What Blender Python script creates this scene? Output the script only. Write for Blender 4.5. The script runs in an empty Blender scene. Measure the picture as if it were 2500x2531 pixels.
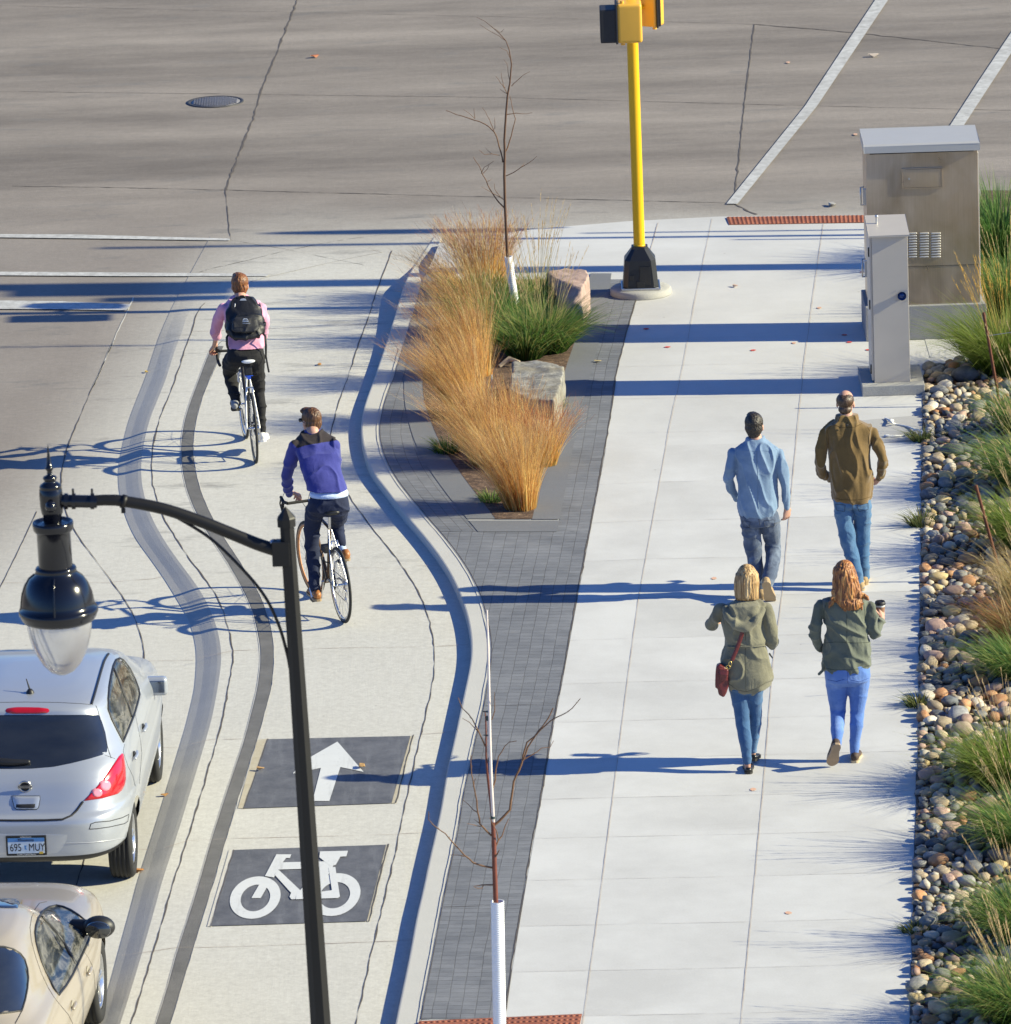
import bpy, bmesh, math, random
import numpy as np
from mathutils import Vector, Matrix, noise as mnoise
from mathutils.geometry import tessellate_polygon
random.seed(7); rnd = random.Random(11)
scn = bpy.context.scene
COL = scn.collection
# ---------------------------------------------------------------- camera
F, CX, CY = 19260.0, 1250.0, 1265.5          # focal length and centre in photo pixels (2500 x 2531)
TH = math.atan((1265.5 + 3774) / F); RO = 0.034; HC = 18.2
CAMM = Matrix.Rotation(math.pi/2 - TH, 3, 'X') @ Matrix.Rotation(-RO, 3, 'Z')
CAMP = Vector((0, -70, HC))
cd = bpy.data.cameras.new('camera'); cam = bpy.data.objects.new('camera', cd); COL.objects.link(cam)
cam.matrix_world = Matrix.Translation(CAMP) @ CAMM.to_4x4()
cd.sensor_fit = 'HORIZONTAL'; cd.sensor_width = 36; cd.lens = 36 * F / 2500
cd.clip_start = 1; cd.clip_end = 2000
cd.dof.use_dof = True; cd.dof.focus_distance = 71.5; cd.dof.aperture_fstop = 11
scn.camera = cam
# ---------------------------------------------------------------- light
SUN_EL, SUN_AZ = math.radians(27), math.radians(-5.5)     # azimuth from +X towards +Y
w = bpy.data.worlds.new('World'); scn.world = w; w.use_nodes = True
nt = w.node_tree; bg = nt.nodes['Background']
sky = nt.nodes.new('ShaderNodeTexSky'); sky.sky_type = 'NISHITA'; sky.sun_disc = False
sky.sun_elevation = SUN_EL; sky.sun_rotation = math.pi/2 - SUN_AZ
sky.ozone_density = 9.5; sky.air_density = 1.0; sky.dust_density = 0.3; sky.altitude = 300
tint = nt.nodes.new('ShaderNodeMix'); tint.data_type = 'RGBA'; tint.blend_type = 'MULTIPLY'; tint.inputs[0].default_value = 1
tint.inputs[7].default_value = (.91, .96, 1.15, 1); nt.links.new(sky.outputs[0], tint.inputs[6]); nt.links.new(tint.outputs[2], bg.inputs[0]); bg.inputs[1].default_value = 0.088   # clear deep blue autumn sky
sl = bpy.data.lights.new('sun', 'SUN'); sl.energy = 5; sl.angle = math.radians(0.5); sl.color = (1.0, .93, .64)
so = bpy.data.objects.new('sun', sl); COL.objects.link(so)
sdir = Vector((math.cos(SUN_EL)*math.cos(SUN_AZ), math.cos(SUN_EL)*math.sin(SUN_AZ), math.sin(SUN_EL)))
so.rotation_euler = sdir.to_track_quat('Z', 'Y').to_euler(); so.location = (60, -10, 40)
scn.view_settings.view_transform = 'Standard'; scn.view_settings.look = 'None'
scn.view_settings.exposure = 0.81; scn.view_settings.gamma = 1
# ---------------------------------------------------------------- helpers
def ray(px, py):
    return CAMM @ Vector(((px-CX)/F, -(py-CY)/F, -1.0))
def G(px, py, z=0.0):                         # photo pixel -> point on the level z
    d = ray(px, py); return CAMP + d*((z-CAMP.z)/d.z)
def P(px, py, Y):                             # photo pixel -> point in the upright plane at depth Y
    d = ray(px, py); return CAMP + d*((Y-CAMP.y)/d.y)
def PXM(p):                                   # photo pixels per metre at point p
    return F / -(CAMM.transposed() @ (Vector(p)-CAMP)).z
BL_Z, SW_Z = 0.06, 0.13
def swz(py):                                  # sidewalk level: ramps down to the street
    t = min(1, max(0, (py-535)/155.0)); t = t*t*(3-2*t)
    return 0.012 + (SW_Z-0.012)*t
def blt(py):                                  # how far the bike lane is raised
    t = min(1, max(0, (py-700)/200.0)); return t*t*(3-2*t)
def GS(px, py): return G(px, py, swz(py))
def GB(px, py, dz=0): return G(px, py, BL_Z*blt(py)+dz)

def tag(o, label=None, cat=None, group=None, kind=None):
    if label: o['label'] = label
    if cat: o['category'] = cat
    if group: o['group'] = group
    if kind: o['kind'] = kind
    return o
def thing(name, loc, label, cat, group=None, rz=0):
    o = bpy.data.objects.new(name, None); COL.objects.link(o)
    o.location = loc; o.rotation_euler = (0, 0, rz); o.empty_display_size = .2
    return tag(o, label, cat, group)
def link(name, me, mat=None, parent=None, world=True):
    """me is in world coordinates (world=True) or in the parent's local space"""
    o = bpy.data.objects.new(name, me); COL.objects.link(o)
    if mat is not None:
        for m in (mat if isinstance(mat, (list, tuple)) else [mat]): me.materials.append(m)
    if parent is not None:
        o.parent = parent
        if world:
            pm = Matrix.Identity(4); q = parent
            while q is not None:
                pm = (Matrix.Translation(q.location) @ q.rotation_euler.to_matrix().to_4x4()) @ pm; q = q.parent
            me.transform(pm.inverted())
    return o
def origin_to(o, p):
    p = Vector(p); o.data.transform(Matrix.Translation(-p)); o.location = p
def mesh(verts, faces, smooth=False, name='m'):
    me = bpy.data.meshes.new(name); me.from_pydata([tuple(v) for v in verts], [], faces); me.update()
    if smooth: me.polygons.foreach_set('use_smooth', [True]*len(me.polygons))
    return me
class MB:
    """collects shapes into one mesh"""
    def __init__(s): s.v = []; s.f = []; s.mi = []; s.sm = []; s.m = 0; s.s = True
    def add(s, vs, fs, smooth=None, mi=None):
        b = len(s.v); s.v += [tuple(v) for v in vs]; s.f += [tuple(i+b for i in f) for f in fs]
        s.mi += [s.m if mi is None else mi]*len(fs); s.sm += [s.s if smooth is None else smooth]*len(fs); return s
    def mesh(s, name='m', bevel=0, seg=2):
        me = bpy.data.meshes.new(name); me.from_pydata(s.v, [], s.f); me.update()
        me.polygons.foreach_set('material_index', s.mi); me.polygons.foreach_set('use_smooth', s.sm)
        if bevel:
            bm = bmesh.new(); bm.from_mesh(me); bmesh.ops.remove_doubles(bm, verts=bm.verts, dist=1e-5)
            es = [e for e in bm.edges if len(e.link_faces) == 2 and e.calc_face_angle(0) > .6]
            bmesh.ops.bevel(bm, geom=es, offset=bevel, segments=seg, affect='EDGES', profile=.6, clamp_overlap=True)
            bm.to_mesh(me); bm.free()
        return me
    def box(s, c, d, R=None, taper=(1, 1)):
        c = Vector(c); hx, hy, hz = d[0]/2, d[1]/2, d[2]/2; vs = []
        for z in (-1, 1):
            tx, ty = (taper if z > 0 else (1, 1))
            for x, y in ((-1, -1), (1, -1), (1, 1), (-1, 1)):
                p = Vector((x*hx*tx, y*hy*ty, z*hz)); vs.append(c + (R @ p if R else p))
        return s.add(vs, [(0, 3, 2, 1), (4, 5, 6, 7), (0, 1, 5, 4), (1, 2, 6, 5), (2, 3, 7, 6), (3, 0, 4, 7)], False)
    def tube(s, pts, r, n=8, caps=True, xdir=None, smooth=True):
        """round tube; r scalar, list, or list of (ra, rb); ra along xdir"""
        pts = [Vector(p) for p in pts]; k = len(pts)
        rs = r if isinstance(r, (list, tuple)) and len(r) == k else [r]*k
        rs = [q if isinstance(q, (list, tuple)) else (q, q) for q in rs]
        vs = []; prev = None
        for i, p in enumerate(pts):
            t = (pts[min(i+1, k-1)] - pts[max(i-1, 0)]); t = t.normalized() if t.length > 1e-9 else Vector((0, 0, 1))
            a = Vector(xdir) if xdir is not None else prev
            if a is None or abs(a.normalized().dot(t)) > .98: a = Vector((1, 0, 0)) if abs(t.x) < .9 else Vector((0, 1, 0))
            a = (a - t*a.dot(t)).normalized(); b = t.cross(a); prev = a
            for j in range(n):
                q = 2*math.pi*j/n; vs.append(p + a*math.cos(q)*rs[i][0] + b*math.sin(q)*rs[i][1])
        fs = [(i*n+j, i*n+(j+1) % n, (i+1)*n+(j+1) % n, (i+1)*n+j) for i in range(k-1) for j in range(n)]
        s.add(vs, fs, smooth)
        if caps: s.add(vs[:n], [tuple(range(n-1, -1, -1))], False); s.add(vs[-n:], [tuple(range(n))], False)
        return s
    def limb(s, pts, r, n=14, xdir=None):
        """closed tube with rounded ends (for remeshing)"""
        pts = [Vector(p) for p in pts]; k = len(pts)
        rs = [q if isinstance(q, (list, tuple)) else (q, q) for q in (r if isinstance(r, (list, tuple)) else [r]*k)]
        t0 = (pts[0]-pts[1]).normalized(); t1 = (pts[-1]-pts[-2]).normalized(); P2 = []; R2 = []
        for a in (.98, .85, .55, .25):
            c = math.sqrt(1-a*a); P2.append(pts[0]+t0*min(rs[0])*a); R2.append((rs[0][0]*c, rs[0][1]*c))
        P2 += pts; R2 += rs
        for a in (.25, .55, .85, .98):
            c = math.sqrt(1-a*a); P2.append(pts[-1]+t1*min(rs[-1])*a); R2.append((rs[-1][0]*c, rs[-1][1]*c))
        return s.tube(P2, R2, n, True, xdir)
    def slices(s, rings, n=24, close=True, sq=1.0):
        """horizontal-ish body slices: (centre, half_width, half_depth[, xdir]); square-ish when sq<1"""
        vs = []
        for ri in rings:
            c, a, b = Vector(ri[0]), ri[1], ri[2]; xd = Vector(ri[3]) if len(ri) > 3 else Vector((1, 0, 0))
            up = Vector(ri[4]) if len(ri) > 4 else Vector((0, 0, 1)); xd = (xd-up*xd.dot(up)).normalized(); yd = up.cross(xd)
            for j in range(n):
                q = 2*math.pi*j/n; cc, ss = math.cos(q), math.sin(q)
                x = math.copysign(abs(cc)**sq, cc); y = math.copysign(abs(ss)**sq, ss); vs.append(c+xd*x*a+yd*y*b)
        k = len(rings)
        fs = [(i*n+j, i*n+(j+1) % n, (i+1)*n+(j+1) % n, (i+1)*n+j) for i in range(k-1) for j in range(n)]
        if close: fs += [tuple(range(n-1, -1, -1)), tuple((k-1)*n+j for j in range(n))]
        return s.add(vs, fs)
    def ball(s, c, r, n=12, m=8, R=None):
        c = Vector(c); r = r if isinstance(r, (list, tuple)) else (r, r, r); vs = []; fs = []
        for i in range(m+1):
            a = math.pi*i/m
            for j in range(n):
                q = 2*math.pi*j/n; p = Vector((math.sin(a)*math.cos(q)*r[0], math.sin(a)*math.sin(q)*r[1], math.cos(a)*r[2]))
                vs.append(c+(R @ p if R else p))
        fs = [(i*n+j, (i+1)*n+j, (i+1)*n+(j+1) % n, i*n+(j+1) % n) for i in range(m) for j in range(n)]
        return s.add(vs, fs)
    def lathe(s, prof, c=(0, 0, 0), n=24, R=None, smooth=True):
        c = Vector(c); vs = []
        for r, z in prof:
            for j in range(n):
                q = 2*math.pi*j/n; p = Vector((r*math.cos(q), r*math.sin(q), z)); vs.append(c+(R @ p if R else p))
        k = len(prof)
        fs = [(i*n+j, i*n+(j+1) % n, (i+1)*n+(j+1) % n, (i+1)*n+j) for i in range(k-1) for j in range(n)]
        return s.add(vs, fs, smooth)
    def prism(s, poly, d, hole=None):
        """planar polygon (3-D points) extruded by vector d"""
        poly = [Vector(p) for p in poly]; d = Vector(d); n = len(poly)
        tri = tessellate_polygon([poly])
        vs = poly + [p+d for p in poly]
        fs = [tuple(t) for t in tri] + [(t[2]+n, t[1]+n, t[0]+n) for t in tri]
        fs += [(i, (i+1) % n, (i+1) % n+n, i+n) for i in range(n)]
        return s.add(vs, fs, False)
def fixn(me):
    bm = bmesh.new(); bm.from_mesh(me); bmesh.ops.remove_doubles(bm, verts=bm.verts, dist=1e-6)
    bmesh.ops.recalc_face_normals(bm, faces=bm.faces); bm.to_mesh(me); bm.free(); return me
def remesh(me, vox, smooth=2, sub=0):
    fixn(me)
    o = bpy.data.objects.new('tmp', me); COL.objects.link(o)
    m = o.modifiers.new('r', 'REMESH'); m.mode = 'VOXEL'; m.voxel_size = vox; m.use_smooth_shade = True
    if smooth:
        m2 = o.modifiers.new('s', 'SMOOTH'); m2.factor = .5; m2.iterations = smooth
    dg = bpy.context.evaluated_depsgraph_get(); ev = o.evaluated_get(dg)
    out = bpy.data.meshes.new_from_object(ev); bpy.data.objects.remove(o)
    out.polygons.foreach_set('use_smooth', [True]*len(out.polygons)); return out
def displace(me, fn):
    n = len(me.vertices); co = np.empty(n*3); me.vertices.foreach_get('co', co)
    no = np.array([tuple(v.normal) for v in me.vertices]); co = co.reshape(-1, 3); d = np.zeros(n)
    for i in range(n): d[i] = fn(Vector(co[i]), no[i])
    co += no*d[:, None]; me.vertices.foreach_set('co', co.ravel()); me.update(); return me
def join(*mes):
    bm = bmesh.new()
    for m in mes: bm.from_mesh(m)
    me = bpy.data.meshes.new('j'); bm.to_mesh(me); bm.free()
    me.polygons.foreach_set('use_smooth', [True]*len(me.polygons)); return me
# ---------------------------------------------------------------- materials
class N:
    def __init__(s, name):
        s.mat = bpy.data.materials.new(name); s.mat.use_nodes = True; s.t = s.mat.node_tree
        s.b = s.t.nodes['Principled BSDF']
    def n(s, ty, **k):
        x = s.t.nodes.new('ShaderNode'+ty)
        for a, v in k.items():
            if a.startswith('i_'): x.inputs[a[2:].replace('_', ' ')].default_value = v
            else: setattr(x, a, v)
        return x
    def l(s, a, b): s.t.links.new(a, b)
    def pos(s, scale=(1, 1, 1), rot=(0, 0, 0), obj=False, loc=(0, 0, 0)):
        g = s.n('TexCoord').outputs['Object'] if obj else s.n('NewGeometry').outputs['Position']
        m = s.n('Mapping'); m.inputs['Scale'].default_value = scale; m.inputs['Rotation'].default_value = rot
        m.inputs['Location'].default_value = loc; s.l(g, m.inputs[0]); return m.outputs[0]
    def noise(s, vec, scale=5, detail=4, rough=.55, dist=0):
        x = s.n('TexNoise'); x.inputs['Scale'].default_value = scale; x.inputs['Detail'].default_value = detail
        x.inputs['Roughness'].default_value = rough; x.inputs['Distortion'].default_value = dist
        s.l(vec, x.inputs['Vector']); return x.outputs[0]
    def ramp(s, f, stops, interp='LINEAR'):
        r = s.n('ValToRGB'); r.color_ramp.interpolation = interp
        e = r.color_ramp.elements
        while len(e) < len(stops): e.new(.5)
        for i, (p, c) in enumerate(stops):
            e[i].position = p; e[i].color = (c, c, c, 1) if isinstance(c, (int, float)) else (*c, 1)
        s.l(f, r.inputs[0]); return r.outputs[0]
    def mix(s, f, a, b, ty='MIX'):
        m = s.n('Mix', data_type='RGBA', blend_type=ty)
        for v, k in ((f, 0), (a, 6), (b, 7)):
            if isinstance(v, (int, float)): m.inputs[k].default_value = v if k == 0 else (v, v, v, 1)
            elif isinstance(v, (tuple, list)): m.inputs[k].default_value = (*v, 1)
            else: s.l(v, m.inputs[k])
        return m.outputs[2]
    def math(s, op, a, b=0.0, clamp=False):
        m = s.n('Math', operation=op, use_clamp=clamp)
        for v, k in ((a, 0), (b, 1)):
            if isinstance(v, (int, float)): m.inputs[k].default_value = v
            else: s.l(v, m.inputs[k])
        return m.outputs[0]
    def mr(s, v, a, b, c=0, d=1, smooth=True):
        m = s.n('MapRange', interpolation_type='SMOOTHSTEP' if smooth else 'LINEAR')
        s.l(v, m.inputs[0])
        for i, q in enumerate((a, b, c, d)): m.inputs[i+1].default_value = q
        return m.outputs[0]
    def bump(s, h, dist=.002, strength=1):
        b = s.n('Bump'); b.inputs['Distance'].default_value = dist; b.inputs['Strength'].default_value = strength
        s.l(h, b.inputs['Height']); s.l(b.outputs[0], s.b.inputs['Normal']); return b
    def done(s, col=None, rough=.8, metal=0, **k):
        if col is not None:
            if isinstance(col, (tuple, list)): s.b.inputs['Base Color'].default_value = (*col, 1)
            else: s.l(col, s.b.inputs['Base Color'])
        if isinstance(rough, (int, float)): s.b.inputs['Roughness'].default_value = rough
        else: s.l(rough, s.b.inputs['Roughness'])
        s.b.inputs['Metallic'].default_value = metal
        for a, v in k.items(): s.b.inputs[a.replace('_', ' ')].default_value = v
        return s.mat
def simple(name, col, rough=.6, metal=0, var=.12, scale=30, bump=0, **k):
    m = N(name); p = m.pos(obj=True); f = m.noise(p, scale, 4)
    c = m.mix(f, tuple(x*(1-var) for x in col), tuple(min(1, x*(1+var)) for x in col))
    if bump: m.bump(f, bump)
    return m.done(c, rough, metal, **k)
# concrete of road and bike lane, all in world metres
def Yof(py): return G(1250, py).y
def Xof(px, py): return G(px, py).x
def mat_road():
    m = N('road_concrete'); p = m.pos(); sep = m.n('SeparateXYZ'); m.l(p, sep.inputs[0]); X, Y = sep.outputs[0], sep.outputs[1]
    big = m.noise(m.pos((.35, .35, .35)), 1, 5, .6)
    warp = m.math('MULTIPLY', m.math('SUBTRACT', big, .5), 3.0)
    Yw = m.math('ADD', Y, warp)
    street = m.mr(Yw, Yof(690), Yof(440))
    far = m.mr(Yw, Yof(430), Yof(60))
    left = m.math('MULTIPLY', m.mr(m.math('ADD', X, m.math('MULTIPLY', Y, -.13)), Xof(430, 900)-.13*Yof(900)+.5, Xof(120, 900)-.13*Yof(900)), m.mr(Yw, Yof(1750), Yof(1150)))
    light = m.mix(m.noise(p, .8, 6, .65), (.465, .45, .41), (.56, .545, .50))
    grey = m.mix(m.noise(p, 1.1, 6, .65), (.185, .160, .140), (.285, .252, .224))
    strk = m.math('ADD', m.math('MULTIPLY', m.noise(m.pos((.05, .55, 1)), 1.0, 3, .5), .55), m.math('MULTIPLY', m.noise(m.pos((.35, 1.4, 1)), 1.0, 7, .75), .45))
    dark = m.mix(m.ramp(strk, [(.36, 0), (.62, 1)]), (.122, .104, .088), (.285, .249, .215))
    c = m.mix(left, light, grey); c = m.mix(street, c, m.mix(far, grey, dark)); c = m.mix(street, c, m.mix(m.math('MULTIPLY', street, .85), c, dark))
    # stains, fine speckle, pits
    st = m.ramp(m.noise(m.pos((.5, 1.6, 1)), 1.6, 6, .7), [(.57, 0), (.70, 1)])
    c = m.mix(m.math('MULTIPLY', m.math('MULTIPLY', st, .6), m.mr(Yw, Yof(1700), Yof(1200))), c, (.14, .135, .13))
    sp = m.noise(p, 55, 3, .8); c = m.mix(.42, c, m.ramp(sp, [(.3, .38), (.7, .62)]), 'OVERLAY')
    sp2 = m.noise(p, 14, 4, .7); c = m.mix(.5, c, m.ramp(sp2, [(.3, .41), (.7, .59)]), 'OVERLAY')
    agg = m.noise(p, 130, 2, .9); c = m.mix(m.math('MULTIPLY', street, .6), c, m.mix(1, c, m.ramp(agg, [(.35, .25), (.65, .78)]), 'OVERLAY'))
    v = m.n('TexVoronoi'); v.inputs['Scale'].default_value = 2.2; m.l(p, v.inputs['Vector'])
    pit = m.ramp(v.outputs['Distance'], [(.012, 1), (.03, 0)]); c = m.mix(m.math('MULTIPLY', pit, .6), c, (.15, .13, .11))
    br = m.noise(m.pos((28, 1.1, 1), (0, 0, math.radians(-12))), 1, 3, .6)
    h = m.math('ADD', m.math('MULTIPLY', sp, .5), m.math('MULTIPLY', br, .6)); m.bump(h, .003, .5)
    return m.done(c, .85)
def mat_sidewalk():
    m = N('sidewalk_concrete'); p = m.pos()
    c = m.mix(m.ramp(m.noise(p, .55, 7, .68), [(.36, 0), (.64, 1)]), (.485, .478, .465), (.58, .575, .562))
    c = m.mix(.35, c, m.ramp(m.noise(p, 60, 3, .7), [(.3, .45), (.7, .55)]), 'OVERLAY')
    c = m.mix(m.math('MULTIPLY', m.ramp(m.noise(m.pos((.35, 2.2, 1)), 1.5, 5, .7), [(.58, 0), (.75, 1)]), .25), c, (.42, .41, .40))
    v = m.n('TexVoronoi'); v.inputs['Scale'].default_value = 1.2; m.l(p, v.inputs['Vector'])
    c = m.mix(m.ramp(v.outputs['Distance'], [(.008, .6), (.02, 0)]), c, (.2, .17, .14))
    br = m.noise(m.pos((3, 60, 1)), 1, 2, .6); m.bump(br, .0015, .4)
    return m.done(c, .8)
def mat_conc(name, a, b, sc=3, bump=.002, rough=.85):
    m = N(name); p = m.pos(); f = m.noise(p, sc, 6, .7)
    c = m.mix(f, a, b); s = m.noise(p, 70, 3, .7); c = m.mix(.4, c, m.ramp(s, [(.3, .42), (.7, .58)]), 'OVERLAY'); m.bump(s, bump)
    return m.done(c, rough)
def mat_paver():
    m = N('brick_paving'); uv = m.n('UVMap').outputs[0]
    b = m.n('TexBrick', offset=0.0); b.inputs['Scale'].default_value = 1
    b.inputs['Brick Width'].default_value = .106; b.inputs['Row Height'].default_value = .098
    b.inputs['Mortar Size'].default_value = .0035; b.inputs['Mortar Smooth'].default_value = .2; b.inputs['Bias'].default_value = 0
    b.inputs['Color1'].default_value = (.125, .132, .150, 1); b.inputs['Color2'].default_value = (.168, .175, .195, 1); b.inputs['Mortar'].default_value = (.085, .086, .095, 1)
    w_ = m.n('VectorMath', operation='ADD'); m.l(uv, w_.inputs[0]); nz = m.n('TexNoise'); nz.inputs['Scale'].default_value = 2; m.l(uv, nz.inputs[0])
    sc_ = m.n('VectorMath', operation='SCALE'); m.l(nz.outputs[1], sc_.inputs[0]); sc_.inputs['Scale'].default_value = .02; m.l(sc_.outputs[0], w_.inputs[1]); m.l(w_.outputs[0], b.inputs[0])
    p = m.pos(); c = b.outputs[0]
    lng = m.n('TexWave')  # slightly wider long joints every course
    f = m.noise(p, 1.6, 6, .7); c = m.mix(m.ramp(f, [(.4, 0), (.7, .45)]), c, (.26, .265, .28))
    c = m.mix(.5, c, m.ramp(m.noise(m.pos((6, 40, 1)), 1, 3, .8), [(.3, .35), (.7, .65)]), 'OVERLAY')
    c = m.mix(m.ramp(m.noise(p, 5, 5, .8), [(.66, 0), (.76, .35)]), c, (.36, .36, .38))
    m.bump(b.outputs['Fac'], -.006); return m.done(c, .85)
M_ROAD = mat_road(); M_SIDE = mat_sidewalk(); M_PAV = mat_paver()
M_KERB = mat_conc('kerb_concrete', (.45, .44, .41), (.54, .525, .49))
M_BORD = mat_conc('grey_border_concrete', (.125, .13, .145), (.185, .19, .205), 2)
M_BAND = mat_conc('mountable_kerb_concrete', (.365, .348, .322), (.455, .438, .405), 3.5)  # separate grey pour; part of the slope's shade is put into this colour
M_JOINT = mat_conc('joint_filler', (.045, .04, .036), (.15, .125, .105), 9)
M_JOINTL = mat_conc('pale_joint', (.45, .43, .39), (.6, .57, .5), 9)
M_JOINTF = mat_conc('fine_joint', (.34, .25, .19), (.46, .40, .35), 6)
M_PAINT = mat_conc('worn_white_paint', (.42, .42, .41), (.58, .58, .57), 7)
# ================================================================ SETTING
def curve(pts):
    ys = np.array([p[1] for p in pts], float); xs = np.array([p[0] for p in pts], float)
    o = np.argsort(ys); ys, xs = ys[o], xs[o]
    g = np.arange(ys[0]-200, ys[-1]+200, 4.0); v = np.interp(g, ys, xs)
    s0 = (xs[1]-xs[0])/(ys[1]-ys[0]); s1 = (xs[-1]-xs[-3])/(ys[-1]-ys[-3])
    v = np.where(g < ys[0], xs[0]+(g-ys[0])*s0, v); v = np.where(g > ys[-1], xs[-1]+(g-ys[-1])*s1, v)
    k = np.exp(-.5*(np.arange(-12, 13)/5.0)**2); k /= k.sum(); v = np.convolve(np.pad(v, 12, mode='reflect', reflect_type='odd'), k, 'valid')
    return lambda y: float(np.interp(y, g, v)) if g[0] <= y <= g[-1] else (float(v[0]+(y-g[0])*s0) if y < g[0] else float(v[-1]+(y-g[-1])*s1))
DBL = curve([(552,800),(516,874),(494,934),(472,991),(456,1041),(448,1100),(449,1136),(454,1176),(465,1220),(484,1264),(503,1299),(531,1343),(566,1393),(600,1453),(619,1493),(628,1518),(639,1565),(646,1609),(644,1655),(636,1710),(621,1767),(605,1830),(586,1886),(570,1933),(552,1987),(530,2056),(511,2119),(489,2197),(467,2267),(439,2351),(417,2434),(389,2523),(365,2600)])
DBR = curve([(575,800),(545,874),(530,910),(509,956),(491,1009),(481,1050),(476,1100),(477,1125),(483,1170),(497,1220),(519,1270),(547,1321),(575,1362),(600,1400),(616,1427),(635,1455),(650,1490),(661,1521),(671,1556),(676,1597),(676,1641),(671,1701),(655,1757),(640,1814),(624,1861),(605,1924),(585,1984),(564,2056),(545,2119),(523,2197),(500,2267),(475,2351),(452,2426),(422,2526),(400,2600)])
CRR = curve([(560,705),(500,748),(481,783),(476,818),(453,871),(440,921),(418,978),(393,1035),(380,1094),(374,1142),(376,1189),(387,1236),(403,1277),(434,1330),(472,1387),(503,1425),(531,1462),(550,1503),(566,1550),(575,1594),(577,1635),(567,1688),(552,1776),(526,1867),(504,1940),(476,2034),(454,2103),(428,2184),(397,2295),(367,2395),(324,2529),(300,2600)])
BLL = curve([(455,705),(425,760),(393,833),(374,890),(362,931),(340,984),(318,1041),(305,1094),(297,1130),(292,1164),(294,1214),(310,1277),(333,1330),(371,1380),(409,1434),(437,1481),(459,1516),(475,1553),(485,1597),(487,1631),(482,1704),(460,1795),(438,1867),(416,1940),(385,2040),(363,2109),(341,2176),(324,2242),(300,2328),(269,2443),(243,2531),(222,2600)])
LCR = curve([(330,734),(322,755),(302,796),(277,849),(258,896),(236,943),(208,1003),(189,1050),(168,1097),(157,1140),(151,1170),(150,1210),(160,1261),(176,1299),(201,1336),(239,1387),(277,1437),(302,1472),(330,1516),(346,1560),(356,1597),(358,1631),(352,1672),(325,1780),(285,1900),(240,2030),(193,2174),(178,2225),(130,2360)])
K0 = curve([(980,590),(969,619),(949,673),(930,720),(910,792),(892,833),(877,880),(861,931),(839,987),(823,1047),(815,1085),(818,1125),(834,1175),(867,1232),(905,1286),(936,1323),(974,1370),(1006,1414),(1040,1471),(1056,1512),(1069,1562),(1075,1609),(1073,1679),(1060,1732),(1048,1789),(1029,1867),(1007,1965),(988,2056),(975,2122),(957,2197),(942,2259),(925,2328),(900,2442),(880,2531),(864,2600)])
K1 = curve([(1062,601),(1035,640),(1009,676),(999,701),(993,717),(977,774),(962,824),(940,890),(918,953),(899,1003),(891,1047),(896,1100),(914,1160),(955,1210),(999,1270),(1034,1308),(1081,1367),(1116,1421),(1144,1484),(1160,1540),(1166,1591),(1164,1635),(1152,1691),(1139,1751),(1123,1826),(1104,1908),(1089,2003),(1073,2072),(1057,2141),(1046,2197),(1031,2256),(1011,2367),(992,2456),(977,2529),(962,2600)])
K2 = curve([(1086,601),(1059,670),(1040,695),(1031,745),(1018,783),(996,855),(974,934),(955,981),(940,1035),(938,1075),(943,1100),(958,1147),(987,1191),(1021,1235),(1053,1273),(1100,1326),(1135,1370),(1166,1418),(1192,1474),(1206,1530),(1216,1575),(1217,1625),(1197,1748),(1174,1839),(1164,1889),(1148,1955),(1134,2053),(1120,2116),(1103,2194),(1084,2292),(1067,2384),(1050,2470),(1040,2529),(1024,2600)])
K3 = curve([(1573,740),(1554,804),(1524,922),(1500,1089),(1470,1246),(1441,1400),(1423,1494),(1403,1606),(1391,1675),(1375,1751),(1359,1836),(1348,1914),(1334,1990),(1318,2075),(1301,2173),(1287,2259),(1270,2353),(1259,2440),(1249,2501),(1238,2600)])
BEDR = curve([(1462,665),(1440,790),(1396,917),(1357,1084),(1338,1187),(1315,1286)])
BEDL = curve([(1150,690),(1100,770),(1062,860),(1044,930),(1047,990),(1082,1084),(1116,1138),(1175,1217),(1229,1286)])
GRV = curve([(2287,905),(2283,1000),(2281,1100),(2279,1214),(2278,1421),(2274,1600),(2272,1841),(2262,2082),(2257,2323),(2252,2531),(2248,2660)])

def grid(name, rows, mat, kind='structure', uvs=None, smooth=True):
    n = len(rows[0]); vs = [p for r in rows for p in r]
    fs = [(i*n+j, i*n+j+1, (i+1)*n+j+1, (i+1)*n+j) for i in range(len(rows)-1) for j in range(n-1)]
    me = mesh(vs, fs, smooth)
    bm = bmesh.new(); bm.from_mesh(me); bmesh.ops.recalc_face_normals(bm, faces=bm.faces)
    if sum(f.normal.z for f in bm.faces) < 0: bmesh.ops.reverse_faces(bm, faces=bm.faces)
    bm.to_mesh(me); bm.free()
    o = link(name, me, mat); tag(o, kind=kind); return o
# the ground / road, one sheet to the horizon
o = link('road', mesh([(-600, -300, 0), (600, -300, 0), (600, 900, 0), (-600, 900, 0)], [(0, 1, 2, 3)]), M_ROAD); tag(o, kind='structure')
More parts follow.
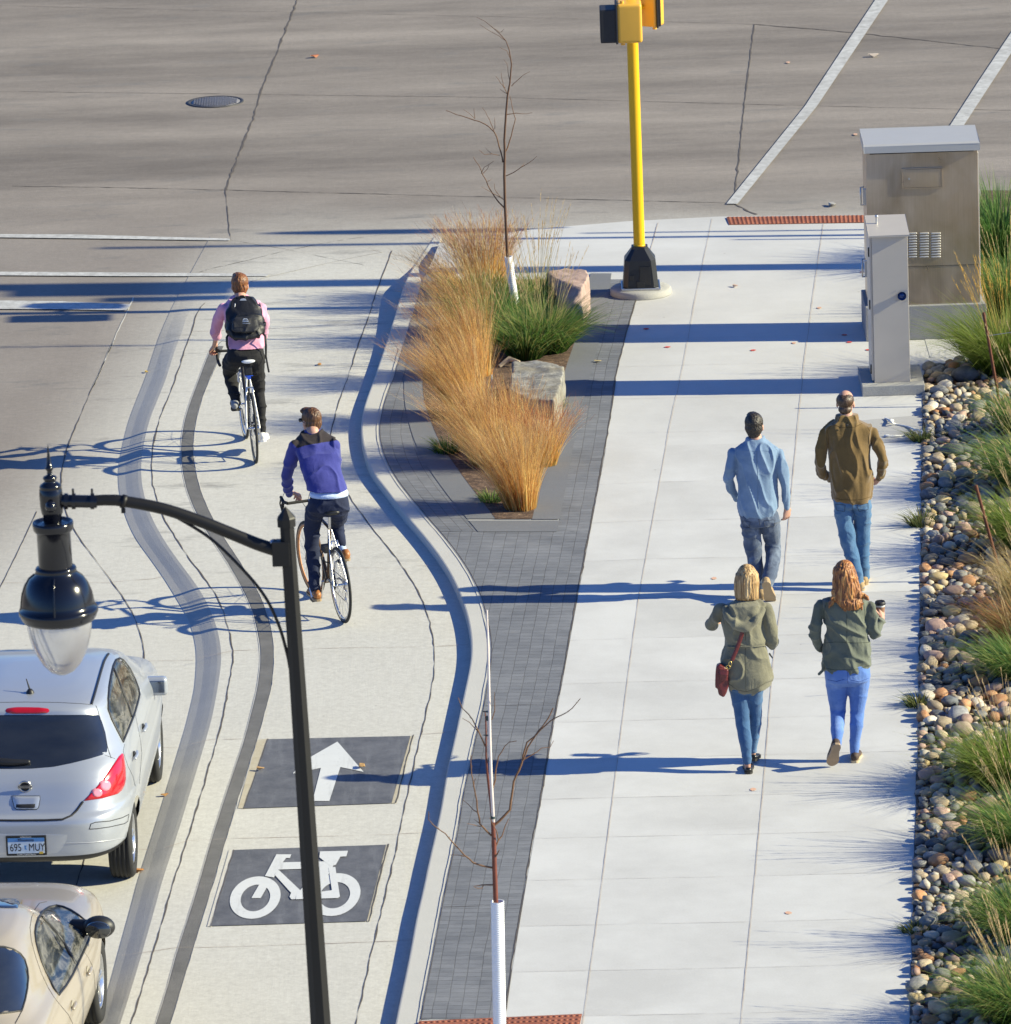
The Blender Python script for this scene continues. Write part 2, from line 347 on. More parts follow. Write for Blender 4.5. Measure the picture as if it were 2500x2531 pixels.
# bike lane, raised with a sloped edge on the left
ys = list(np.arange(585, 2680, 9.0)); rows = []
for y in ys:
    t = blt(y); z = BL_Z*t+.004
    a, b, k1 = BLL(y), CRR(y), K1(y); b2 = a+(b-a)*.68
    r = [G(a-2, y, .001), G(a, y, .004)]
    for f in (.3, .6, .85, 1.0): r.append(G(a+(b2-a)*f, y, .004+BL_Z*t*(f*f*(3-2*f)*.35+f*.65)))
    r.append(G(b, y, z))
    for f in (.25, .5, .75): r.append(G(b+(K0(y)-b)*f, y, z))
    r.append(G(K0(y), y, z)); r.append(G((K0(y)+k1)/2, y, z-.004*t)); r.append(G(k1+14, y, z-.008*t))
    rows.append(r)
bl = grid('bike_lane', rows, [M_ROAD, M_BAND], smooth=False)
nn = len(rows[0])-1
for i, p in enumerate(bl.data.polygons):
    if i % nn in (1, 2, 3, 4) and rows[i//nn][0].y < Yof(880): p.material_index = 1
# kerb with rounded nose
rows = []
for y in ys:
    q = min(1, max(0, (y-652)/48.0)); q = q*q*(3-2*q); zt = BL_Z*blt(y)+.012+(SW_Z-BL_Z*blt(y)-.012)*q
    zb = BL_Z*blt(y)-.01; x1, x2 = K1(y), K2(y); w = 1+rnd.uniform(-.6, .6)*.4
    top = G(x1, y, zt); base = G(x1-1.5, y, zt); base = Vector((base.x, base.y, zb))
    back = G(x2, y, zt); d = (back-top)
    rows.append([base, Vector((top.x, top.y, zt-(zt-zb)*.16)), top+d*.03+Vector((0, 0, -.003)), top+d*.09, top+d*.5, back, Vector((back.x, back.y, zb-.02))])
grid('kerb', rows, M_KERB, smooth=False)
# sidewalk slab
rows = []
def ytop(x): return float(np.interp(x, [1086, 1150, 1250, 1381, 1630, 1800, 2144, 2600, 3400], [601, 590, 573, 560, 540, 534, 531, 527, 520]))
fr = [0, .01, .05, .1, .2, .3, .4, .5, .6, .7, .8, .9, 1]
yk = list(np.arange(535, 700, 6.0))+list(np.arange(700, 2700, 20.0))
for y in yk:
    wt = max(0, 1-(y-535)/165.0); r = []
    yl = y+wt*66; xl = K2(yl)
    for f in fr:
        x = xl+(3400-xl)*f; yy = y+wt*(ytop(x)-535); r.append(G(x, yy, swz(yy)-(0 if f else .004)))
    rows.append(r)
grid('sidewalk', rows, M_SIDE)
# brick paving with its own uv along each course
mb = MB(); uvl = []
def pav(la, lb, ylist, from_left):
    base = len(mb.v); prev = None; arc = 0; k = 8; vs = []
    for y in ylist:
        a, b = la(y), lb(y); A = G(a, y, swz(y)+.004); B = G(b, y, swz(y)+.004)
        if prev is not None: arc += ((A if from_left else B)-prev).length
        prev = A if from_left else B
        for j in range(k+1):
            p = A.lerp(B, j/k); vs.append(p); uvl.append(((p-(A if from_left else B)).length*(1 if from_left else -1), arc))
    n = k+1; fs = [(i*n+j, (i+1)*n+j, (i+1)*n+j+1, i*n+j+1) for i in range(len(ylist)-1) for j in range(k)]
    mb.add(vs, fs, False)
BORL = curve([(1120,675),(1060,770),(1015,860),(998,930),(1000,1000),(1020,1080),(1052,1148),(1115,1235),(1182,1313)])
BORR = curve([(1512,675),(1497,790),(1461,917),(1421,1084),(1402,1187),(1378,1313)])
pav(K2, BORL, list(np.arange(672, 1318, 6.0)), True)
pav(BORR, K3, list(np.arange(690, 1318, 6.0)), False)
pav(K2, K3, list(np.arange(1313, 2524, 6.0)), False)
me = mb.mesh('p'); uv = me.uv_layers.new(name='UVMap')
for lp in me.loops: uv.data[lp.index].uv = uvl[lp.vertex_index]
bm = bmesh.new(); bm.from_mesh(me)
for f in bm.faces:
    if f.normal.z < 0: f.normal_flip()
bm.to_mesh(me); bm.free()
tag(link('brick_paving', me, M_PAV), kind='structure')
# smooth grey border round the planting bed (slightly proud, 8 mm)
rows = []
for y in np.arange(675, 1314, 8.0): rows.append([G(BORL(y), y, swz(y)+.008), G(min(BEDL(min(y, 1286)), BORL(y)+60) if y < 1286 else BORL(y)+48, y, swz(y)+.008)])
me1 = []
def quadstrip(L):
    vs = [p for r in L for p in r]; return vs, [(2*i, 2*i+1, 2*i+3, 2*i+2) for i in range(len(L)-1)]
mb = MB()
L = [[G(BORL(y), y, SW_Z*0+swz(y)+.008), G(BEDL(y), y, swz(y)+.008)] for y in np.arange(690, 1287, 8.0)]; mb.add(*quadstrip(L), smooth=False)
L = [[G(BEDR(y), y, swz(y)+.008), G(BORR(y), y, swz(y)+.008)] for y in np.arange(675, 1287, 8.0)]; mb.add(*quadstrip(L), smooth=False)
z = SW_Z+.008; mb.add([G(BORL(1286), 1286, z), G(BORR(1286), 1286, z), G(1378, 1314, z), G(1182, 1314, z)], [(0, 1, 2, 3)], False)
me = mb.mesh(); bm = bmesh.new(); bm.from_mesh(me)
for f in bm.faces:
    if f.normal.z < 0: f.normal_flip()
bm.to_mesh(me); bm.free(); tag(link('paving_border', me, M_BORD), kind='structure')
# soil
ms = N('mulch'); p = ms.pos(); f = ms.noise(p, 18, 6, .8)
c = ms.ramp(f, [(.3, (.035, .022, .015)), (.5, (.10, .06, .04)), (.62, (.22, .14, .09)), (.75, (.42, .33, .24))]); ms.bump(f, .02); M_SOIL = ms.done(c, .95)
L = [[G(BEDL(y), y, swz(y)+.010), G(BEDR(y), y, swz(y)+.010)] for y in np.arange(690, 1287, 8.0)]
mb = MB(); mb.add(*quadstrip(L), smooth=False); tag(link('planting_soil', mb.mesh(), M_SOIL), kind='structure')
poly = [(GRV(y), y) for y in np.arange(905, 2660, 30.0)]+[(2248, 2660), (3300, 2660), (3300, 470), (2425, 470), (2425, 560), (2440, 850), (2425, 885)]
pts = [G(x, y, SW_Z+.006) for x, y in poly]
tri = tessellate_polygon([pts]); me = mesh(pts, [tuple(t) for t in tri]); bm = bmesh.new(); bm.from_mesh(me)
for f in bm.faces:
    if f.normal.z < 0: f.normal_flip()
bm.to_mesh(me); bm.free(); tag(link('gravel_soil', me, M_SOIL), kind='structure')
# ---- thin surface lines
def line(mb, pts, zf, w, wob=.35, step=7):
    """pts photo pixels; zf level function of py; w width in metres"""
    pts = [Vector((a, b)) for a, b in pts]; out = []
    for a, b in zip(pts, pts[1:]):
        n = max(1, int((b-a).length/step))
        for i in range(n): out.append(a.lerp(b, i/n))
    out.append(pts[-1]); W = [G(q.x, q.y, zf(q.y)) for q in out]; vs = []
    for i, p in enumerate(W):
        t = (W[min(i+1, len(W)-1)]-W[max(i-1, 0)]).normalized(); n = Vector((-t.y, t.x, 0))
        q = p*1.0; a1 = mnoise.noise(q*2.3); a2 = mnoise.noise(q*9+Vector((7, 0, 0))); a3 = mnoise.noise(q*5+Vector((0, 31, 0)))
        ww = w*max(.12, .62*(1+wob*1.1*(a1+a2))); off = n*a3*w*wob*.9
        vs += [p+off-n*ww/2, p+off+n*ww/2]
    fs = [(2*i, 2*i+1, 2*i+3, 2*i+2) for i in range(len(W)-1)]
    mb.add(vs, fs, False)
def lines(name, mat, L):
    mb = MB()
    for pts, zf, w, wob in L: line(mb, pts, zf, w, wob)
    me = mb.mesh(); bm = bmesh.new(); bm.from_mesh(me)
    for f in bm.faces:
        if f.normal.z < 0: f.normal_flip()
    bm.to_mesh(me); bm.free(); return tag(link(name, me, mat), kind='structure')
def C(fn, a, b, st=10): return [(fn(y), y) for y in np.arange(a, b, st)]
z0 = lambda y: .004
zb = lambda y: BL_Z*blt(y)+.0075
zs = lambda y: swz(y)+.0062
lines('pavement_joint', M_JOINT, [
    (C(CRR, 748, 2600), zb, .015, .8), (C(K0, 619, 2600), zb, .014, .8), (C(LCR, 840, 2225), z0, .013, .8),
    ([(91,1264),(47,1358),(0,1453),(-40,1540)], z0, .012, .5),
    ([(737,-5),(690,115),(642,232),(638,250),(632,275),(595,370),(557,470)], z0, .028, .9), ([(557,470),(570,593),(640,605),(711,616),(799,635),(900,655)], z0, .014, .9),
    ([(0,225),(600,232),(1250,240),(1900,258),(2500,272)], z0, .016, .7), ([(30,459),(300,463),(557,469),(900,478),(1250,487),(1560,495),(1813,501)], z0, .02, .9),
    ([(0,13),(600,27),(1250,41),(1866,59)], z0, .012, .7), ([(1866,59),(2060,75),(2280,98),(2500,122)], z0, .035, .9),
    ([(1865,59),(1850,180),(1832,340),(1815,501)], z0, .022, .9), ([(1815,501),(1843,518),(1872,529)], z0, .04, .9),
    (C(K3, 742, 2520), zs, .017, .55), (C(K2, 900, 2600), zs, .008, .3),
    ([(GRV(y)+1, y) for y in np.arange(905, 2600, 12)], zs, .03, .6)])
lines('pavement_joint', M_JOINTL, [
    (C(LCR, 734, 960), z0, .02, .5), ([(600,646),(713,618),(820,597),(920,582),(1009,568)], z0, .018, .5),
    ([(480,676),(520,664),(600,646)], z0, .02, .5), ([(619,695),(668,682),(776,657),(861,638),(946,622)], lambda y: zb(y)+.001, .018, .5),
    ([(x-7, y) for x, y in C(K2, 860, 2600)], lambda y: swz(y)+.0058, .016, .3),
    (C(lambda y: DBL(y)-2, 870, 2600), zb, .008, .3), (C(lambda y: DBR(y)+2.5, 880, 2600), zb, .012, .5)])
lines('pavement_joint', M_JOINTF, [
    ([(1761,540),(1717,750),(1690,900),(1657,1048),(1579,1480),(1556,1650),(1513,1990),(1480,2250),(1441,2531),(1430,2600)], zs, .0065, .4),
    ([(2036,553),(2015,700),(1988,900),(1961,1172),(1934,1471),(1912,1634),(1887,1950),(1860,2240),(1832,2531),(1826,2600)], zs, .0075, .4),
    ([(1627,550),(1608,620),(1590,700)], zs, .01, .5)] +
    [([(277,1438),(380,1430),(490,1405),(600,1400)], z0, .008, .8), ([(660,1403),(850,1403),(1005,1404)], zb, .007, .8),
     ([(357,1633),(480,1632)], z0, .008, .8), ([(490,1626),(577,1608),(640,1606)], zb, .01, .8), ([(690,1605),(900,1600),(1070,1598)], zb, .007, .8), ([(1078,1597),(1160,1592)], zb, .012, .6),
     ([(360,1848),(440,1848)], z0, .008, .8), ([(448,1845),(520,1828),(600,1826)], zb, .01, .8), ([(1043,1815),(1126,1808)], zb, .012, .6),
     ([(345,2100),(400,2098)], z0, .008, .8), ([(405,2096),(463,2078),(583,2072),(760,2068),(990,2062)], zb, .008, .8), ([(988,2061),(1071,2056)], zb, .014, .6),
     ([(300,2362),(439,2342),(590,2340),(700,2336),(925,2328)], zb, .009, .8), ([(925,2328),(1020,2323)], zb, .014, .6),
     ([(877,1175),(912,1175)], zb, .014, .6), ([(1030,1397),(1085,1397)], zb, .014, .6),
     ([(478,819),(530,817),(660,812),(800,806),(960,798)], zb, .01, .8), ([(0,1128),(100,1128),(240,1126)], z0, .008, .8), ([(0,1440),(120,1440),(277,1440)], z0, .008, .8)])
lines('brick_paving_seam', M_JOINT, [([(K2(y)+3, y), (K3(y)-3, y-6)], zs, .007, .9) for y in (1745, 2060, 2242)])
# ribbed dark strip
mr_ = N('ribbed_dark_concrete'); p = mr_.n('UVMap').outputs[0]
wv = mr_.n('TexWave', wave_type='BANDS', bands_direction='X'); wv.inputs['Scale'].default_value = 1; mr_.l(p, wv.inputs[0])
c = mr_.mix(wv.outputs['Fac'], (.115, .11, .105), (.175, .17, .165)); c = mr_.mix(.6, c, mr_.ramp(mr_.noise(mr_.pos(), 4, 5, .7), [(.3, .32), (.7, .66)]), 'OVERLAY')
mr_.bump(wv.outputs['Fac'], .0015); M_RIB = mr_.done(c, .85)
rows = []; uvs = []
arc = 0; pr = None
for y in np.arange(855, 2680, 8.0):
    A, B = G(DBL(y), y, zb(y)-.001), G(DBR(y), y, zb(y)-.001); rows.append([A, B])
    if pr: arc += (A-pr).length
    pr = A; uvs += [(0, arc), (4.2, arc)]
o = grid('ribbed_strip', rows, M_RIB, smooth=False); uv = o.data.uv_layers.new(name='UVMap')
for lp in o.data.loops: uv.data[lp.index].uv = uvs[lp.vertex_index]
# painted lines of the crossing and stop lines
def poly(name, pts, z, mat, kind='structure'):
    pts = [G(x, y, z) for x, y in pts]; tri = tessellate_polygon([pts]); me = mesh(pts, [tuple(t) for t in tri])
    bm = bmesh.new(); bm.from_mesh(me)
    for f in bm.faces:
        if f.normal.z < 0: f.normal_flip()
    bm.to_mesh(me); bm.free(); return tag(link(name, me, mat), kind=kind)
mw = N('faded_white_line'); f = mw.noise(mw.pos(), 9, 6, .8); c = mw.mix(mw.ramp(f, [(.35, 0), (.6, 1)]), (.33, .325, .315), (.55, .55, .54))
c = mw.mix(mw.ramp(mw.noise(mw.pos((.2, 1, 1)), .9, 4, .7), [(.45, 0), (.7, .5)]), c, (.30, .29, .28)); M_LINE = mw.done(c, .8)
poly('crosswalk_line', [(1796,503),(1990,262),(2166,-4),(2198,-4),(2020,262),(1824,503)], .012, M_LINE)
poly('crosswalk_line', [(2345,316),(2420,200),(2500,80),(2560,0),(2600,0),(2500,131),(2448,210),(2379,316)], .012, M_LINE)
poly('stop_line', [(-20,578),(190,579),(560,589),(570,590),(568,594),(300,590),(-20,586)], .012, M_LINE)
poly('stop_line', [(-20,671),(300,673),(668,676),(660,682),(300,682),(-20,680)], .012, M_LINE)
poly('stop_line', [(-20,742),(150,744),(325,752),(312,767),(150,764),(-20,763)], .012, M_LINE)
# bike symbol and arrow panels
mp = N('dark_road_panel'); p = mp.pos(); f = mp.noise(p, 5, 6, .75)
c = mp.mix(mp.ramp(f, [(.35, 0), (.68, 1)]), (.082, .085, .098), (.14, .143, .158))
c = mp.mix(mp.ramp(mp.noise(mp.pos((9, .8, 1), (0, 0, .25)), 1, 5, .7), [(.52, 0), (.72, .35)]), c, (.27, .275, .29))
c = mp.mix(.5, c, mp.ramp(mp.noise(p, 90, 2, .8), [(.3, .35), (.7, .65)]), 'OVERLAY'); M_PANEL = mp.done(c, .7)
M_YEL = mat_conc('yellowed_grout', (.36, .30, .19), (.52, .48, .39), 9)
mq = N('symbol_white'); p = mq.pos(); f = mq.noise(p, 6, 7, .75); c = mq.mix(f, (.54, .55, .555), (.66, .67, .675)); c = mq.mix(mq.ramp(mq.noise(p, 22, 6, .85), [(.60, 0), (.68, .7)]), c, (.22, .22, .23))
c = mq.mix(mq.ramp(mq.noise(mq.pos((14, .9, 1), (0, 0, .2)), 1, 5, .7), [(.58, 0), (.72, .4)]), c, (.30, .30, .31)); M_WHITE = mq.done(c, .7)
zp = BL_Z+.008
P1 = [(661,1827),(1014,1819),(968,1985),(602,1998)]; P2 = [(578,2101),(954,2088),(907,2277),(521,2289)]
poly('panel_frame', [(636,1829),(665,1825),(606,1999),(588,1998)], zp, M_YEL); poly('panel_frame', [(1015,1819),(1023,1817),(979,1985),(968,1986)], zp, M_YEL)
poly('panel_frame', [(566,2102),(582,2099),(524,2291),(512,2290)], zp, M_JOINTL); poly('panel_frame', [(955,2088),(961,2086),(914,2278),(907,2278)], zp, M_YEL)
lines('panel_gap', M_JOINT, [([(1023,1816),(1000,1900),(979,1985)], lambda y: zp+.003, .012, .7), ([(960,2086),(936,2180),(913,2278)], lambda y: zp+.003, .014, .7), ([(662,1826),(602,1999)], lambda y: zp+.003, .008, .7), ([(578,2100),(520,2290)], lambda y: zp+.003, .008, .7)])
poly('arrow_panel', P1, zp+.002, M_PANEL); poly('bicycle_panel', P2, zp+.002, M_PANEL)
zw = zp+.006
# z8-style coordinates: photo tile (500,1700) at 1.908
def T2(L): return [(500+x/1.908, 1700+y/1.908) for x, y in L]
poly('arrow_marking', T2([(638,254),(762,397),(652,374),(600,534),(528,534),(528,505),(560,378),(427,405),(470,350)]), zw, M_WHITE)
mb = MB()
def flat(pts, z):
    pts = [G(x, y, z) for x, y in T2(pts)]; tri = tessellate_polygon([pts]); mb.add(pts, [tuple(t) for t in tri], False)
def ring(co, ci, z):
    a = [G(x, y, z) for x, y in T2(co)]; b = [G(x, y, z) for x, y in T2(ci)]; n = len(a)
    mb.add(a+b, [(i, (i+1) % n, (i+1) % n+n, i+n) for i in range(n)], False)
def ell(cx, cy, rx, ry, n=32, tilt=0, sk=0):
    o = []
    for i in range(n):
        a = 2*math.pi*i/n; x, y = rx*math.cos(a), ry*math.sin(a)
        o.append((cx+x-y*sk, cy+y-x*tilt))
    return o
ring(ell(250,990,119,100,36,.02,.16), ell(251,992,69,63,36,.02,.16), zw)
ring(ell(625,976,121,101,36,.02,.16), ell(626,979,71,62,36,.02,.16), zw)
flat([(232,992),(276,992),(312,930),(268,930)], zw+.0006)
flat([(296,888),(350,786),(420,786),(414,803),(396,803),(378,826),(366,850),(338,895)], zw+.0012)
flat([(366,824),(620,818),(615,850),(352,858)], zw+.0018)
flat([(340,880),(362,860),(462,955),(505,905),(560,840),(592,800),(640,800),(600,875),(520,996),(420,998),(412,985),(420,968)], zw+.0024)
flat([(553,800),(556,772),(688,769),(680,795),(652,797),(630,836),(604,840)], zw+.003)
flat([(596,850),(628,845),(650,985),(640,992),(440,998),(444,978),(575,960),(612,955)], zw+.0036)
me = mb.mesh(); bm = bmesh.new(); bm.from_mesh(me)
for f in bm.faces:
    if f.normal.z < 0: f.normal_flip()
bm.to_mesh(me); bm.free(); tag(link('bicycle_marking', me, M_WHITE), kind='structure')
# tactile plates (ridged, red-brown)
mt = N('rust_red_plate'); p = mt.pos(); f = mt.noise(p, 3, 6, .75)
M_TACT = mt.done(mt.mix(mt.ramp(f, [(.3, 0), (.7, 1)]), (.20, .060, .032), (.36, .12, .065)), .75)
def tactile(a, b, c_, d, zf, nx, ny, label):
    A, B, C_, D = [G(x, y, zf) for x, y in (a, b, c_, d)]
    mb = MB(); mb.prism([A, D, C_, B], (0, 0, .006))
    for i in range(nx):
        for j in range(ny):
            u, v = (i+.5)/nx, (j+.5)/ny; p = A.lerp(B, u).lerp(D.lerp(C_, u), v)
            mb.lathe([(.017, .005), (.015, .0095), (.009, .012), (.0005, .0125)], p, 8)
    me = fixn(mb.mesh()); o = link('tactile_plate', me, M_TACT); origin_to(o, A); tag(o, label, 'tactile paving')
tactile((1797,537), (2200,532), (2200,549), (1803,556), .018, 38, 7, 'rust red ridged tactile plate where the sidewalk meets the far street')
tactile((1036,2526), (1439,2508), (1420,2600), (1014,2620), SW_Z+.012, 28, 10, 'rust red tactile plate across the brick paving at the bottom edge')
# grey patch in the sidewalk, street patches
poly('sidewalk_patch', [(2118,1040),(2280,1025),(2281,1088),(2122,1100)], SW_Z+.004, mat_conc('patch_concrete', (.36, .355, .35), (.44, .43, .42)))
poly('sidewalk_patch', [(2287,838),(2420,838),(2425,884),(2300,884)], SW_Z+.003, M_SIDE)

CR_ = [(1195),(1290),(1385),(1480),(1580),(1688),(1783),(1875),(1973),(2070),(2174),(2287),(2400),(2512)]
lines('slab_joint', mat_conc('pale_slab_joint', (.42, .385, .36), (.50, .48, .46), 6), [([(K3(y)+4, y+2), (1600, y-4), (1900, y-10), (2270, y-20)], zs, .006, .8) for y in (1195,1290,1385,1480,1580,1688,1783,1875,1973,2070,2174,2287,2400,2512)] +
    [([(K3(y)+4, y), (1900, y-8), (2240, y-14)], zs, .006, .8) for y in (838, 905, 985, 1070)])

# separate concrete slabs between the joints, each of its own pour and tone
J1 = curve([(1761,540),(1717,750),(1690,900),(1657,1048),(1579,1480),(1556,1650),(1513,1990),(1480,2250),(1441,2531),(1430,2600)]); J2 = curve([(2036,553),(2015,700),(1988,900),(1961,1172),(1934,1471),(1912,1634),(1887,1950),(1860,2240),(1832,2531),(1826,2600)])
def yc(y, x): return float(np.interp(x, [K3(y), 1600, 1900, 2270], [y+2, y-4, y-10, y-20]))
tones = []
for i_, k_ in enumerate((1.0, 1.02, 1.035, 1.05, 1.012)):
    m = N('slab_concrete_%d' % i_); p = m.pos(loc=(i_*7.3, i_*3.1, 0)); cc = m.mix(m.ramp(m.noise(p, .8, 7, .68), [(.36, 0), (.64, 1)]), tuple(v*k_ for v in (.49, .483, .47)), tuple(v*k_ for v in (.58, .575, .562)))
    cc = m.mix(.4, cc, m.ramp(m.noise(p, 60, 3, .7), [(.3, .44), (.7, .56)]), 'OVERLAY'); v = m.n('TexVoronoi'); v.inputs['Scale'].default_value = 1.7; m.l(p, v.inputs['Vector']); cc = m.mix(m.ramp(v.outputs['Distance'], [(.010, .7), (.022, 0)]), cc, (.22, .19, .17))
    cc = m.mix(m.ramp(m.noise(m.pos((.5, 3, 1), loc=(i_*3, 0, 0)), 1.2, 6, .75), [(.60, 0), (.74, .3)]), cc, (.40, .385, .37)); m.bump(m.noise(m.pos((3, 60, 1)), 1, 2, .6), .0015, .4); tones.append(m.done(cc, .8))
ys_ = [1105]+CR_+[2620]; mb = MB()
for a, c_ in zip(ys_, ys_[1:]):
    for L_, R_ in ((lambda y: K3(y)+2, J1), (J1, J2), (J2, lambda y: GRV(y)-1)):
        lo = [(L_(a)+(R_(a)-L_(a))*t) for t in (0, .33, .66, 1)]; hi = [(L_(c_)+(R_(c_)-L_(c_))*t) for t in (0, .33, .66, 1)]
        if a < 1200 or True:
            pts = [G(x, yc(a, x), SW_Z+.0018) for x in lo]; md = [[G(f(a+(c_-a)*q), a+(c_-a)*q-8, SW_Z+.0018) for q in (.33, .66)] for f in (L_, R_)]
            ring_ = [G(x, yc(c_, x), SW_Z+.0018) for x in hi]; poly_ = pts+ring_[::-1]; b0 = len(mb.v); mb.add(poly_, [tuple(range(len(poly_)))], False, rnd.choice([0, 1, 2, 2, 3, 4]))
me = mb.mesh(); bm = bmesh.new(); bm.from_mesh(me)
for f in bm.faces:
    if f.normal.z < 0: f.normal_flip()
bm.to_mesh(me); bm.free(); tag(link('sidewalk_slab', me, tones), kind='structure')
# ================================================================ FURNITURE
def tz(x0, y0, k): return lambda x, y: (x0+x*k, y0+y*k)
M_YP = N('yellow_pole_paint'); p = M_YP.pos(obj=True); f = M_YP.noise(p, 3, 5, .7)
M_YP = M_YP.done(M_YP.mix(f, (.76, .41, .004), (.84, .49, .008)), .38)
M_YH = simple('amber_housing', (.78, .42, .05), .4, var=.06, scale=6)
M_BLK = simple('black_paint', (.012, .013, .016), .35, var=.3, scale=20)
M_BLKR = simple('black_plastic', (.015, .015, .018), .55, var=.3, scale=25)
M_GALV = simple('zinc_metal', (.55, .56, .58), .4, 1.0)
def steel(name, a, b, rough, rot=0):
    m = N(name); f = m.noise(m.pos((2.2, 2.2, 1.2), obj=True), 1.2, 4, .6, .8); g = m.noise(m.pos((140, 140, 2), obj=True), 1, 3, .6)
    r = m.mr(f, .3, .7, rough-.08, rough+.1, False); m.bump(m.noise(m.pos((1.5, 1.5, 2.5), obj=True), 2, 2, .5), .004, .6)
    c = m.mix(f, a, b); c = m.mix(.3, c, m.ramp(g, [(.3, .4), (.7, .6)]), 'OVERLAY'); return m.done(c, r, .75)
M_STEEL = steel('brushed_steel', (.36, .275, .195), (.66, .545, .42), .34)  # warm reflections of the surroundings are put into the brown base tones
M_STEELT = simple('steel_lid', (.52, .51, .49), .5, .35, var=.05, scale=4)
M_CAB = simple('grey_cabinet_paint', (.56, .505, .435), .5, .3, var=.06, scale=4)
M_CONCB = mat_conc('pad_concrete', (.30, .295, .28), (.44, .43, .40), 5, .004)
M_CONCD = mat_conc('plinth_concrete', (.22, .22, .225), (.34, .335, .33), 4, .004)
# ---- signal pole
Bp = G(1584, 702, .16+.07); Bz = swz(715); px_ = 1/PXM(Bp); Y = Bp.y
root = thing('signal_pole', (Bp.x, Bp.y, Bz), 'yellow signal pole on a black pedestal base beside the crosswalk', 'signal pole')
mb = MB(); mb.lathe([(.001, 0), (.312, 0), (.315, .01), (.313, .055), (.295, .073), (.2, .076), (.001, .078)], (Bp.x, Bp.y, Bz), 48); link('concrete_footing', fixn(mb.mesh()), M_CONCB, root)
mb = MB(); b0 = Bz+.076
def oct8(c, a, ch, z):
    return [Vector((c.x+x, c.y+y, z)) for x, y in ((-a, -a+ch), (-a+ch, -a), (a-ch, -a), (a, -a+ch), (a, a-ch), (a-ch, a), (-a+ch, a), (-a, a-ch))]
R8 = [oct8(Bp, .19, .04, b0), oct8(Bp, .19, .04, b0+.025), oct8(Bp, .180, .045, b0+.03), oct8(Bp, .158, .05, b0+.30), oct8(Bp, .085, .035, b0+.405), oct8(Bp, .082, .034, b0+.43)]
vs = [q for r in R8 for q in r]; mb.add(vs, [(i*8+j, i*8+(j+1) % 8, (i+1)*8+(j+1) % 8, (i+1)*8+j) for i in range(5) for j in range(8)]+[tuple(range(7, -1, -1)), tuple(range(40, 48))], False)
base_o = link('pedestal', fixn(mb.mesh()), M_BLK, root)
mb = MB(); mb.box((Bp.x+.045, Bp.y-.176, b0+.15), (.11, .012, .19)); mb.box((Bp.x-.09, Bp.y-.176, b0+.13), (.04, .012, .05)); mb.box((Bp.x, Bp.y-.182, b0+.06), (.08, .012, .07)); link('access_door', mb.mesh('d', .003), M_BLK, base_o)
mb = MB(); mb.box((Bp.x, Bp.y, b0+.0125), (.40, .40, .022)); link('base_plate', mb.mesh('d', .004), M_GALV, root)
ptop = P(1563, 70, Y); pbot = P(1581, 612, Y)
mb = MB(); mb.tube([pbot+(pbot-ptop).normalized()*.06, pbot, ptop, ptop+(ptop-pbot).normalized()*.55], .058, 32); link('pole', fixn(mb.mesh()), M_YP, root)
mb = MB(); mb.tube([pbot+(ptop-pbot).normalized()*.02, pbot+(ptop-pbot).normalized()*.035], .062, 32); link('collar', fixn(mb.mesh()), M_YP, root)
def rbox(c, d, r, R=None, seg=5):
    mb = MB(); mb.box((0, 0, 0), d); me = mb.mesh('b', r, seg)
    me.polygons.foreach_set('use_smooth', [True]*len(me.polygons)); me.transform(Matrix.Translation(c) @ (R.to_4x4() if R else Matrix.Identity(4))); return me
def sighead(cx, cy_top, cy_bot, dY, wpx, flip, lab):
    A = P(cx, cy_bot, Y+dY); Bq = P(cx, cy_top, Y+dY); h = (Bq-A).length; w = wpx/PXM(A); c = (A+Bq)/2
    R = Matrix.Rotation(flip, 3, 'Z')
    r = thing('pedestrian_signal', (c.x, c.y, c.z), lab, 'traffic signal')
    hs = link('housing', rbox(c, (w, .30, h), .035, R, 6), M_YH, r)
    side = -1 if flip < .5 else 1
    vc = c+Vector((side*(w/2+(.085 if side < 0 else .02)), -.0, -.02))
    mb = MB(); mb.box((0, 0, 0), ((.17 if side < 0 else .04), .285, h*.86)); me = mb.mesh('b', .012, 2); me.transform(Matrix.Translation(vc)); link('visor', me, M_BLKR, r)
    mb = MB(); mb.box((0, 0, 0), (.022, .31, h*1.02)); me = mb.mesh('b', .008, 2); me.transform(Matrix.Translation(c+Vector((side*(w/2+.004), 0, 0)))); link('gasket', me, M_BLKR, r)
    mb = MB(); mb.tube([c+Vector((side*.07, -.06, -h/2-.03)), c+Vector((side*.07, -.06, -h/2+.03))], .022, 12); link('knuckle', mb.mesh(), M_YH, r); mb = MB(); mb.tube([c+Vector((side*.07, -.06, h/2-.03)), c+Vector((side*.07, -.06, h/2+.025))], .02, 12); link('knuckle', mb.mesh(), M_YH, r)
    mb = MB(); mb.tube([c+Vector((0, .0, 0)), Vector((ptop.x, Y, c.z))], .03, 10); link('bracket', mb.mesh(), M_YP, r)
    return r
sighead(1556, 4, 100, -.24, 62, 0, 'amber pedestrian signal with black hood, nearest the camera at the top of the yellow pole')
sighead(1600, -38, 62, .24, 46, 1, 'amber pedestrian signal behind the yellow pole top, partly cut by the photo edge')
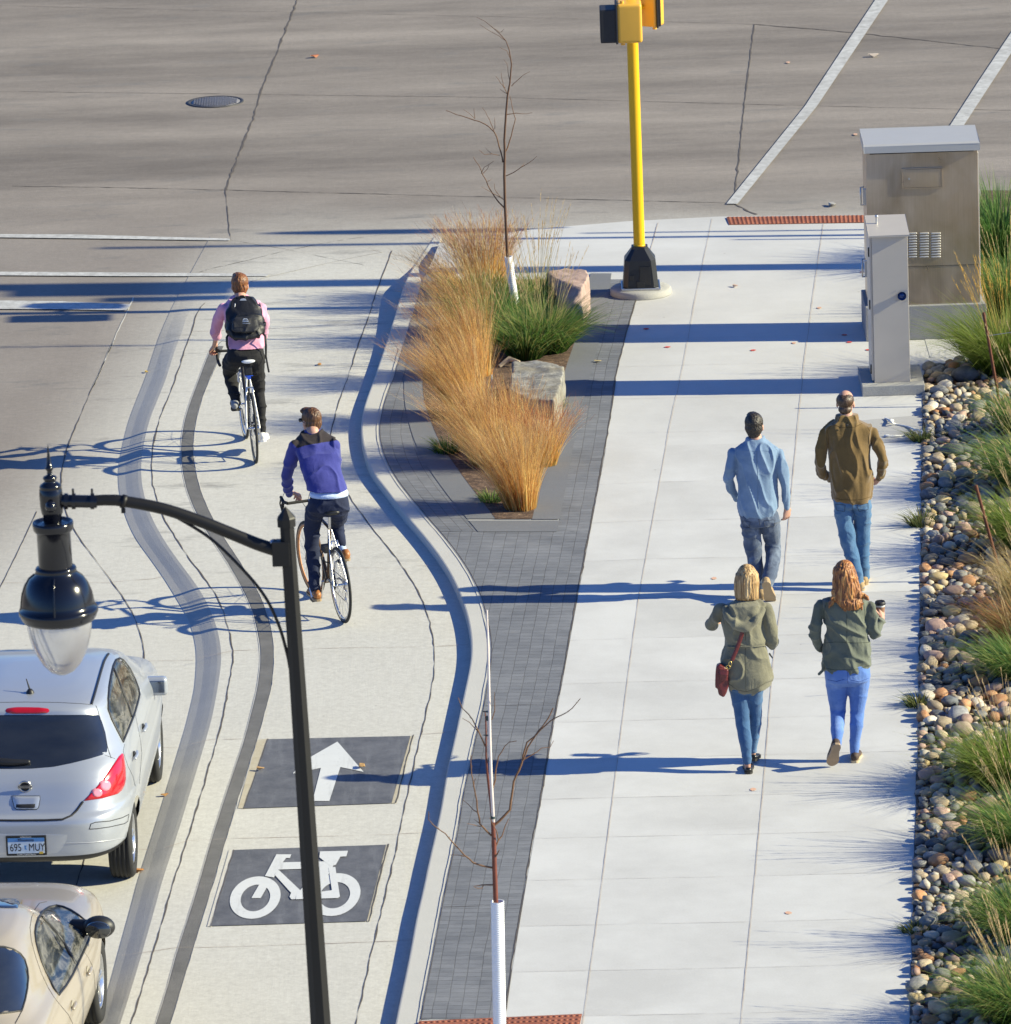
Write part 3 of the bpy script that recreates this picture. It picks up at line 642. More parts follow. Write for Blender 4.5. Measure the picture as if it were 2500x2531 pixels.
# ---- big cabinet
tc = tz(2050, 250, .3883)
fb = G(*tc(730, 1508), SW_Z); Yc = fb.y; s_ = PXM(fb)
def Pc(x, y, dy=0): return P(*tc(x, y), Yc+dy)
root = thing('traffic_cabinet', (fb.x, Yc+.33, SW_Z), 'tall brushed steel traffic control cabinet on a dark concrete plinth', 'utility cabinet')
xl, xr = Pc(243, 320).x, Pc(940, 320).x; zt = Pc(600, 318).z; zb_ = Pc(730, 1290).z
w_ = 1.105; xc = (Pc(250, 900).x+Pc(953, 900).x)/2
mb = MB(); mb.box((xc, Yc+.36, (zt+zb_)/2), (w_, .68, zt-zb_)); link('cabinet_body', mb.mesh('b', .004), M_STEEL, root)
mb = MB(); mb.box((xc+.01, Yc+.36, (SW_Z+zb_)/2), (w_+.10, .80, zb_-SW_Z-.004)); link('plinth', mb.mesh('b', .008), M_CONCD, root)
mb = MB(); zr = zt; prof = [(-.03, 0), (-.03, .07), (-.005, .085), (.70, .10), (.70, 0)]
A = [Vector((xc-w_/2-.02, Yc+.0+a, zr+b)) for a, b in prof]; mb.prism(A, (w_+.04, 0, 0)); link('lid', fixn(mb.mesh('b', .003)), M_STEELT, root)
mb = MB(); mb.box((xc, Yc+.012, zt-.012), (w_*.93, .012, .010)); link('drip_edge', mb.mesh(), M_BLK, root)
a, b = Pc(470, 436), Pc(716, 547); c_ = (a+b)/2; wd, hd = b.x-a.x, a.z-b.z
fr_ = MB()
for dx, dz, ww, hh in ((0, hd/2+.006, wd+.024, .012), (0, -hd/2-.006, wd+.024, .012), (-wd/2-.006, 0, .012, hd), (wd/2+.006, 0, .012, hd)): fr_.box((c_.x+dx, Yc+.015, c_.z+dz), (ww, .018, hh))
pdr = link('police_door', rbox(Vector((c_.x, Yc+.014, c_.z)), (wd-.006, .010, hd-.006), .002), M_STEEL, root); link('door_frame', fr_.mesh('b', .002), M_STEEL, pdr)
mb = MB(); mb.tube([(c_.x-wd*.34, Yc+.0, c_.z), (c_.x-wd*.34, Yc+.012, c_.z)], .011, 12); link('lock', mb.mesh(), M_GALV, pdr)
mb = MB()
for x0, x1 in ((508, 560), (577, 636), (650, 712)):
    for k in range(10):
        yy = 843+k*16.6; q = Pc((x0+x1)/2, yy); wv_ = Pc(x1, yy).x-Pc(x0, yy).x
        mb.limb([(q.x-wv_*.42, Yc+.018, q.z), (q.x+wv_*.42, Yc+.018, q.z)], [(.011, .0085)]*2, 8, (0, 1, 0))
link('louvres', mb.mesh(), M_STEELT, root)
mb = MB(); q = Pc(730, 1048); mb.box((xc, Yc+.018, q.z), (w_-.01, .004, .003)); link('panel_seam', mb.mesh(), M_BLK, root)
mb = MB(); qx = xc+w_/2; mb.box((qx+.006, Yc+.36, (zt+zb_)/2), (.012, .60, (zt-zb_)*.94)); link('side_door', mb.mesh('b', .003), M_STEELT, root)
q = xc-w_/2
for zz in (1.35, .62):
    mb = MB(); mb.box((q-.012, Yc+.2, zz+.2), (.03, .05, .16)); mb.tube([(q-.02, Yc+.2, zz+.3), (q-.05, Yc+.18, zz+.3), (q-.05, Yc+.18, zz+.12), (q-.02, Yc+.2, zz+.12)], .008, 8); link('door_handle', mb.mesh(), M_GALV, root)
# ---- small cabinet
fs_ = G(*tc(400, 1792), SW_Z+.10); Ys = fs_.y
def Pd(x, y, dy=0): return P(*tc(x, y), Ys+dy)
x0, x1 = (Pd(272, 860).x+Pd(289, 1790).x)/2, (Pd(503, 860).x+Pd(516, 1790).x)/2; zt = Pd(390, 852).z; xc = (x0+x1)/2; w_ = x1-x0
root = thing('meter_cabinet', (xc, Ys+.3, SW_Z), 'narrow grey meter cabinet on a low concrete pad before the big steel cabinet', 'utility cabinet')
pl, pr_ = Pd(207, 1800).x, Pd(606, 1800).x; mb = MB(); mb.box(((pl+pr_)/2, Ys+.30, SW_Z+.05), (pr_-pl, .84, .10)); link('concrete_pad', mb.mesh('b', .008), M_CONCB, root)
mb = MB(); mb.box((xc, Ys+.3, (SW_Z+.1+zt)/2), (w_, .58, zt-SW_Z-.10)); link('cabinet_body', mb.mesh('b', .004), M_CAB, root)
mb = MB(); A = [Vector((xc-w_/2-.03, Ys+a, zt+b)) for a, b in [(-.035, -.012), (-.035, .006), (.62, .065), (.62, 0)]]; mb.prism(A, (w_+.045, 0, 0)); link('lid', fixn(mb.mesh('b', .002)), M_CAB, root)
q = Pd(464, 1238)
mb = MB(); mb.lathe([(.001, .0), (.034, 0), (.043, .010), (.043, .018)], (q.x, Ys+.01-.018+.006, q.z), 28, Matrix.Rotation(math.pi/2, 3, 'X')); mb.ball((q.x, Ys+.012, q.z), (.036, .03, .036), 20, 12)
link('meter_window', mb.mesh(), simple('blue_glass', (.02, .05, .16), .08, .2), root)
mb = MB()
for dx, dz in ((-.052, .052), (.052, .052), (-.052, -.052), (.052, -.052)): mb.tube([(q.x+dx, Ys+.004, q.z+dz), (q.x+dx, Ys+.013, q.z+dz)], .004, 8)
link('screw', mb.mesh(), M_GALV, root)
mb = MB(); mb.box((x0-.012, Ys+.30, (SW_Z+.1+zt)/2), (.022, .54, (zt-SW_Z-.1)*.97)); ld = link('side_door', mb.mesh('b', .004), M_CAB, root)
mb = MB()
for zz in (1.52, 1.0, .36): mb.box((x0-.026, Ys+.05, zz), (.02, .03, .09))
link('hinge', mb.mesh('b', .003), M_BLK, ld)
q = Pd(302, 722, .35); mb = MB(); mb.tube([(q.x, Ys+.35, zt+.03), (q.x, Ys+.35, zt+.10)], .010, 10); mb.ball((q.x, Ys+.35, zt+.11), .017); link('lifting_eye', mb.mesh(), M_GALV, root)
# ---- street lamp (foreground)
YL = -26.0; tl = tz(0, 1080, .3106); u = lambda x, y: P(x, y, YL); k_ = 1/PXM(u(145, 1400))
post_top = u(708, 1275); foot = post_top+(u(793, 2531)-post_top)*((post_top.z-.1)/(post_top.z-u(793, 2531).z))
root = thing('street_lamp', (foot.x, foot.y, .1), 'black street lamp with a frosted teardrop globe hanging from a curved arm', 'street lamp')
M_LB = simple('gloss_black_lamp', (.006, .007, .012), .16, var=.3, scale=5); M_LP = simple('black_lamp_post', (.008, .0075, .0075), .5, var=.25, scale=8, Specular_IOR_Level=.35)
pts = [foot, post_top.lerp(foot, .5), u(793, 2531), post_top]; ax = (post_top-foot).normalized()
r0, r1 = 17.6*k_, 25.5*k_; L_ = (u(793, 2531)-post_top).length
rr = lambda p: r0+(r1-r0)*min(1.6, (p-post_top).length/L_)
mb = MB(); mb.tube([foot, foot.lerp(post_top, .3), u(793, 2531), post_top], [rr(foot)*1.06, rr(foot.lerp(post_top, .3))*1.06, r1*1.06, r0*1.06], 8, True, (math.cos(.39), math.sin(.39), 0), False); link('post', fixn(mb.mesh()), M_LP, root)
mb = MB(); c0 = u(709, 1300); Rl = ax.to_track_quat('Z', 'Y').to_matrix() @ Matrix.Rotation(math.pi/8, 3, 'Z')
mb.lathe([(.001, 50*k_), (22*k_, 24*k_), (24*k_, 20*k_), (24*k_, 0), (18*k_, 0)], c0, 8, Rl, False); link('post_cap', fixn(mb.mesh()), M_LP, root)
def curve3(pts, n=10):
    out = []; P_ = [pts[0]]+list(pts)+[pts[-1]]
    for i in range(1, len(P_)-2):
        for j in range(n):
            t = j/n; a, b, c, d = P_[i-1], P_[i], P_[i+1], P_[i+2]
            out.append(.5*((2*b)+(c-a)*t+(2*a-5*b+4*c-d)*t*t+(3*b-a-3*c+d)*t**3))
    out.append(pts[-1]); return out
arm = curve3([u(*q) for q in ((225,1238),(265,1236),(307,1239),(401,1257),(495,1288),(590,1326),(640,1346),(690,1362))])
mb = MB(); mb.tube(arm, [13.5*k_+3.0*k_*(i/len(arm)) for i in range(len(arm))], 16); mb.tube([u(300,1238), u(312,1241)], 17.5*k_, 16); mb.box(u(305,1262), (10*k_, 14*k_, 10*k_)); link('arm', fixn(mb.mesh()), M_LP, root)
brc = curve3([u(*q) for q in ((400,1262),(430,1275),(519,1330),(599,1406),(656,1476),(690,1547),(709,1612),(716,1645))])
mb = MB(); mb.tube(brc, 4*k_, 8); mb.box(u(716, 1630), (9*k_, 14*k_, 40*k_)); link('brace', fixn(mb.mesh()), M_LP, root)
mb = MB(); mb.box(u(695, 1366), (44*k_, 40*k_, 62*k_)); mb.tube([u(683,1340), u(683,1400)], 6*k_, 8); mb.tube([u(672,1342), u(694,1342)], 7*k_, 10); link('bracket', mb.mesh('b', .006), M_LP, root)
mb = MB(); mb.tube([u(668,1341), u(676,1341)], 7*k_, 8); mb.tube([u(684,1341), u(692,1341)], 6*k_, 8); link('bolt', mb.mesh(), M_GALV, root)
mb = MB(); mb.tube([u(150,1238), u(240,1240)], 16*k_, 20)
for x in (163, 182, 228): mb.tube([u(x-4,1239), u(x+5,1239)], 20*k_, 20)
for x in (181, 228): mb.tube([u(x,1222), u(x-1,1208)], 3*k_, 6)
cpl = link('coupling', mb.mesh(), M_LB, root)
ctop, cbot = u(118, 1100), u(155, 1667); axl = (ctop-cbot).normalized(); Ll = (ctop-cbot).length; Rx = axl.to_track_quat('Z', 'Y').to_matrix()
def zq(z): return Ll*(1-(z-65)/(1890-65))
def LP(prof): return [(max(.001, r*.3106*k_), zq(z)) for r, z in prof]
mb = MB(); mb.lathe(LP([(0,62),(6,90),(14,170),(24,235),(36,243),(30,258),(20,270),(22,300),(50,312),(57,325),(50,340),(42,350),(60,362),(82,378),(90,395),(82,402),(90,412),(94,470),(94,540),(86,600),(76,618),(72,670)]), cbot, 32, Rx); link('finial', fixn(mb.mesh()), M_LB, root)
mb = MB(); bq = cbot+Rx @ Vector((0, 0, zq(520))); mb.lathe([(.001, .045), (30*.31*k_, .04), (44*.31*k_, .02), (46*.31*k_, 0)], bq+Vector((0, -.085, 0)), 20, Matrix.Rotation(math.pi/2, 3, 'X')); link('boss', mb.mesh(), M_LB, root)
mb = MB(); mb.lathe(LP([(70,672),(130,690),(148,672),(160,668),(164,690),(160,730),(146,748),(135,752),(136,1028)]), cbot, 40, Rx); link('neck', mb.mesh(), M_LB, root)
mb = MB(); mb.lathe(LP([(136,1026),(158,1030),(166,1045),(160,1060),(168,1072),(172,1082),(215,1115),(252,1170),(278,1240),(290,1310),(296,1352),(312,1358),(318,1375),(316,1395),(305,1410),(300,1430),(285,1452),(262,1462),(250,1462)]), cbot, 56, Rx)
fn_ = [(math.cos(a), math.sin(a)) for a in (-1.62, -.05, 3.2)]
dome = link('dome', mb.mesh(), M_LB, root)
for ca, sa in fn_:
    mb = MB(); prof = [(172,1082),(215,1115),(252,1170),(278,1240),(290,1310),(297,1360)]
    mb.tube([cbot+Rx @ Vector((ca*r*.3106*k_*1.01, sa*r*.3106*k_*1.01, zq(z))) for r, z in prof], .006, 6); link('rib', mb.mesh(), M_LB, dome)
mg = N('frosted_globe'); f = mg.noise(mg.pos((3, 3, 5), obj=True), 2, 4, .6)
M_GLO = mg.done(mg.mix(f, (.70, .70, .71), (.86, .86, .87)), .16, Transmission_Weight=.88, IOR=1.04, Coat_Weight=.5)
mb = MB(); mb.lathe(LP([(255,1452),(258,1500),(248,1570),(228,1650),(195,1730),(150,1805),(95,1862),(45,1886),(0,1892)]), cbot, 48, Rx)
gl = fixn(mb.mesh()); link('globe', gl, M_GLO, root)
# ---- off-frame signal mast and lamp posts whose shadows cross the pavement
def gshadow(px, py, h, z=SW_Z):
    """foot of an upright thing whose tip shadow (height h) falls at the photo pixel"""
    g = G(px, py, z); L = h/math.tan(SUN_EL); return g+Vector((L*math.cos(SUN_AZ), L*math.sin(SUN_AZ), 0))
def ground_along(px, py, dist, z=SW_Z):
    g = G(px, py, z); return g+Vector((dist*math.cos(SUN_AZ), dist*math.sin(SUN_AZ), 0))
b = ground_along(1600, 661, 7.2); root = thing('signal_mast', (b.x, b.y, SW_Z), 'thick grey signal mast just right of the picture, seen by its shadow', 'signal pole')
mb = MB(); mb.tube([b, b+Vector((0, 0, 7.5))], [.17, .165], 24); link('mast', mb.mesh(), M_GALV, root)
mb = MB(); mb.box(b+Vector((0, -.26, 6.35)), (.3, .35, 1.1)); mb.box(b+Vector((0, -.62, 6.1)), (.3, .22, .6)); link('signal_box', mb.mesh('b', .03), M_BLKR, root)
b = ground_along(1500, 588, 7.6, .04); root = thing('flag_post', (b.x, b.y, SW_Z), 'slim grey post just right of the picture, seen by its shadow near the street', 'post')
mb = MB(); mb.tube([b, b+Vector((0, 0, 6.6))], .05, 12); link('post', mb.mesh(), M_GALV, root)
mb = MB(); mb.tube([b+Vector((.02, .35, 0)), b+Vector((.02, .28, 4.0))], .03, 10); mb.tube([b+Vector((.02, -.25, 0)), b+Vector((.02, -.2, 3.2))], .025, 10); link('brace_rod', mb.mesh(), M_GALV, root)
mb = MB(); mb.ball(b+Vector((.0, .62, 4.9)), (.12, .12, .85), 12, 10); mb.tube([b+Vector((0, .05, 4.6)), b+Vector((0, .62, 4.3))], .04, 8); link('banner', mb.mesh(), M_BLKR, root)
# ---- manhole
c_ = G(532.6, 252, 0); mb = MB(); mb.lathe([(.44*.0+.332, .001), (.332, .009), (.318, .012), (.296, .010), (.29, .004)], c_, 48); R_ = 'x'
root = thing('manhole_cover', (c_.x, c_.y, 0), 'round cast iron manhole cover with a grid of studs in the street', 'manhole')
M_IRON = simple('cast_iron', (.06, .058, .06), .6, .3, var=.3, scale=40); link('rim', mb.mesh(), M_IRON, root)
mb = MB(); mb.lathe([(.001, .006), (.288, .006), (.288, .002)], c_, 48); 
for i in range(-9, 10):
    for j in range(-9, 10):
        if math.hypot(i, j) < 9: mb.box((c_.x+i*.03, c_.y+j*.03, .010), (.019, .019, .008))
link('cover', mb.mesh(), simple('worn_iron', (.22, .21, .215), .5, .3, var=.2), root)
# ---- saplings
M_BARK = simple('sapling_bark', (.11, .055, .03), .75, var=.35, scale=25, bump=.001); M_BARKR = simple('red_sapling_bark', (.15, .038, .022), .6, var=.3, scale=25, bump=.001)
M_TWIG = simple('twig_bark', (.15, .075, .035), .7, var=.3, scale=30)
M_PVC = simple('white_tree_guard', (.80, .81, .84), .45, var=.03); M_TIE = simple('green_tie', (.012, .035, .035), .6); M_STK = simple('pale_stake', (.66, .58, .55), .6, var=.06)
def branchset(mb, tile, Y, L, r0, zig=.008, dy=.12):
    for pts, r in L:
        W = []; d = rnd.uniform(-1, 1)*dy; n = len(pts)
        for i, (x, y) in enumerate(pts): W.append(P(*tile(x, y), Y+d*(i/max(1, n-1))))
        out = [W[0]]
        for a, b in zip(W, W[1:]):
            m_ = max(1, int((b-a).length/.04))
            for i in range(1, m_+1):
                q = a.lerp(b, i/m_); out.append(q+Vector((rnd.uniform(-1, 1), rnd.uniform(-1, 1), rnd.uniform(-1, 1)))*zig*.45)
        k = len(out); mb.tube(out, [r*1.15*(1-.6*i/(k-1)) for i in range(k)], 6)
        for i in range(2, k-1):
            if rnd.random() < .35:
                t = (out[i+1]-out[i]).normalized(); o_ = Vector((rnd.uniform(-1, 1), rnd.uniform(-1, 1), rnd.uniform(0, 1))).normalized()
                mb.tube([out[i], out[i]+(t*.6+o_*.8)*rnd.uniform(.008, .022)], [r*.35, r*.15], 4)
t6 = tz(900, 1600, .3145); gb = G(1243, 2622, SW_Z); Yt = gb.y
root = thing('sapling', (gb.x, gb.y, SW_Z), 'leafless sapling with reddish trunk, white corrugated guard and a tall stake, in the brick paving', 'tree', 'young street trees')
mb = MB(); tr = [P(x, y, Yt) for x, y in ((1238,2600),(1231,2400),(1226,2231),(1222.8,2139),(1221,2072),(1218,2021),(1213,1977),(1206,1921),(1202,1867),(1202,1820),(1201,1773),(1199,1757))]
mb.tube([Vector((tr[0].x, Yt, SW_Z))]+tr, [.02, .02, .0195, .0185, .0175, .0165, .014, .011, .009, .007, .006, .005, .003], 10); link('trunk', mb.mesh(), M_BARKR, root)
mb = MB(); branchset(mb, t6, Yt, [
 ([(1030,1395),(1100,1325),(1148,1275),(1165,1150),(1180,1060),(1240,910),(1250,850),(1280,750),(1340,700),(1400,620),(1450,560),(1490,475)], .0085),
 ([(1250,890),(1290,790),(1350,690),(1430,610),(1510,550),(1560,535),(1640,480),(1705,400)], .006), ([(1260,880),(1360,820),(1400,795),(1460,785),(1490,735)], .004),
 ([(1000,1480),(940,1420),(915,1390),(895,1300),(890,1210),(865,1100),(845,1000),(840,850)], .0065), ([(895,1300),(860,1280),(780,1200)], .0035), ([(865,1080),(875,1030)], .003),
 ([(915,1410),(860,1395),(810,1388)], .003), ([(915,1390),(865,1350)], .003),
 ([(1015,1735),(930,1715),(860,1690),(790,1640),(710,1550),(640,1470),(550,1400),(510,1350),(510,1290)], .0065), ([(790,1645),(740,1632),(680,1635)], .003),
 ([(1030,1580),(1060,1520),(1085,1480),(1110,1410),(1140,1350)], .0055), ([(1055,1510),(1040,1440),(990,1340)], .004),
 ([(1010,1120),(1030,1040),(1040,950),(1060,860),(1110,780),(1145,745),(1200,740)], .0055),
 ([(955,780),(905,670),(850,570),(820,530),(770,480),(740,395)], .005), ([(905,670),(830,590),(775,560)], .0035), ([(1005,570),(1025,500),(1030,420),(1022,350)], .0035),
 ([(1015,1868),(930,1870),(870,1875)], .005), ([(940,1868),(930,1895),(890,1895),(860,1880)], .0035), ([(1030,1650),(1065,1595)], .007)], 0)
link('branches', mb.mesh(), M_TWIG, root)
def guard(top, bot, r, step):
    mb = MB(); L = (top-bot).length; n = int(L/step); R = (top-bot).normalized().to_track_quat('Z', 'Y').to_matrix(); prof = [(r*.86, 0)]
    for i in range(n*4+1): prof.append((r*(1-.045*(1-math.cos(i*math.pi/2))), L*i/(n*4)))
    prof += [(r*.88, L), (r*.88, L*.9)]; mb.lathe(prof, bot, 28, R); return mb.mesh()
link('trunk_guard', guard(P(1230, 2228, Yt), Vector((P(1236, 2600, Yt).x, Yt, SW_Z)), .0485, .016), M_PVC, root)
st = [P(x, y, Yt-.03) for x, y in ((1219,2014),(1214.5,1930),(1211,1820),(1210,1757),(1207,1600),(1204,1508))]
sr = thing('tree_stake', (st[0].x, st[0].y, st[0].z), 'pale thin stake tied along the top of the near sapling with dark green ties', 'tree stake')
mb = MB(); mb.tube([P(1221, 2060, Yt+.045)]+st, [.010, .0125, .012, .0115, .0105, .009, .006], 10); link('stake_pole', mb.mesh(), M_STK, sr)
mb = MB()
for y, h in ((505,.006),(558,.03),(692,.006),(885,.026),(1325,.045)):
    q = P(*t6(np.interp(y,[500,1325],[975,1012]), y), Yt-.02); mb.tube([q-Vector((0, 0, h/2)), q+Vector((0, 0, h/2))], .0165, 12)
    if h < .01: mb.tube([q, q+Vector((-.04, .01, .0))], .004, 6)
link('tie', mb.mesh(), M_TIE, sr)
tf = tz(1080, 0, .3932); gb = G(1283, 812, SW_Z); Yf = gb.y
root = thing('sapling', (gb.x, gb.y, SW_Z), 'leafless crooked sapling with short white guard rising from the planting bed grasses', 'tree', 'young street trees')
mb = MB(); tr = [P(*tf(x, y), Yf) for x, y in ((500,1990),(470,1780),(445,1610),(430,1300),(425,1100),(428,950),(425,880),(435,720),(445,600),(460,520),(470,400),(455,310),(435,255),(400,215),(350,170),(300,130),(250,107))]
mb.tube([gb]+tr, [.017,.017,.016,.0155,.014,.013,.012,.011,.0105,.0095,.008,.0065,.005,.0045,.004,.003,.0025,.0015], 8); link('trunk', mb.mesh(), M_BARK, root)
mb = MB(); branchset(mb, tf, Yf, [([(435,255),(390,225),(330,190),(270,152)], .003), ([(400,205),(375,185),(350,172)], .0025), ([(405,200),(425,178)], .0025), ([(465,370),(440,320),(395,295)], .003),
 ([(458,500),(450,450),(440,400),(420,370)], .003), ([(445,590),(420,540),(410,490),(405,455)], .0035), ([(430,550),(400,520),(372,475)], .003), ([(445,590),(420,575),(395,560)], .003), ([(470,540),(510,500),(550,465),(585,450)], .0035),
 ([(440,718),(500,710),(560,715),(600,708)], .004), ([(435,950),(455,900),(475,820),(495,745),(480,690),(465,630),(460,600)], .0055),
 ([(415,1020),(405,960),(385,890),(365,830),(330,795),(270,765),(200,740),(120,718),(60,692)], .0065), ([(360,820),(330,750),(305,700),(285,675)], .0035), ([(240,745),(200,710),(170,685)], .003), ([(240,740),(235,680)], .003), ([(365,810),(365,740)], .003),
 ([(395,975),(345,965),(300,970),(265,940)], .0035), ([(345,965),(305,930)], .0025), ([(435,1105),(480,1085),(530,1050),(580,1025),(630,980)], .0045), ([(530,1050),(555,1020)], .003),
 ([(425,1305),(390,1270),(350,1210),(320,1160),(310,1130),(290,1095),(265,1040),(232,988)], .006), ([(280,1090),(300,1050),(360,1010)], .0035), ([(290,1090),(320,1060),(330,1035)], .003),
 ([(435,1265),(400,1240),(365,1190),(360,1155)], .004), ([(400,1240),(330,1200),(280,1175)], .0035), ([(320,1140),(345,1125)], .0025)], 0)
link('branches', mb.mesh(), M_TWIG, root)
link('trunk_guard', guard(P(1257, 634, Yf), Vector((P(1283, 812, Yf).x, Yf, SW_Z)), .042, .02), M_PVC, root)
# ---- boulders
def boulder(pts, mat, name, lab, seed, nz=.03, vox=.02, cat='boulder'):
    bm = bmesh.new(); [bm.verts.new(p) for p in pts]; r = bmesh.ops.convex_hull(bm, input=bm.verts)
    me = bpy.data.meshes.new('h'); bm.to_mesh(me); bm.free(); me = remesh(me, vox, 2)
    s = Vector((seed*3.1, seed, 0)); me = displace(me, lambda p, n: nz*(mnoise.fractal((p+s)*5, 1, 2, 4))*.6); o = link(name, me, mat)
    c = sum((Vector(p) for p in pts), Vector())/len(pts); origin_to(o, (c.x, c.y, SW_Z)); tag(o, lab, cat); return o
def rockmat(name, a, b, c2, sc=6):
    m = N(name); p = m.pos(obj=True); f = m.noise(p, sc, 8, .75); g = m.noise(p, sc*.4, 3, .5)
    c = m.mix(m.ramp(f, [(.38, 0), (.62, 1)]), a, b); c = m.mix(m.ramp(g, [(.45, 0), (.7, .7)]), c, c2); m.bump(f, .015); return m.done(c, .85)
def hullpts(front, back, dz=0):
    return front+back
R1 = rockmat('pink_granite', (.30, .20, .17), (.46, .33, .28), (.40, .30, .26)); R2 = rockmat('grey_limestone', (.13, .125, .115), (.34, .33, .30), (.22, .19, .13), 9)
def slabpts(img, z_top, zbot):
    return [G(x, y, z_top) for x, y in img]+[Vector((*G(x, y, z_top).xy, zbot)) for x, y in img]
boulder(slabpts([(1350,672),(1395,660),(1450,668),(1457,680),(1440,712),(1400,700)], .50, .12)+slabpts([(1385,735),(1440,700),(1452,690),(1440,768),(1400,772)], .30, .12), R1, 'boulder', 'pink granite boulder at the far right corner of the planting bed', 3)
boulder(slabpts([(1268,895),(1330,890),(1396,905),(1390,945),(1372,990),(1300,985),(1258,960)], .42, .12), R2, 'boulder', 'large grey lichen-spotted stone block in the middle of the planting bed', 5)
boulder(slabpts([(1310,1030),(1362,1035),(1352,1075),(1345,1100),(1305,1095)], .26, .12), R2, 'boulder', 'low grey flat stone at the bed edge in front of the large grey block', 8)
# ---- grass clumps
def grassmat(name, rough=.6, tr=.25):
    m = N(name); a = m.n('VertexColor', layer_name='Col').outputs[0]; m.done(a, rough)
    t = m.n('BsdfTranslucent'); m.l(a, t.inputs[0]); x = m.n('MixShader'); x.inputs[0].default_value = .5; m.l(m.b.outputs[0], x.inputs[1]); m.l(t.outputs[0], x.inputs[2])
    m.l(x.outputs[0], m.t.nodes['Material Output'].inputs[0]); m.b.inputs['Specular IOR Level'].default_value = .25; return m.mat
M_GR = grassmat('grass_blades')
def clump(px, py, label, n, h, rad, lean=(0, 0), spread=.5, droop=.25, w=.004, cols=None, tip=None, k=4, name='ornamental_clump', stems=0, sh=1.2, scol=(.60, .45, .24), seed=1, pan=0, pcol=(.42, .22, .10), group=None, z=None, puff=False, hvar=.25, cat='grass clump'):
    R = random.Random(seed*77+5); base = G(px, py, SW_Z) if z is None else G(px, py, z)
    vs = []; fs = []; cs = []
    tp = 1.5 if pan else .7
    def blade(p0, dirv, H, out, dr, wd, c0, c1, k=k):
        b = len(vs); side = Vector((R.uniform(-1, 1), R.uniform(-1, 1), 0)).normalized(); tw = R.uniform(-.4, .4)
        for i in range(k+1):
            t = i/k; p = p0+dirv*H*t+out*(t*t)*H-Vector((0, 0, 1))*dr*H*t**3
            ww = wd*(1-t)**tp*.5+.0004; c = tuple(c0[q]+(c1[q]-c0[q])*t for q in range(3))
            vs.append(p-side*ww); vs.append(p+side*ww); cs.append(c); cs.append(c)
        for i in range(k): fs.append((b+2*i, b+2*i+1, b+2*i+3, b+2*i+2))
        return p0+dirv*H+out*H-Vector((0, 0, 1))*dr*H
    for i in range(n):
        a = R.uniform(0, 2*math.pi); r = rad*math.sqrt(R.random()); u_ = Vector((math.cos(a), math.sin(a), 0))
        p0 = base+u_*r; sp = spread*(r/rad*.7+.3*R.random())*R.uniform(.5, 1.3)
        H = h*R.uniform(1-hvar, 1+hvar*.6)*(1 if R.random() > .2 else .6); d = (Vector((0, 0, 1))+u_*sp*.55+Vector((lean[0], lean[1], 0))*.5).normalized()
        out = u_*sp*.5+Vector((lean[0], lean[1], 0))*R.uniform(.2, .9)+Vector((R.gauss(0, .06), R.gauss(0, .06), 0))
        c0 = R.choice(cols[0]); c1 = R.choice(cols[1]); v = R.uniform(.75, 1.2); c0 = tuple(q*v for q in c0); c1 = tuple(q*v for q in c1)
        e = blade(p0, d, H, out, droop*R.uniform(.4, 1.3), w*R.uniform(.7, 1.3), c0, c1)
        if pan and R.random() < .85:
            for j in range(pan):
                t = R.uniform(.55, 1.0); q = p0+d*H*t+out*(t*t)*H-Vector((0, 0, 1))*droop*.8*H*t**3
                dd = (d+out*1.2+Vector((R.gauss(0, .35), R.gauss(0, .35), R.gauss(.1, .3)))).normalized(); v = R.uniform(.6, 1.3)
                blade(q, dd, R.uniform(.05, .15), Vector((0, 0, 0)), .2, w*.42, tuple(x*v for x in pcol), tuple(x*v*1.1 for x in pcol), 1)
    for i in range(stems):
        a = R.uniform(0, 2*math.pi); u_ = Vector((math.cos(a), math.sin(a), 0)); p0 = base+u_*rad*.5*R.random()
        d = (Vector((0, 0, 1))+u_*R.uniform(.05, .35)+Vector((lean[0], lean[1], 0))*.4).normalized(); H = sh*R.uniform(.75, 1.1); out = u_*R.uniform(0, .12)+Vector((lean[0], lean[1], 0))*.3
        v = R.uniform(.8, 1.25); c = tuple(q*v for q in scol); blade(p0, d, H, out, .06, .0035, (.25, .28, .08), c, 5)
        for j in range(20):
            t = R.uniform(.74, 1.0); q = p0+d*H*t+out*(t*t)*H-Vector((0, 0, 1))*.06*H*t**3
            dd = (d*1.0+Vector((R.gauss(0, .13), R.gauss(0, .13), .1))).normalized(); vv = R.uniform(.8, 1.3)
            blade(q, dd, .035, Vector((0, 0, 0)), 0, .0032, tuple(x*vv for x in scol), tuple(x*vv for x in scol), 1)
    me = mesh(vs, fs, True); ca = me.color_attributes.new('Col', 'FLOAT_COLOR', 'POINT')
    ca.data.foreach_set('color', np.array([(*c, 1) for c in cs], dtype=np.float32).ravel())
    o = link(name, me, M_GR); origin_to(o, base); tag(o, label, cat, group, 'thing'); return o
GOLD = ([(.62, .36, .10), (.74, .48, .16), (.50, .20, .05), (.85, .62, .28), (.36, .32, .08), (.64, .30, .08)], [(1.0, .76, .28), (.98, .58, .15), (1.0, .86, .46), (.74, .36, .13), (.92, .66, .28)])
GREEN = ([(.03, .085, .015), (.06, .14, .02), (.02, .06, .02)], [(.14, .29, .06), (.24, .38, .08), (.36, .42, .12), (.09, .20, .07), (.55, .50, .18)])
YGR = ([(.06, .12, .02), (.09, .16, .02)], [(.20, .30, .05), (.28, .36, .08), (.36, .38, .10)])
GA = 'golden ornamental grasses in the planting bed'
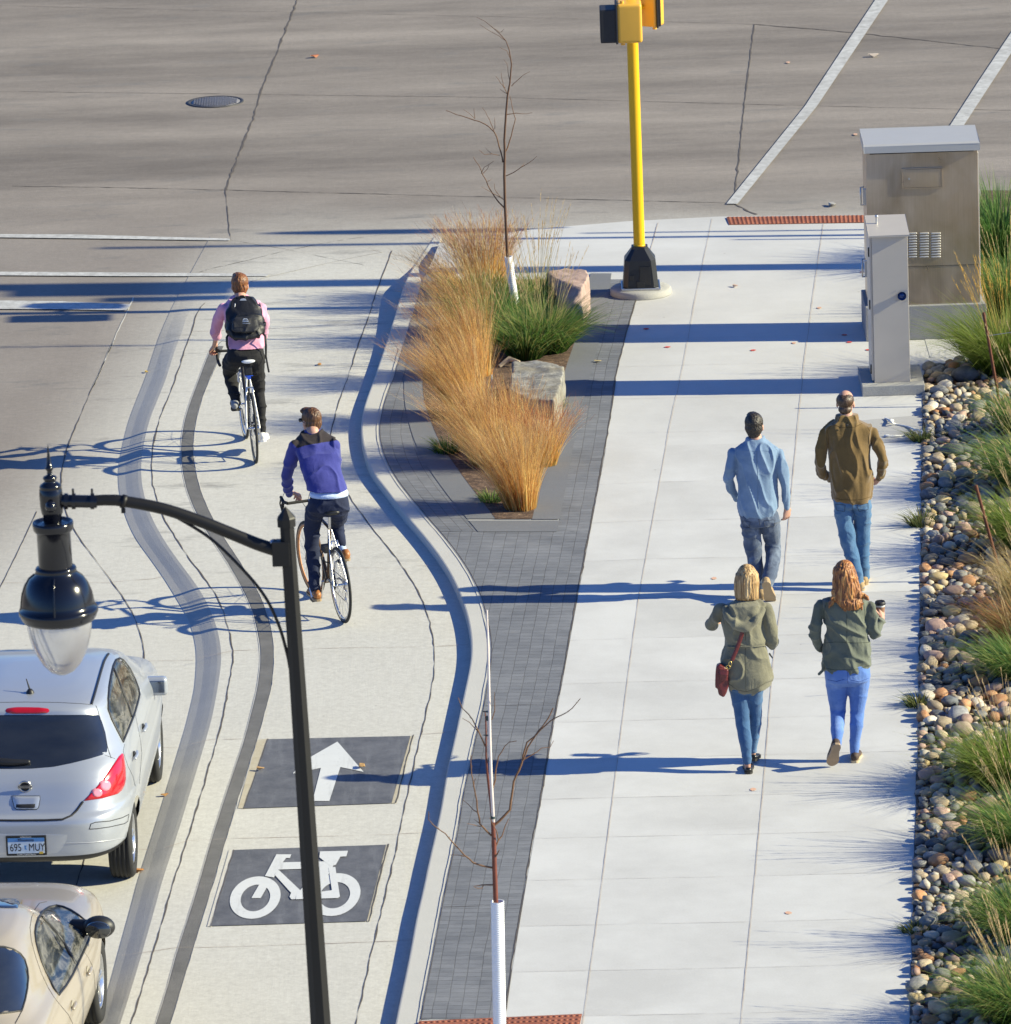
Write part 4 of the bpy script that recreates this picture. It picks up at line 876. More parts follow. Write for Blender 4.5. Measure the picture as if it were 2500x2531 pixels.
clump(1288, 1258, 'golden grass clump nearest the camera, at the pointed end of the planting bed', 1100, .84, .14, (-.16, .04), .52, .12, .0048, GOLD, seed=1, pan=4, group=GA)
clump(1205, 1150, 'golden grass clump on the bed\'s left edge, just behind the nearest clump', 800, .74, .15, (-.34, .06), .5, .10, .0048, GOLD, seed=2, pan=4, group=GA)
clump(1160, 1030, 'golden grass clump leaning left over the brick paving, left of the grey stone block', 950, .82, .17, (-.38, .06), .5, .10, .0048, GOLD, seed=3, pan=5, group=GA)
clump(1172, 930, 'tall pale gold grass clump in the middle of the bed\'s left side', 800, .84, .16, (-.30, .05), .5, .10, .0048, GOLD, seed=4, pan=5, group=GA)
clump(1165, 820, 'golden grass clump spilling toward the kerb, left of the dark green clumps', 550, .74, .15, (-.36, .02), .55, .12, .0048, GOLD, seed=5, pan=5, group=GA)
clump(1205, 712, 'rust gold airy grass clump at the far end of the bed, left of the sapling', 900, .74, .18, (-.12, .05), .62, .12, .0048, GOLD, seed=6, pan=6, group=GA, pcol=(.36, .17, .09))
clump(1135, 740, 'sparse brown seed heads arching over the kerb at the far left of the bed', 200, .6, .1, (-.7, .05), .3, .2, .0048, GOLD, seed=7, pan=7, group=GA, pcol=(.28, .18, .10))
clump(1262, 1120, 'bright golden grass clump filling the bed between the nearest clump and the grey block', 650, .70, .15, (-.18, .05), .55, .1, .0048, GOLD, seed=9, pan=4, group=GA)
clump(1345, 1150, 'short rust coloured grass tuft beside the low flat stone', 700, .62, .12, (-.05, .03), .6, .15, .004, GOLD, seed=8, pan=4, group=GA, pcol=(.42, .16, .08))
GB_ = 'dark green feather grasses in the planting bed'
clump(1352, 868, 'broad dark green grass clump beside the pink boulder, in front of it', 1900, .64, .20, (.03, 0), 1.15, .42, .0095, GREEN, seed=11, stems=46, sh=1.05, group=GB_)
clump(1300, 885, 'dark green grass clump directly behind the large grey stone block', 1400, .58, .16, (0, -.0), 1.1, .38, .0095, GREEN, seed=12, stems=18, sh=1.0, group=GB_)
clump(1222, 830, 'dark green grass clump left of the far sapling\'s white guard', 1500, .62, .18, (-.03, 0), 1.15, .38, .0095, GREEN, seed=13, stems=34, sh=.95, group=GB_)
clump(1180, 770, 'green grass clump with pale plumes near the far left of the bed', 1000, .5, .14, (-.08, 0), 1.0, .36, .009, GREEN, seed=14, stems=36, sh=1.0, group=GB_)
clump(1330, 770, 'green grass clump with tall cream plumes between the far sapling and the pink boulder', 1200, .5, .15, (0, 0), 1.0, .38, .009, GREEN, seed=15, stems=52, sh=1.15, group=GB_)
clump(1108, 1118, 'small dark green weed tuft on the bed\'s left edge', 260, .2, .12, (0, 0), 1.2, .4, .009, GREEN, seed=16, name='weed', cat='weed')
clump(1215, 1240, 'low green tuft of leaves in the mulch near the bed point', 160, .14, .10, (0, 0), 1.3, .4, .009, GREEN, seed=17, name='weed', cat='weed')
clump(1366, 1012, 'thin trailing green weed between the two grey stones', 120, .14, .08, (.2, 0), 1.4, .5, .008, GREEN, seed=18, name='weed', cat='weed')
GC = 'grasses along the gravel bed'
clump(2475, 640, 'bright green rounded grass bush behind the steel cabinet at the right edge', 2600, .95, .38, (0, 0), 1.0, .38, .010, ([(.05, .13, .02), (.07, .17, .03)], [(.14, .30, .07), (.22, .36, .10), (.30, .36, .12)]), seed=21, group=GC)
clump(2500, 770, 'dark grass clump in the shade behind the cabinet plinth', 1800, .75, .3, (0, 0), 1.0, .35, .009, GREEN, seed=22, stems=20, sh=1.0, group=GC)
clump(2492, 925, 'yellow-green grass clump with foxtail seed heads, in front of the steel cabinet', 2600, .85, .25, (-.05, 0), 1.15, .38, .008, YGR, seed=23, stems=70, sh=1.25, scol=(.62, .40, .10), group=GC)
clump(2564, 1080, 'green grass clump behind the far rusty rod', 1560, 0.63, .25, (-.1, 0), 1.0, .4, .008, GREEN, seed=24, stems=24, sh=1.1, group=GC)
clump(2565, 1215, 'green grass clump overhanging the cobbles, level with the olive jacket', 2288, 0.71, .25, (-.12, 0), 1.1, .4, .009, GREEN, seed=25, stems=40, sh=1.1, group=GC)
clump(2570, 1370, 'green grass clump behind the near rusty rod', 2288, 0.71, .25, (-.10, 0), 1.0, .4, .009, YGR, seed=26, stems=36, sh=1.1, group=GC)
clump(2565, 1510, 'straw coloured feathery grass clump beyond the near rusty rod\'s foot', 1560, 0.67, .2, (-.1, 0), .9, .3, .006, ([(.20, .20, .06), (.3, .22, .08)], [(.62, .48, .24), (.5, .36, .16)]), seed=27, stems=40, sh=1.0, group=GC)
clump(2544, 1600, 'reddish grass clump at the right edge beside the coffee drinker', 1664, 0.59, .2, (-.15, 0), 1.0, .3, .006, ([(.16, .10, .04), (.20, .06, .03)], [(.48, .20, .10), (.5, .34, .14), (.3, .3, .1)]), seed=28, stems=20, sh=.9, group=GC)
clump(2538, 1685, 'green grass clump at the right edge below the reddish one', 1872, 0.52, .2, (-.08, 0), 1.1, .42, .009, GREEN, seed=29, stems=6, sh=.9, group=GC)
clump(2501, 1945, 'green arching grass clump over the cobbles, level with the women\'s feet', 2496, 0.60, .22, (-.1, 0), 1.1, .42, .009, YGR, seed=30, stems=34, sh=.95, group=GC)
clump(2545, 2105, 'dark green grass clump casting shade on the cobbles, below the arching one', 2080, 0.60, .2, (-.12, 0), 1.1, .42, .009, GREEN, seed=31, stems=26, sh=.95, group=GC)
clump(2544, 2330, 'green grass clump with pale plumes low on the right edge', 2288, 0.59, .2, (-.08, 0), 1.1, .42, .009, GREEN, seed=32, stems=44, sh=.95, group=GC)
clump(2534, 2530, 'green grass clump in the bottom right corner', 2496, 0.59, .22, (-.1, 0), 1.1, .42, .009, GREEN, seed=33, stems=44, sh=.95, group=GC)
for i, (x, y, hh) in enumerate(((2268, 1090, .16), (2268, 1300, .2), (2262, 1745, .15), (2256, 2305, .1))):
    clump(x+8, y, ('small leafy weed at the sidewalk edge beside the loose white wire', 'leafy weed at the sidewalk edge, level with the olive man\'s jeans', 'small weed at the sidewalk edge, level with the blue jeans', 'tiny weed at the sidewalk edge near the bottom')[i], 130, hh, .09, (-.2, 0), 1.2, .3, .012, ([(.06, .09, .03)], [(.16, .20, .07), (.30, .26, .10)]), seed=40+i, name='weed', cat='weed', k=2)
# ---- cobbles
def rock_mesh(seed, sub=2):
    bm = bmesh.new(); bmesh.ops.create_icosphere(bm, subdivisions=sub, radius=1); R = random.Random(seed); s = Vector((R.uniform(0, 50), R.uniform(0, 50), 0))
    ax_ = [Vector((R.gauss(0, 1), R.gauss(0, 1), R.gauss(0, 1))).normalized() for _ in range(6)]; cut = [R.uniform(.60, .92) for _ in ax_]
    for v in bm.verts:
        p = v.co.normalized(); r = 1+.22*mnoise.noise(p*1.3+s)+.09*mnoise.noise(p*3.5+s)
        q = p*r
        for a_, c_ in zip(ax_, cut):
            d_ = q.dot(a_)
            if d_ > c_: q -= a_*(d_-c_)*.8
        v.co = q
    me = bpy.data.meshes.new('rock'); bm.to_mesh(me); bm.free(); me.polygons.foreach_set('use_smooth', [True]*len(me.polygons)); return me
def cobmat(name, base, b2, sc=9):
    m = N(name); p = m.pos(obj=True); f = m.noise(p, 1.6, 6, .7); oi = m.n('ObjectInfo').outputs['Random']
    v = m.mr(oi, 0, 1, .72, 1.25, False); c = m.mix(m.ramp(f, [(.35, 0), (.65, 1)]), base, b2)
    hsv = m.n('HueSaturation'); m.l(c, hsv.inputs['Color']); m.l(v, hsv.inputs['Value']); sp = m.noise(p, 14, 3, .8)
    c = m.mix(.4, hsv.outputs[0], m.ramp(sp, [(.3, .4), (.7, .6)]), 'OVERLAY'); m.bump(sp, .006); return m.done(c, .7)
KINDS = [('grey', (.20, .20, .205), (.36, .35, .33), 20), ('dark grey', (.07, .08, .095), (.15, .16, .18), 14), ('tan', (.36, .28, .19), (.54, .43, .29), 27), ('pink', (.40, .26, .21), (.54, .37, .29), 14), ('cream', (.50, .44, .35), (.62, .56, .47), 14), ('rust orange', (.42, .19, .08), (.52, .30, .16), 5), ('yellow', (.46, .33, .14), (.58, .46, .25), 4)]
cm = {k: cobmat(k.replace(' ', '_')+'_stone', a, b) for k, a, b, _ in KINDS}; wk = [k[3] for k in KINDS]
rocks = {k[0]: [] for k in KINDS}
for k in KINDS:
    for j in range(4):
        me = rock_mesh(hash(k[0]) % 97*0+len(k[0])*13+j*7+KINDS.index(k)*31); me.materials.append(cm[k[0]]); rocks[k[0]].append(me)
cand = []; cells = {}; R = random.Random(5)
spots = []
big = [(2262, 1000, .0)]
def try_add(p, r, f=.80):
    ci, cj = int(p.x/.3), int(p.y/.3)
    for a in range(ci-1, ci+2):
        for b in range(cj-1, cj+2):
            for q, s in cells.get((a, b), ()):
                if (q-p).length < (r+s)*f: return False
    cells.setdefault((ci, cj), []).append((p, r)); spots.append((p, r)); return True
A0, A1 = G(2400, 2640, SW_Z).y, G(2400, 895, SW_Z).y
def inbed(p, m=0):
    q = CAMM.transposed() @ (p-CAMP); py = CY-F*q.y/-q.z*1.0; px = CX+F*q.x/-q.z
    if py > 2650 or py < 888: return None
    if px < GRV(py)+m: return None
    if py < 912 and px < 2300+ (912-py)*4: return None
    return (px, py)
for rmin, rmax, tries in ((.10, .135, 60), (.078, .10, 500), (.055, .078, 5800), (.038, .055, 32000), (.022, .036, 52000)):
    for _ in range(tries):
        y = R.uniform(A0, A1); x = R.uniform(2.5, 6.2); p = Vector((x, y, SW_Z)); r = R.uniform(rmin, rmax); q = inbed(p, r*230*.55)
        if q is None or q[0] > 2580: continue
        try_add(p, r)
spots.sort(key=lambda s: -s[1]*(1 if (lambda q: q and q[0] < 2490)(inbed(s[0])) else .3))
ind, rest = spots[:300], spots[300:]
GRP = 'river cobbles of the gravel bed'
ZN = [(960, 'beside the meter cabinet pad'), (1030, 'just in front of the meter cabinet pad'), (1110, 'level with the loose white cable'), (1190, "level with the fleece man's back"), (1260, "level with the fleece man's hips"), (1340, "level with the fleece man's knees"), (1420, "level with the fleece man's feet"),
      (1500, "level with the red-haired woman's head"), (1580, "level with the red-haired woman's elbow"), (1660, "level with the sage jacket's hem"), (1740, "level with the red-haired woman's thighs"), (1820, "level with the red-haired woman's shins"), (1900, "level with the red-haired woman's shoes"), (1990, 'beside the arching grass clump'),
      (2080, 'just below the arching grass clump'), (2170, 'beside the shade of the dark clump'), (2260, 'above the low plumed clump'), (2350, 'beside the low plumed clump'), (2440, 'just below the low plumed clump'), (2700, 'in the bottom right corner')]
for i, (p, r) in enumerate(ind):
    k = R.choices(KINDS, wk)[0][0]; o = bpy.data.objects.new('cobblestone', R.choice(rocks[k])); COL.objects.link(o)
    fl = R.uniform(.55, .8); o.scale = (r*R.uniform(.95, 1.3), r*R.uniform(.75, 1.0), r*fl); o.rotation_euler = (R.uniform(-.3, .3), R.uniform(-.3, .3), R.uniform(0, 6.28))
    o.location = (p.x, p.y, SW_Z+r*fl*R.uniform(.5, .95)); 
    X_, Y_ = inbed(p); across = 'at the sidewalk edge' if X_ < GRV(Y_)+35 else ('near the sidewalk' if X_ < GRV(Y_)+80 else ('mid bed' if X_ < GRV(Y_)+130 else 'by the grasses')); sz_ = 'big' if r > .085 else ('medium' if r > .068 else 'smaller')
    shp = 'flat ' if fl < .64 else ('long ' if o.scale[0]/o.scale[1] > 1.35 else 'rounded ')
    tag(o, shp+sz_+' '+k+' cobble '+across+', '+next(n for y, n in ZN if Y_ <= y), 'stone', GRP, 'thing')
tmpl = [(R.choice(rocks[k[0]]), KINDS.index(k)) for k in KINDS for _ in range(2)]
tv = {}
bigv = []; bigf = []; bmi = []
lowm = [rock_mesh(900+j, 1) for j in range(6)]; lv = [np.array([tuple(v.co) for v in m.vertices]) for m in lowm]; lf = [[tuple(p.vertices) for p in m.polygons] for m in lowm]
for p, r in rest:
    j = R.randrange(6); fl = R.uniform(.55, .85); Rm = np.array(Matrix.Rotation(R.uniform(0, 6.28), 3, 'Z') @ Matrix.Rotation(R.uniform(-.4, .4), 3, 'X')); S = np.diag([r*R.uniform(1, 1.3), r*R.uniform(.8, 1), r*fl])
    V = lv[j] @ S.T @ Rm.T+np.array([p.x, p.y, SW_Z+r*fl*R.uniform(.4, 1.0)]); b = len(bigv); bigv.extend(map(tuple, V)); bigf.extend(tuple(q+b for q in f) for f in lf[j]); bmi.extend([R.choices(range(7), wk)[0]]*len(lf[j]))
me = mesh(bigv, bigf, True); o = link('gravel', me, [cm[k[0]] for k in KINDS]); me.polygons.foreach_set('material_index', bmi); tag(o, 'dense mix of small river pebbles filling the bed between the larger cobbles', 'gravel', kind='stuff')
# ---- rusty rods and wire
M_RUST = simple('rusty_iron', (.13, .045, .022), .85, var=.4, scale=40, bump=.001)
rods = []
for a, b, lab in (((2432, 772), (2473, 1003), 'thin rusty rod leaning at the gravel bed beside the yellow-green grass'), ((2413, 1199), (2478, 1436), 'thin rusty rod leaning over the cobbles, the nearer of two')):
    g = G(b[0], b[1], SW_Z); t = P(a[0], a[1], g.y); mb = MB(); mb.tube([g-(t-g)*.05, t], .0135, 8)
    for i in range(16):
        q = g.lerp(t, (i+.5)/16); mb.tube([q-(t-g).normalized()*.006, q+(t-g).normalized()*.006], .0165, 8)
    o = link('rusty_rod', mb.mesh(), M_RUST); origin_to(o, g); tag(o, lab, 'rod', 'rusty rods in the gravel bed'); rods.append((g, t))
g, t = rods[0]; q = g.lerp(t, .75); mb = MB(); mb.tube([q, q+Vector((.3, .02, .03)), q+Vector((1.0, .1, .02))], .003, 5); o = link('wire', mb.mesh(), M_GALV); origin_to(o, q); tag(o, 'thin tight wire running right from the far rusty rod', 'wire')
# wire bundle on the walk
tw = tz(2050, 800, .414)
def gw(x, y, z=.0): 
    X, Y_ = tw(x, y); return G(X, Y_, SW_Z+.012+z)
M_WW = simple('white_cable', (.70, .70, .68), .5)
mb = MB(); mb.tube(curve3([gw(335,565), gw(360,575,.01), gw(375,590,.03), gw(400,600), gw(470,615), gw(520,635,.01), gw(560,640), gw(600,625,.03)], 6), .009, 6)
mb.tube(curve3([gw(335,672), gw(365,670,.01), gw(430,668), gw(500,655), gw(505,640,.04), gw(530,632,.06), gw(560,650,.05), gw(530,668,.02), gw(508,660), gw(560,675), gw(600,660,.04)], 6), .007, 6)
mb.ball(gw(370,580,.02), (.03, .02, .02)); mb.ball(gw(345,670), (.03, .02, .015)); o = link('loose_cable', mb.mesh(), M_WW); origin_to(o, gw(450, 640)); tag(o, 'loose white cable ends lying on the sidewalk by the cobbles', 'cable')
# survey flag in planter
q = G(1217, 985, SW_Z); mb = MB(); mb.tube([q, P(1216, 915, q.y)], .004, 6); o = link('marker_stick', mb.mesh(), simple('white_stick', (.7, .7, .7), .6)); origin_to(o, q); tag(o, 'thin white marker stick with orange tip in the planting bed', 'marker')
mb = MB(); mb.tube([P(1216, 925, q.y), P(1216, 912, q.y)], .006, 6); link('orange_tip', mb.mesh(), simple('orange_tip_paint', (.8, .25, .03), .6), o)
# driftwood scrap
q = G(1235, 905, SW_Z+.02); mb = MB(); mb.tube([q, q+Vector((.1, .05, .06)), q+Vector((.2, -.02, .04))], [.02, .03, .015], 8); o = link('wood_scrap', mb.mesh(), simple('pale_wood', (.52, .42, .30), .8, var=.3)); origin_to(o, q); tag(o, 'pale broken wood scrap beside the marker stick', 'wood')
# spray paint dabs and leaves
M_OR = simple('orange_spray', (.66, .40, .28), .8, var=.15); M_RD = simple('red_spray', (.62, .08, .06), .8, var=.15)
def dab(px, py, rx, ry, z, mat):
    c_ = G(px, py, z); n = 14; vs = [c_+Vector((rx*math.cos(2*math.pi*i/n)*rnd.uniform(.75, 1.15), ry*math.sin(2*math.pi*i/n)*rnd.uniform(.75, 1.15), 0)) for i in range(n)]; o = link('paint_dab', mesh(vs, [tuple(range(n))]), mat); tag(o, kind='structure')
for x, y, c_ in ((1949,153,0),(2115,331,0),(2026,760,0),(1963,847,0),(1765,1429,0),(1862,1951,0),(1950,2256,0),(2132,672,0)): dab(x, y, .026, .04, (.013 if y < 535 else swz(y)+.006), M_OR)
for x, y in ((1598,812),(1651,857),(1862,865),(2088,827),(2100,845),(2148,864),(1570,737)): dab(x, y, .03, .03, swz(y)+.006, M_RD)
def leaf(px, py, z, lab, col, r=.04):
    c_ = G(px, py, z+.006); a = rnd.uniform(0, 6.28); vs = []; n = 8
    for i in range(n):
        t = 2*math.pi*i/n; p = Vector((r*math.cos(t), r*.55*math.sin(t), .35*r*abs(math.cos(t))+(.2*r if i % 2 else 0))); vs.append(c_+Matrix.Rotation(a, 3, 'Z') @ p)
    vs += [v+Vector((0, 0, .002)) for v in vs]
    me = mesh(vs, [tuple(range(n)), tuple(range(2*n-1, n-1, -1))]+[(i, (i+1) % n, n+(i+1) % n, n+i) for i in range(n)]); o = link('fallen_leaf', fixn(me), simple('dry_leaf_'+str(px), col, .7)); origin_to(o, c_); tag(o, lab, 'leaf', 'fallen leaves on the pavement')
leaf(779, 141, 0, 'rust leaf on the far street right of the manhole', (.4, .13, .05), .06); leaf(2160, 139, 0, 'pale leaf on the street between the two crosswalk lines', (.6, .5, .4), .07)
leaf(2058, 508, 0, 'grey scrap leaf in the gutter behind the far tactile plate', (.4, .38, .34), .07); leaf(362, 920, 0, 'small yellow leaf left of the sloped kerb', (.6, .4, .08), .03)
leaf(895, 1896, BL_Z+.015, 'curled tan leaf at the right barb of the white arrow', (.45, .27, .1), .05); leaf(644, 1902, BL_Z+.015, 'tan leaf at the left side of the arrow panel', (.5, .3, .12), .04)
leaf(407, 1967, 0, 'brown leaf on the concrete right of the silver car', (.4, .2, .06), .035); leaf(990, 1008+10, BL_Z, 'brown leaf in the gutter left of the grasses', (.3, .12, .05), .03) if False else None
leaf(790, 902, BL_Z, 'orange leaf on the bike lane right of the far cyclist', (.5, .25, .08), .035); leaf(342, 2155, 0, 'curled orange leaf at the silver car\'s rear tyre', (.5, .22, .06), .05)
leaf(1384, 980, SW_Z, 'curled tan leaf on the grey border right of the stone block', (.5, .36, .22), .05); leaf(1478, 895, SW_Z, 'small tan leaf on the brick paving right of the planting bed', (.5, .4, .2), .04)
leaf(1818, 708, SW_Z, 'pale leaf on the sidewalk right of the yellow pole', (.6, .42, .3), .04); leaf(1275, 1825, SW_Z+.3, 'x', (.4, .2, .1), .03) if False else None
# ================================================================ PEOPLE
from mathutils.bvhtree import BVHTree
def fabric(name, col, col2=None, weave=260, fold=.003, rough=.9, sheen=.2, sc=3, fade=None, coarse=14):
    m = N(name); p = m.pos(obj=True); f = m.noise(p, sc, 5, .65); c = m.mix(m.ramp(f, [(.35, 0), (.65, 1)]), col, col2 or tuple(x*1.2 for x in col))
    if fade: c = m.mix(m.ramp(m.noise(p, sc*1.6, 3, .6), [(.5, 0), (.7, .8)]), c, fade)
    g = m.noise(p, weave, 2, .7); c = m.mix(.3, c, m.ramp(g, [(.3, .36), (.7, .64)]), 'OVERLAY')
    h = m.math('ADD', m.math('MULTIPLY', m.noise(p, coarse, 3, .6, 1.0), 1.0), m.math('MULTIPLY', g, .12)); m.bump(h, fold*3, .8)
    return m.done(c, rough, Sheen_Weight=sheen)
M_SKIN = simple('skin', (.52, .29, .21), .55, var=.08, scale=12, Subsurface_Weight=.08)
M_LIP = simple('lip', (.4, .13, .11), .5); M_EYE = simple('eye', (.06, .04, .03), .15)
def hairm(name, a, b, c3, sx=55, sz=5, rough=.42):
    m = N(name); f = m.noise(m.pos((sx, sx, sz), obj=True), 1, 4, .6, .6); c = m.ramp(f, [(.33, a), (.5, b), (.66, c3)]); m.bump(f, .006, 1); return m.done(c, rough)
H_AUB = hairm('auburn_short_hair', (.09, .032, .012), (.20, .075, .025), (.34, .15, .05)); H_BRN = hairm('brown_short_hair', (.045, .02, .01), (.10, .045, .02), (.20, .09, .035))
H_DRK = hairm('dark_short_hair', (.012, .010, .009), (.03, .024, .02), (.07, .05, .035), 70, 40); H_BALD = hairm('thinning_brown_hair', (.03, .018, .012), (.07, .04, .025), (.13, .08, .05), 60, 12)
H_BLD = hairm('blonde_hair', (.16, .085, .035), (.42, .26, .11), (.72, .52, .28), 60, 2.2, .55); H_RED = hairm('red_gold_hair', (.09, .03, .012), (.30, .11, .032), (.60, .30, .09), 55, 6, .5)
def folds(kind, amp, seed):
    s = Vector((seed*7.3, seed*1.7, seed*3.1))
    K = {'vert': (9, 9, 3.0), 'diag': (7, 7, 6), 'horiz': (5, 5, 9), 'soft': (6, 6, 5)}[kind]
    def fn(p, n):
        q = Vector((p.x*K[0]+ (p.z*3 if kind == 'diag' else 0), p.y*K[1], p.z*K[2]))+s
        a = mnoise.noise(q); b = mnoise.noise(q*2.1+s); r = max(0, 1-abs(a)*3.2); return amp*(r*r*1.25-.35+b*.4)
    return fn
def hand(wrist, d, nrm, curl=.5, side=1, scale=1.0, grip=None):
    """wrist point, finger direction, back-of-hand normal; side=+1 thumb on the +x side"""
    y = Vector(d).normalized(); z = Vector(nrm); z = (z-y*z.dot(y)).normalized(); x = y.cross(z)
    w = Vector(wrist); T = lambda a, b, c: w+(x*a+y*b+z*c)*scale
    mb = MB(); mb.slices([(T(0, -.02, 0), .026*scale, .020*scale, x, y), (T(0, .01, 0), .030*scale, .019*scale, x, y), (T(0, .05, 0), .040*scale, .017*scale, x, y), (T(0, .088, 0), .041*scale, .014*scale, x, y), (T(0, .098, 0), .036*scale, .010*scale, x, y)], 16)
    for i, (fx, L) in enumerate(((-.031, .062), (-.0105, .077), (.0105, .084), (.031, .076))):
        fx *= -side*-1; p = [T(fx, .085, .0)]; a = .15; q = Vector((fx, .085, 0)); 
        for k, fr in enumerate((.45, .30, .25)):
            a += curl*(.75 if k == 0 else .95); q = q+Vector((fx*.12*(1 if k == 0 else 0), math.cos(a), -math.sin(a)))*L*fr; p.append(T(*q))
        mb.limb(p, [.0092*scale, .0086*scale, .008*scale, .007*scale], 10)
    sx = side; mb.limb([T(.026*sx, .02, -.004), T(.048*sx, .048, -.016), T(.054*sx, .078, -.030), T(.050*sx, .10, -.042)], [.013*scale, .011*scale, .0098*scale, .0085*scale], 10)
    return remesh(mb.mesh(), .0042, 1)
def head_parts(c, R, s=1.0):
    c = Vector(c); T = lambda a, b, d: c+R @ (Vector((a, b, d))*s); mb = MB()
    mb.ball(T(0, -.012, .03), (.073*s, .092*s, .085*s), 20, 14, R); mb.ball(T(0, .022, -.035), (.058*s, .066*s, .075*s), 18, 12, R); mb.ball(T(0, .05, -.085), (.032*s, .030*s, .026*s), 12, 8, R)
    mb.limb([T(0, .085, .012), T(0, .104, -.022), T(0, .098, -.032)], [.009*s, .013*s, .012*s], 8); mb.limb([T(-.045, .068, .03), T(0, .082, .034), T(.045, .068, .03)], [.010*s]*3, 8)
    for e in (-1, 1): mb.ball(T(.074*e, -.006, -.012), (.010*s, .020*s, .031*s), 10, 8, R)
    return mb
def shoe(name, heel, fwd, up, mats, parent, L=.285, w=.052, kind='shoe'):
    y = Vector(fwd).normalized(); z = Vector(up); z = (z-y*z.dot(y)).normalized(); x = y.cross(z); o = Vector(heel)
    T = lambda a, b, c: o+x*a+y*b+z*c; mb = MB(); k = L/.285
    R3 = Matrix((x, y, z)).transposed()
    def sl(b, cx, hw, z0, z1): return (T(cx, b*k, (z0+z1)/2), hw, (z1-z0)/2, x, -y)
    if kind == 'flat': hh = (.05, .055, .045, .04, .04, .038, .03, .02)
    else: hh = (.065, .085, .092, .085, .07, .06, .048, .03)
    mb.slices([sl(b, 0, hw, .012, h) for b, hw, h in zip((.0, .02, .06, .10, .15, .20, .255, .283), (w*.35, w*.68, w*.72, w*.72, w*.88, w*.98, w*.82, w*.3), hh)], 18)
    up_ = remesh(mb.mesh(), .007, 2); o_ = link(name, up_, mats[0], parent)
    pts = [(b*k, hw) for b, hw in ((-.004, w*.3), (.008, w*.6), (.04, w*.76), (.09, w*.68), (.14, w*.78), (.20, w*1.02), (.25, w*.92), (.28, w*.5), (.290, w*.15))]
    poly_ = [T(-hw, b, 0) for b, hw in pts]+[T(hw, b, 0) for b, hw in reversed(pts)]; mb = MB(); mb.prism(poly_, z*.020); me = fixn(mb.mesh()); bm = bmesh.new(); bm.from_mesh(me)
    bm.free(); link('sole', me, mats[1], o_); return o_
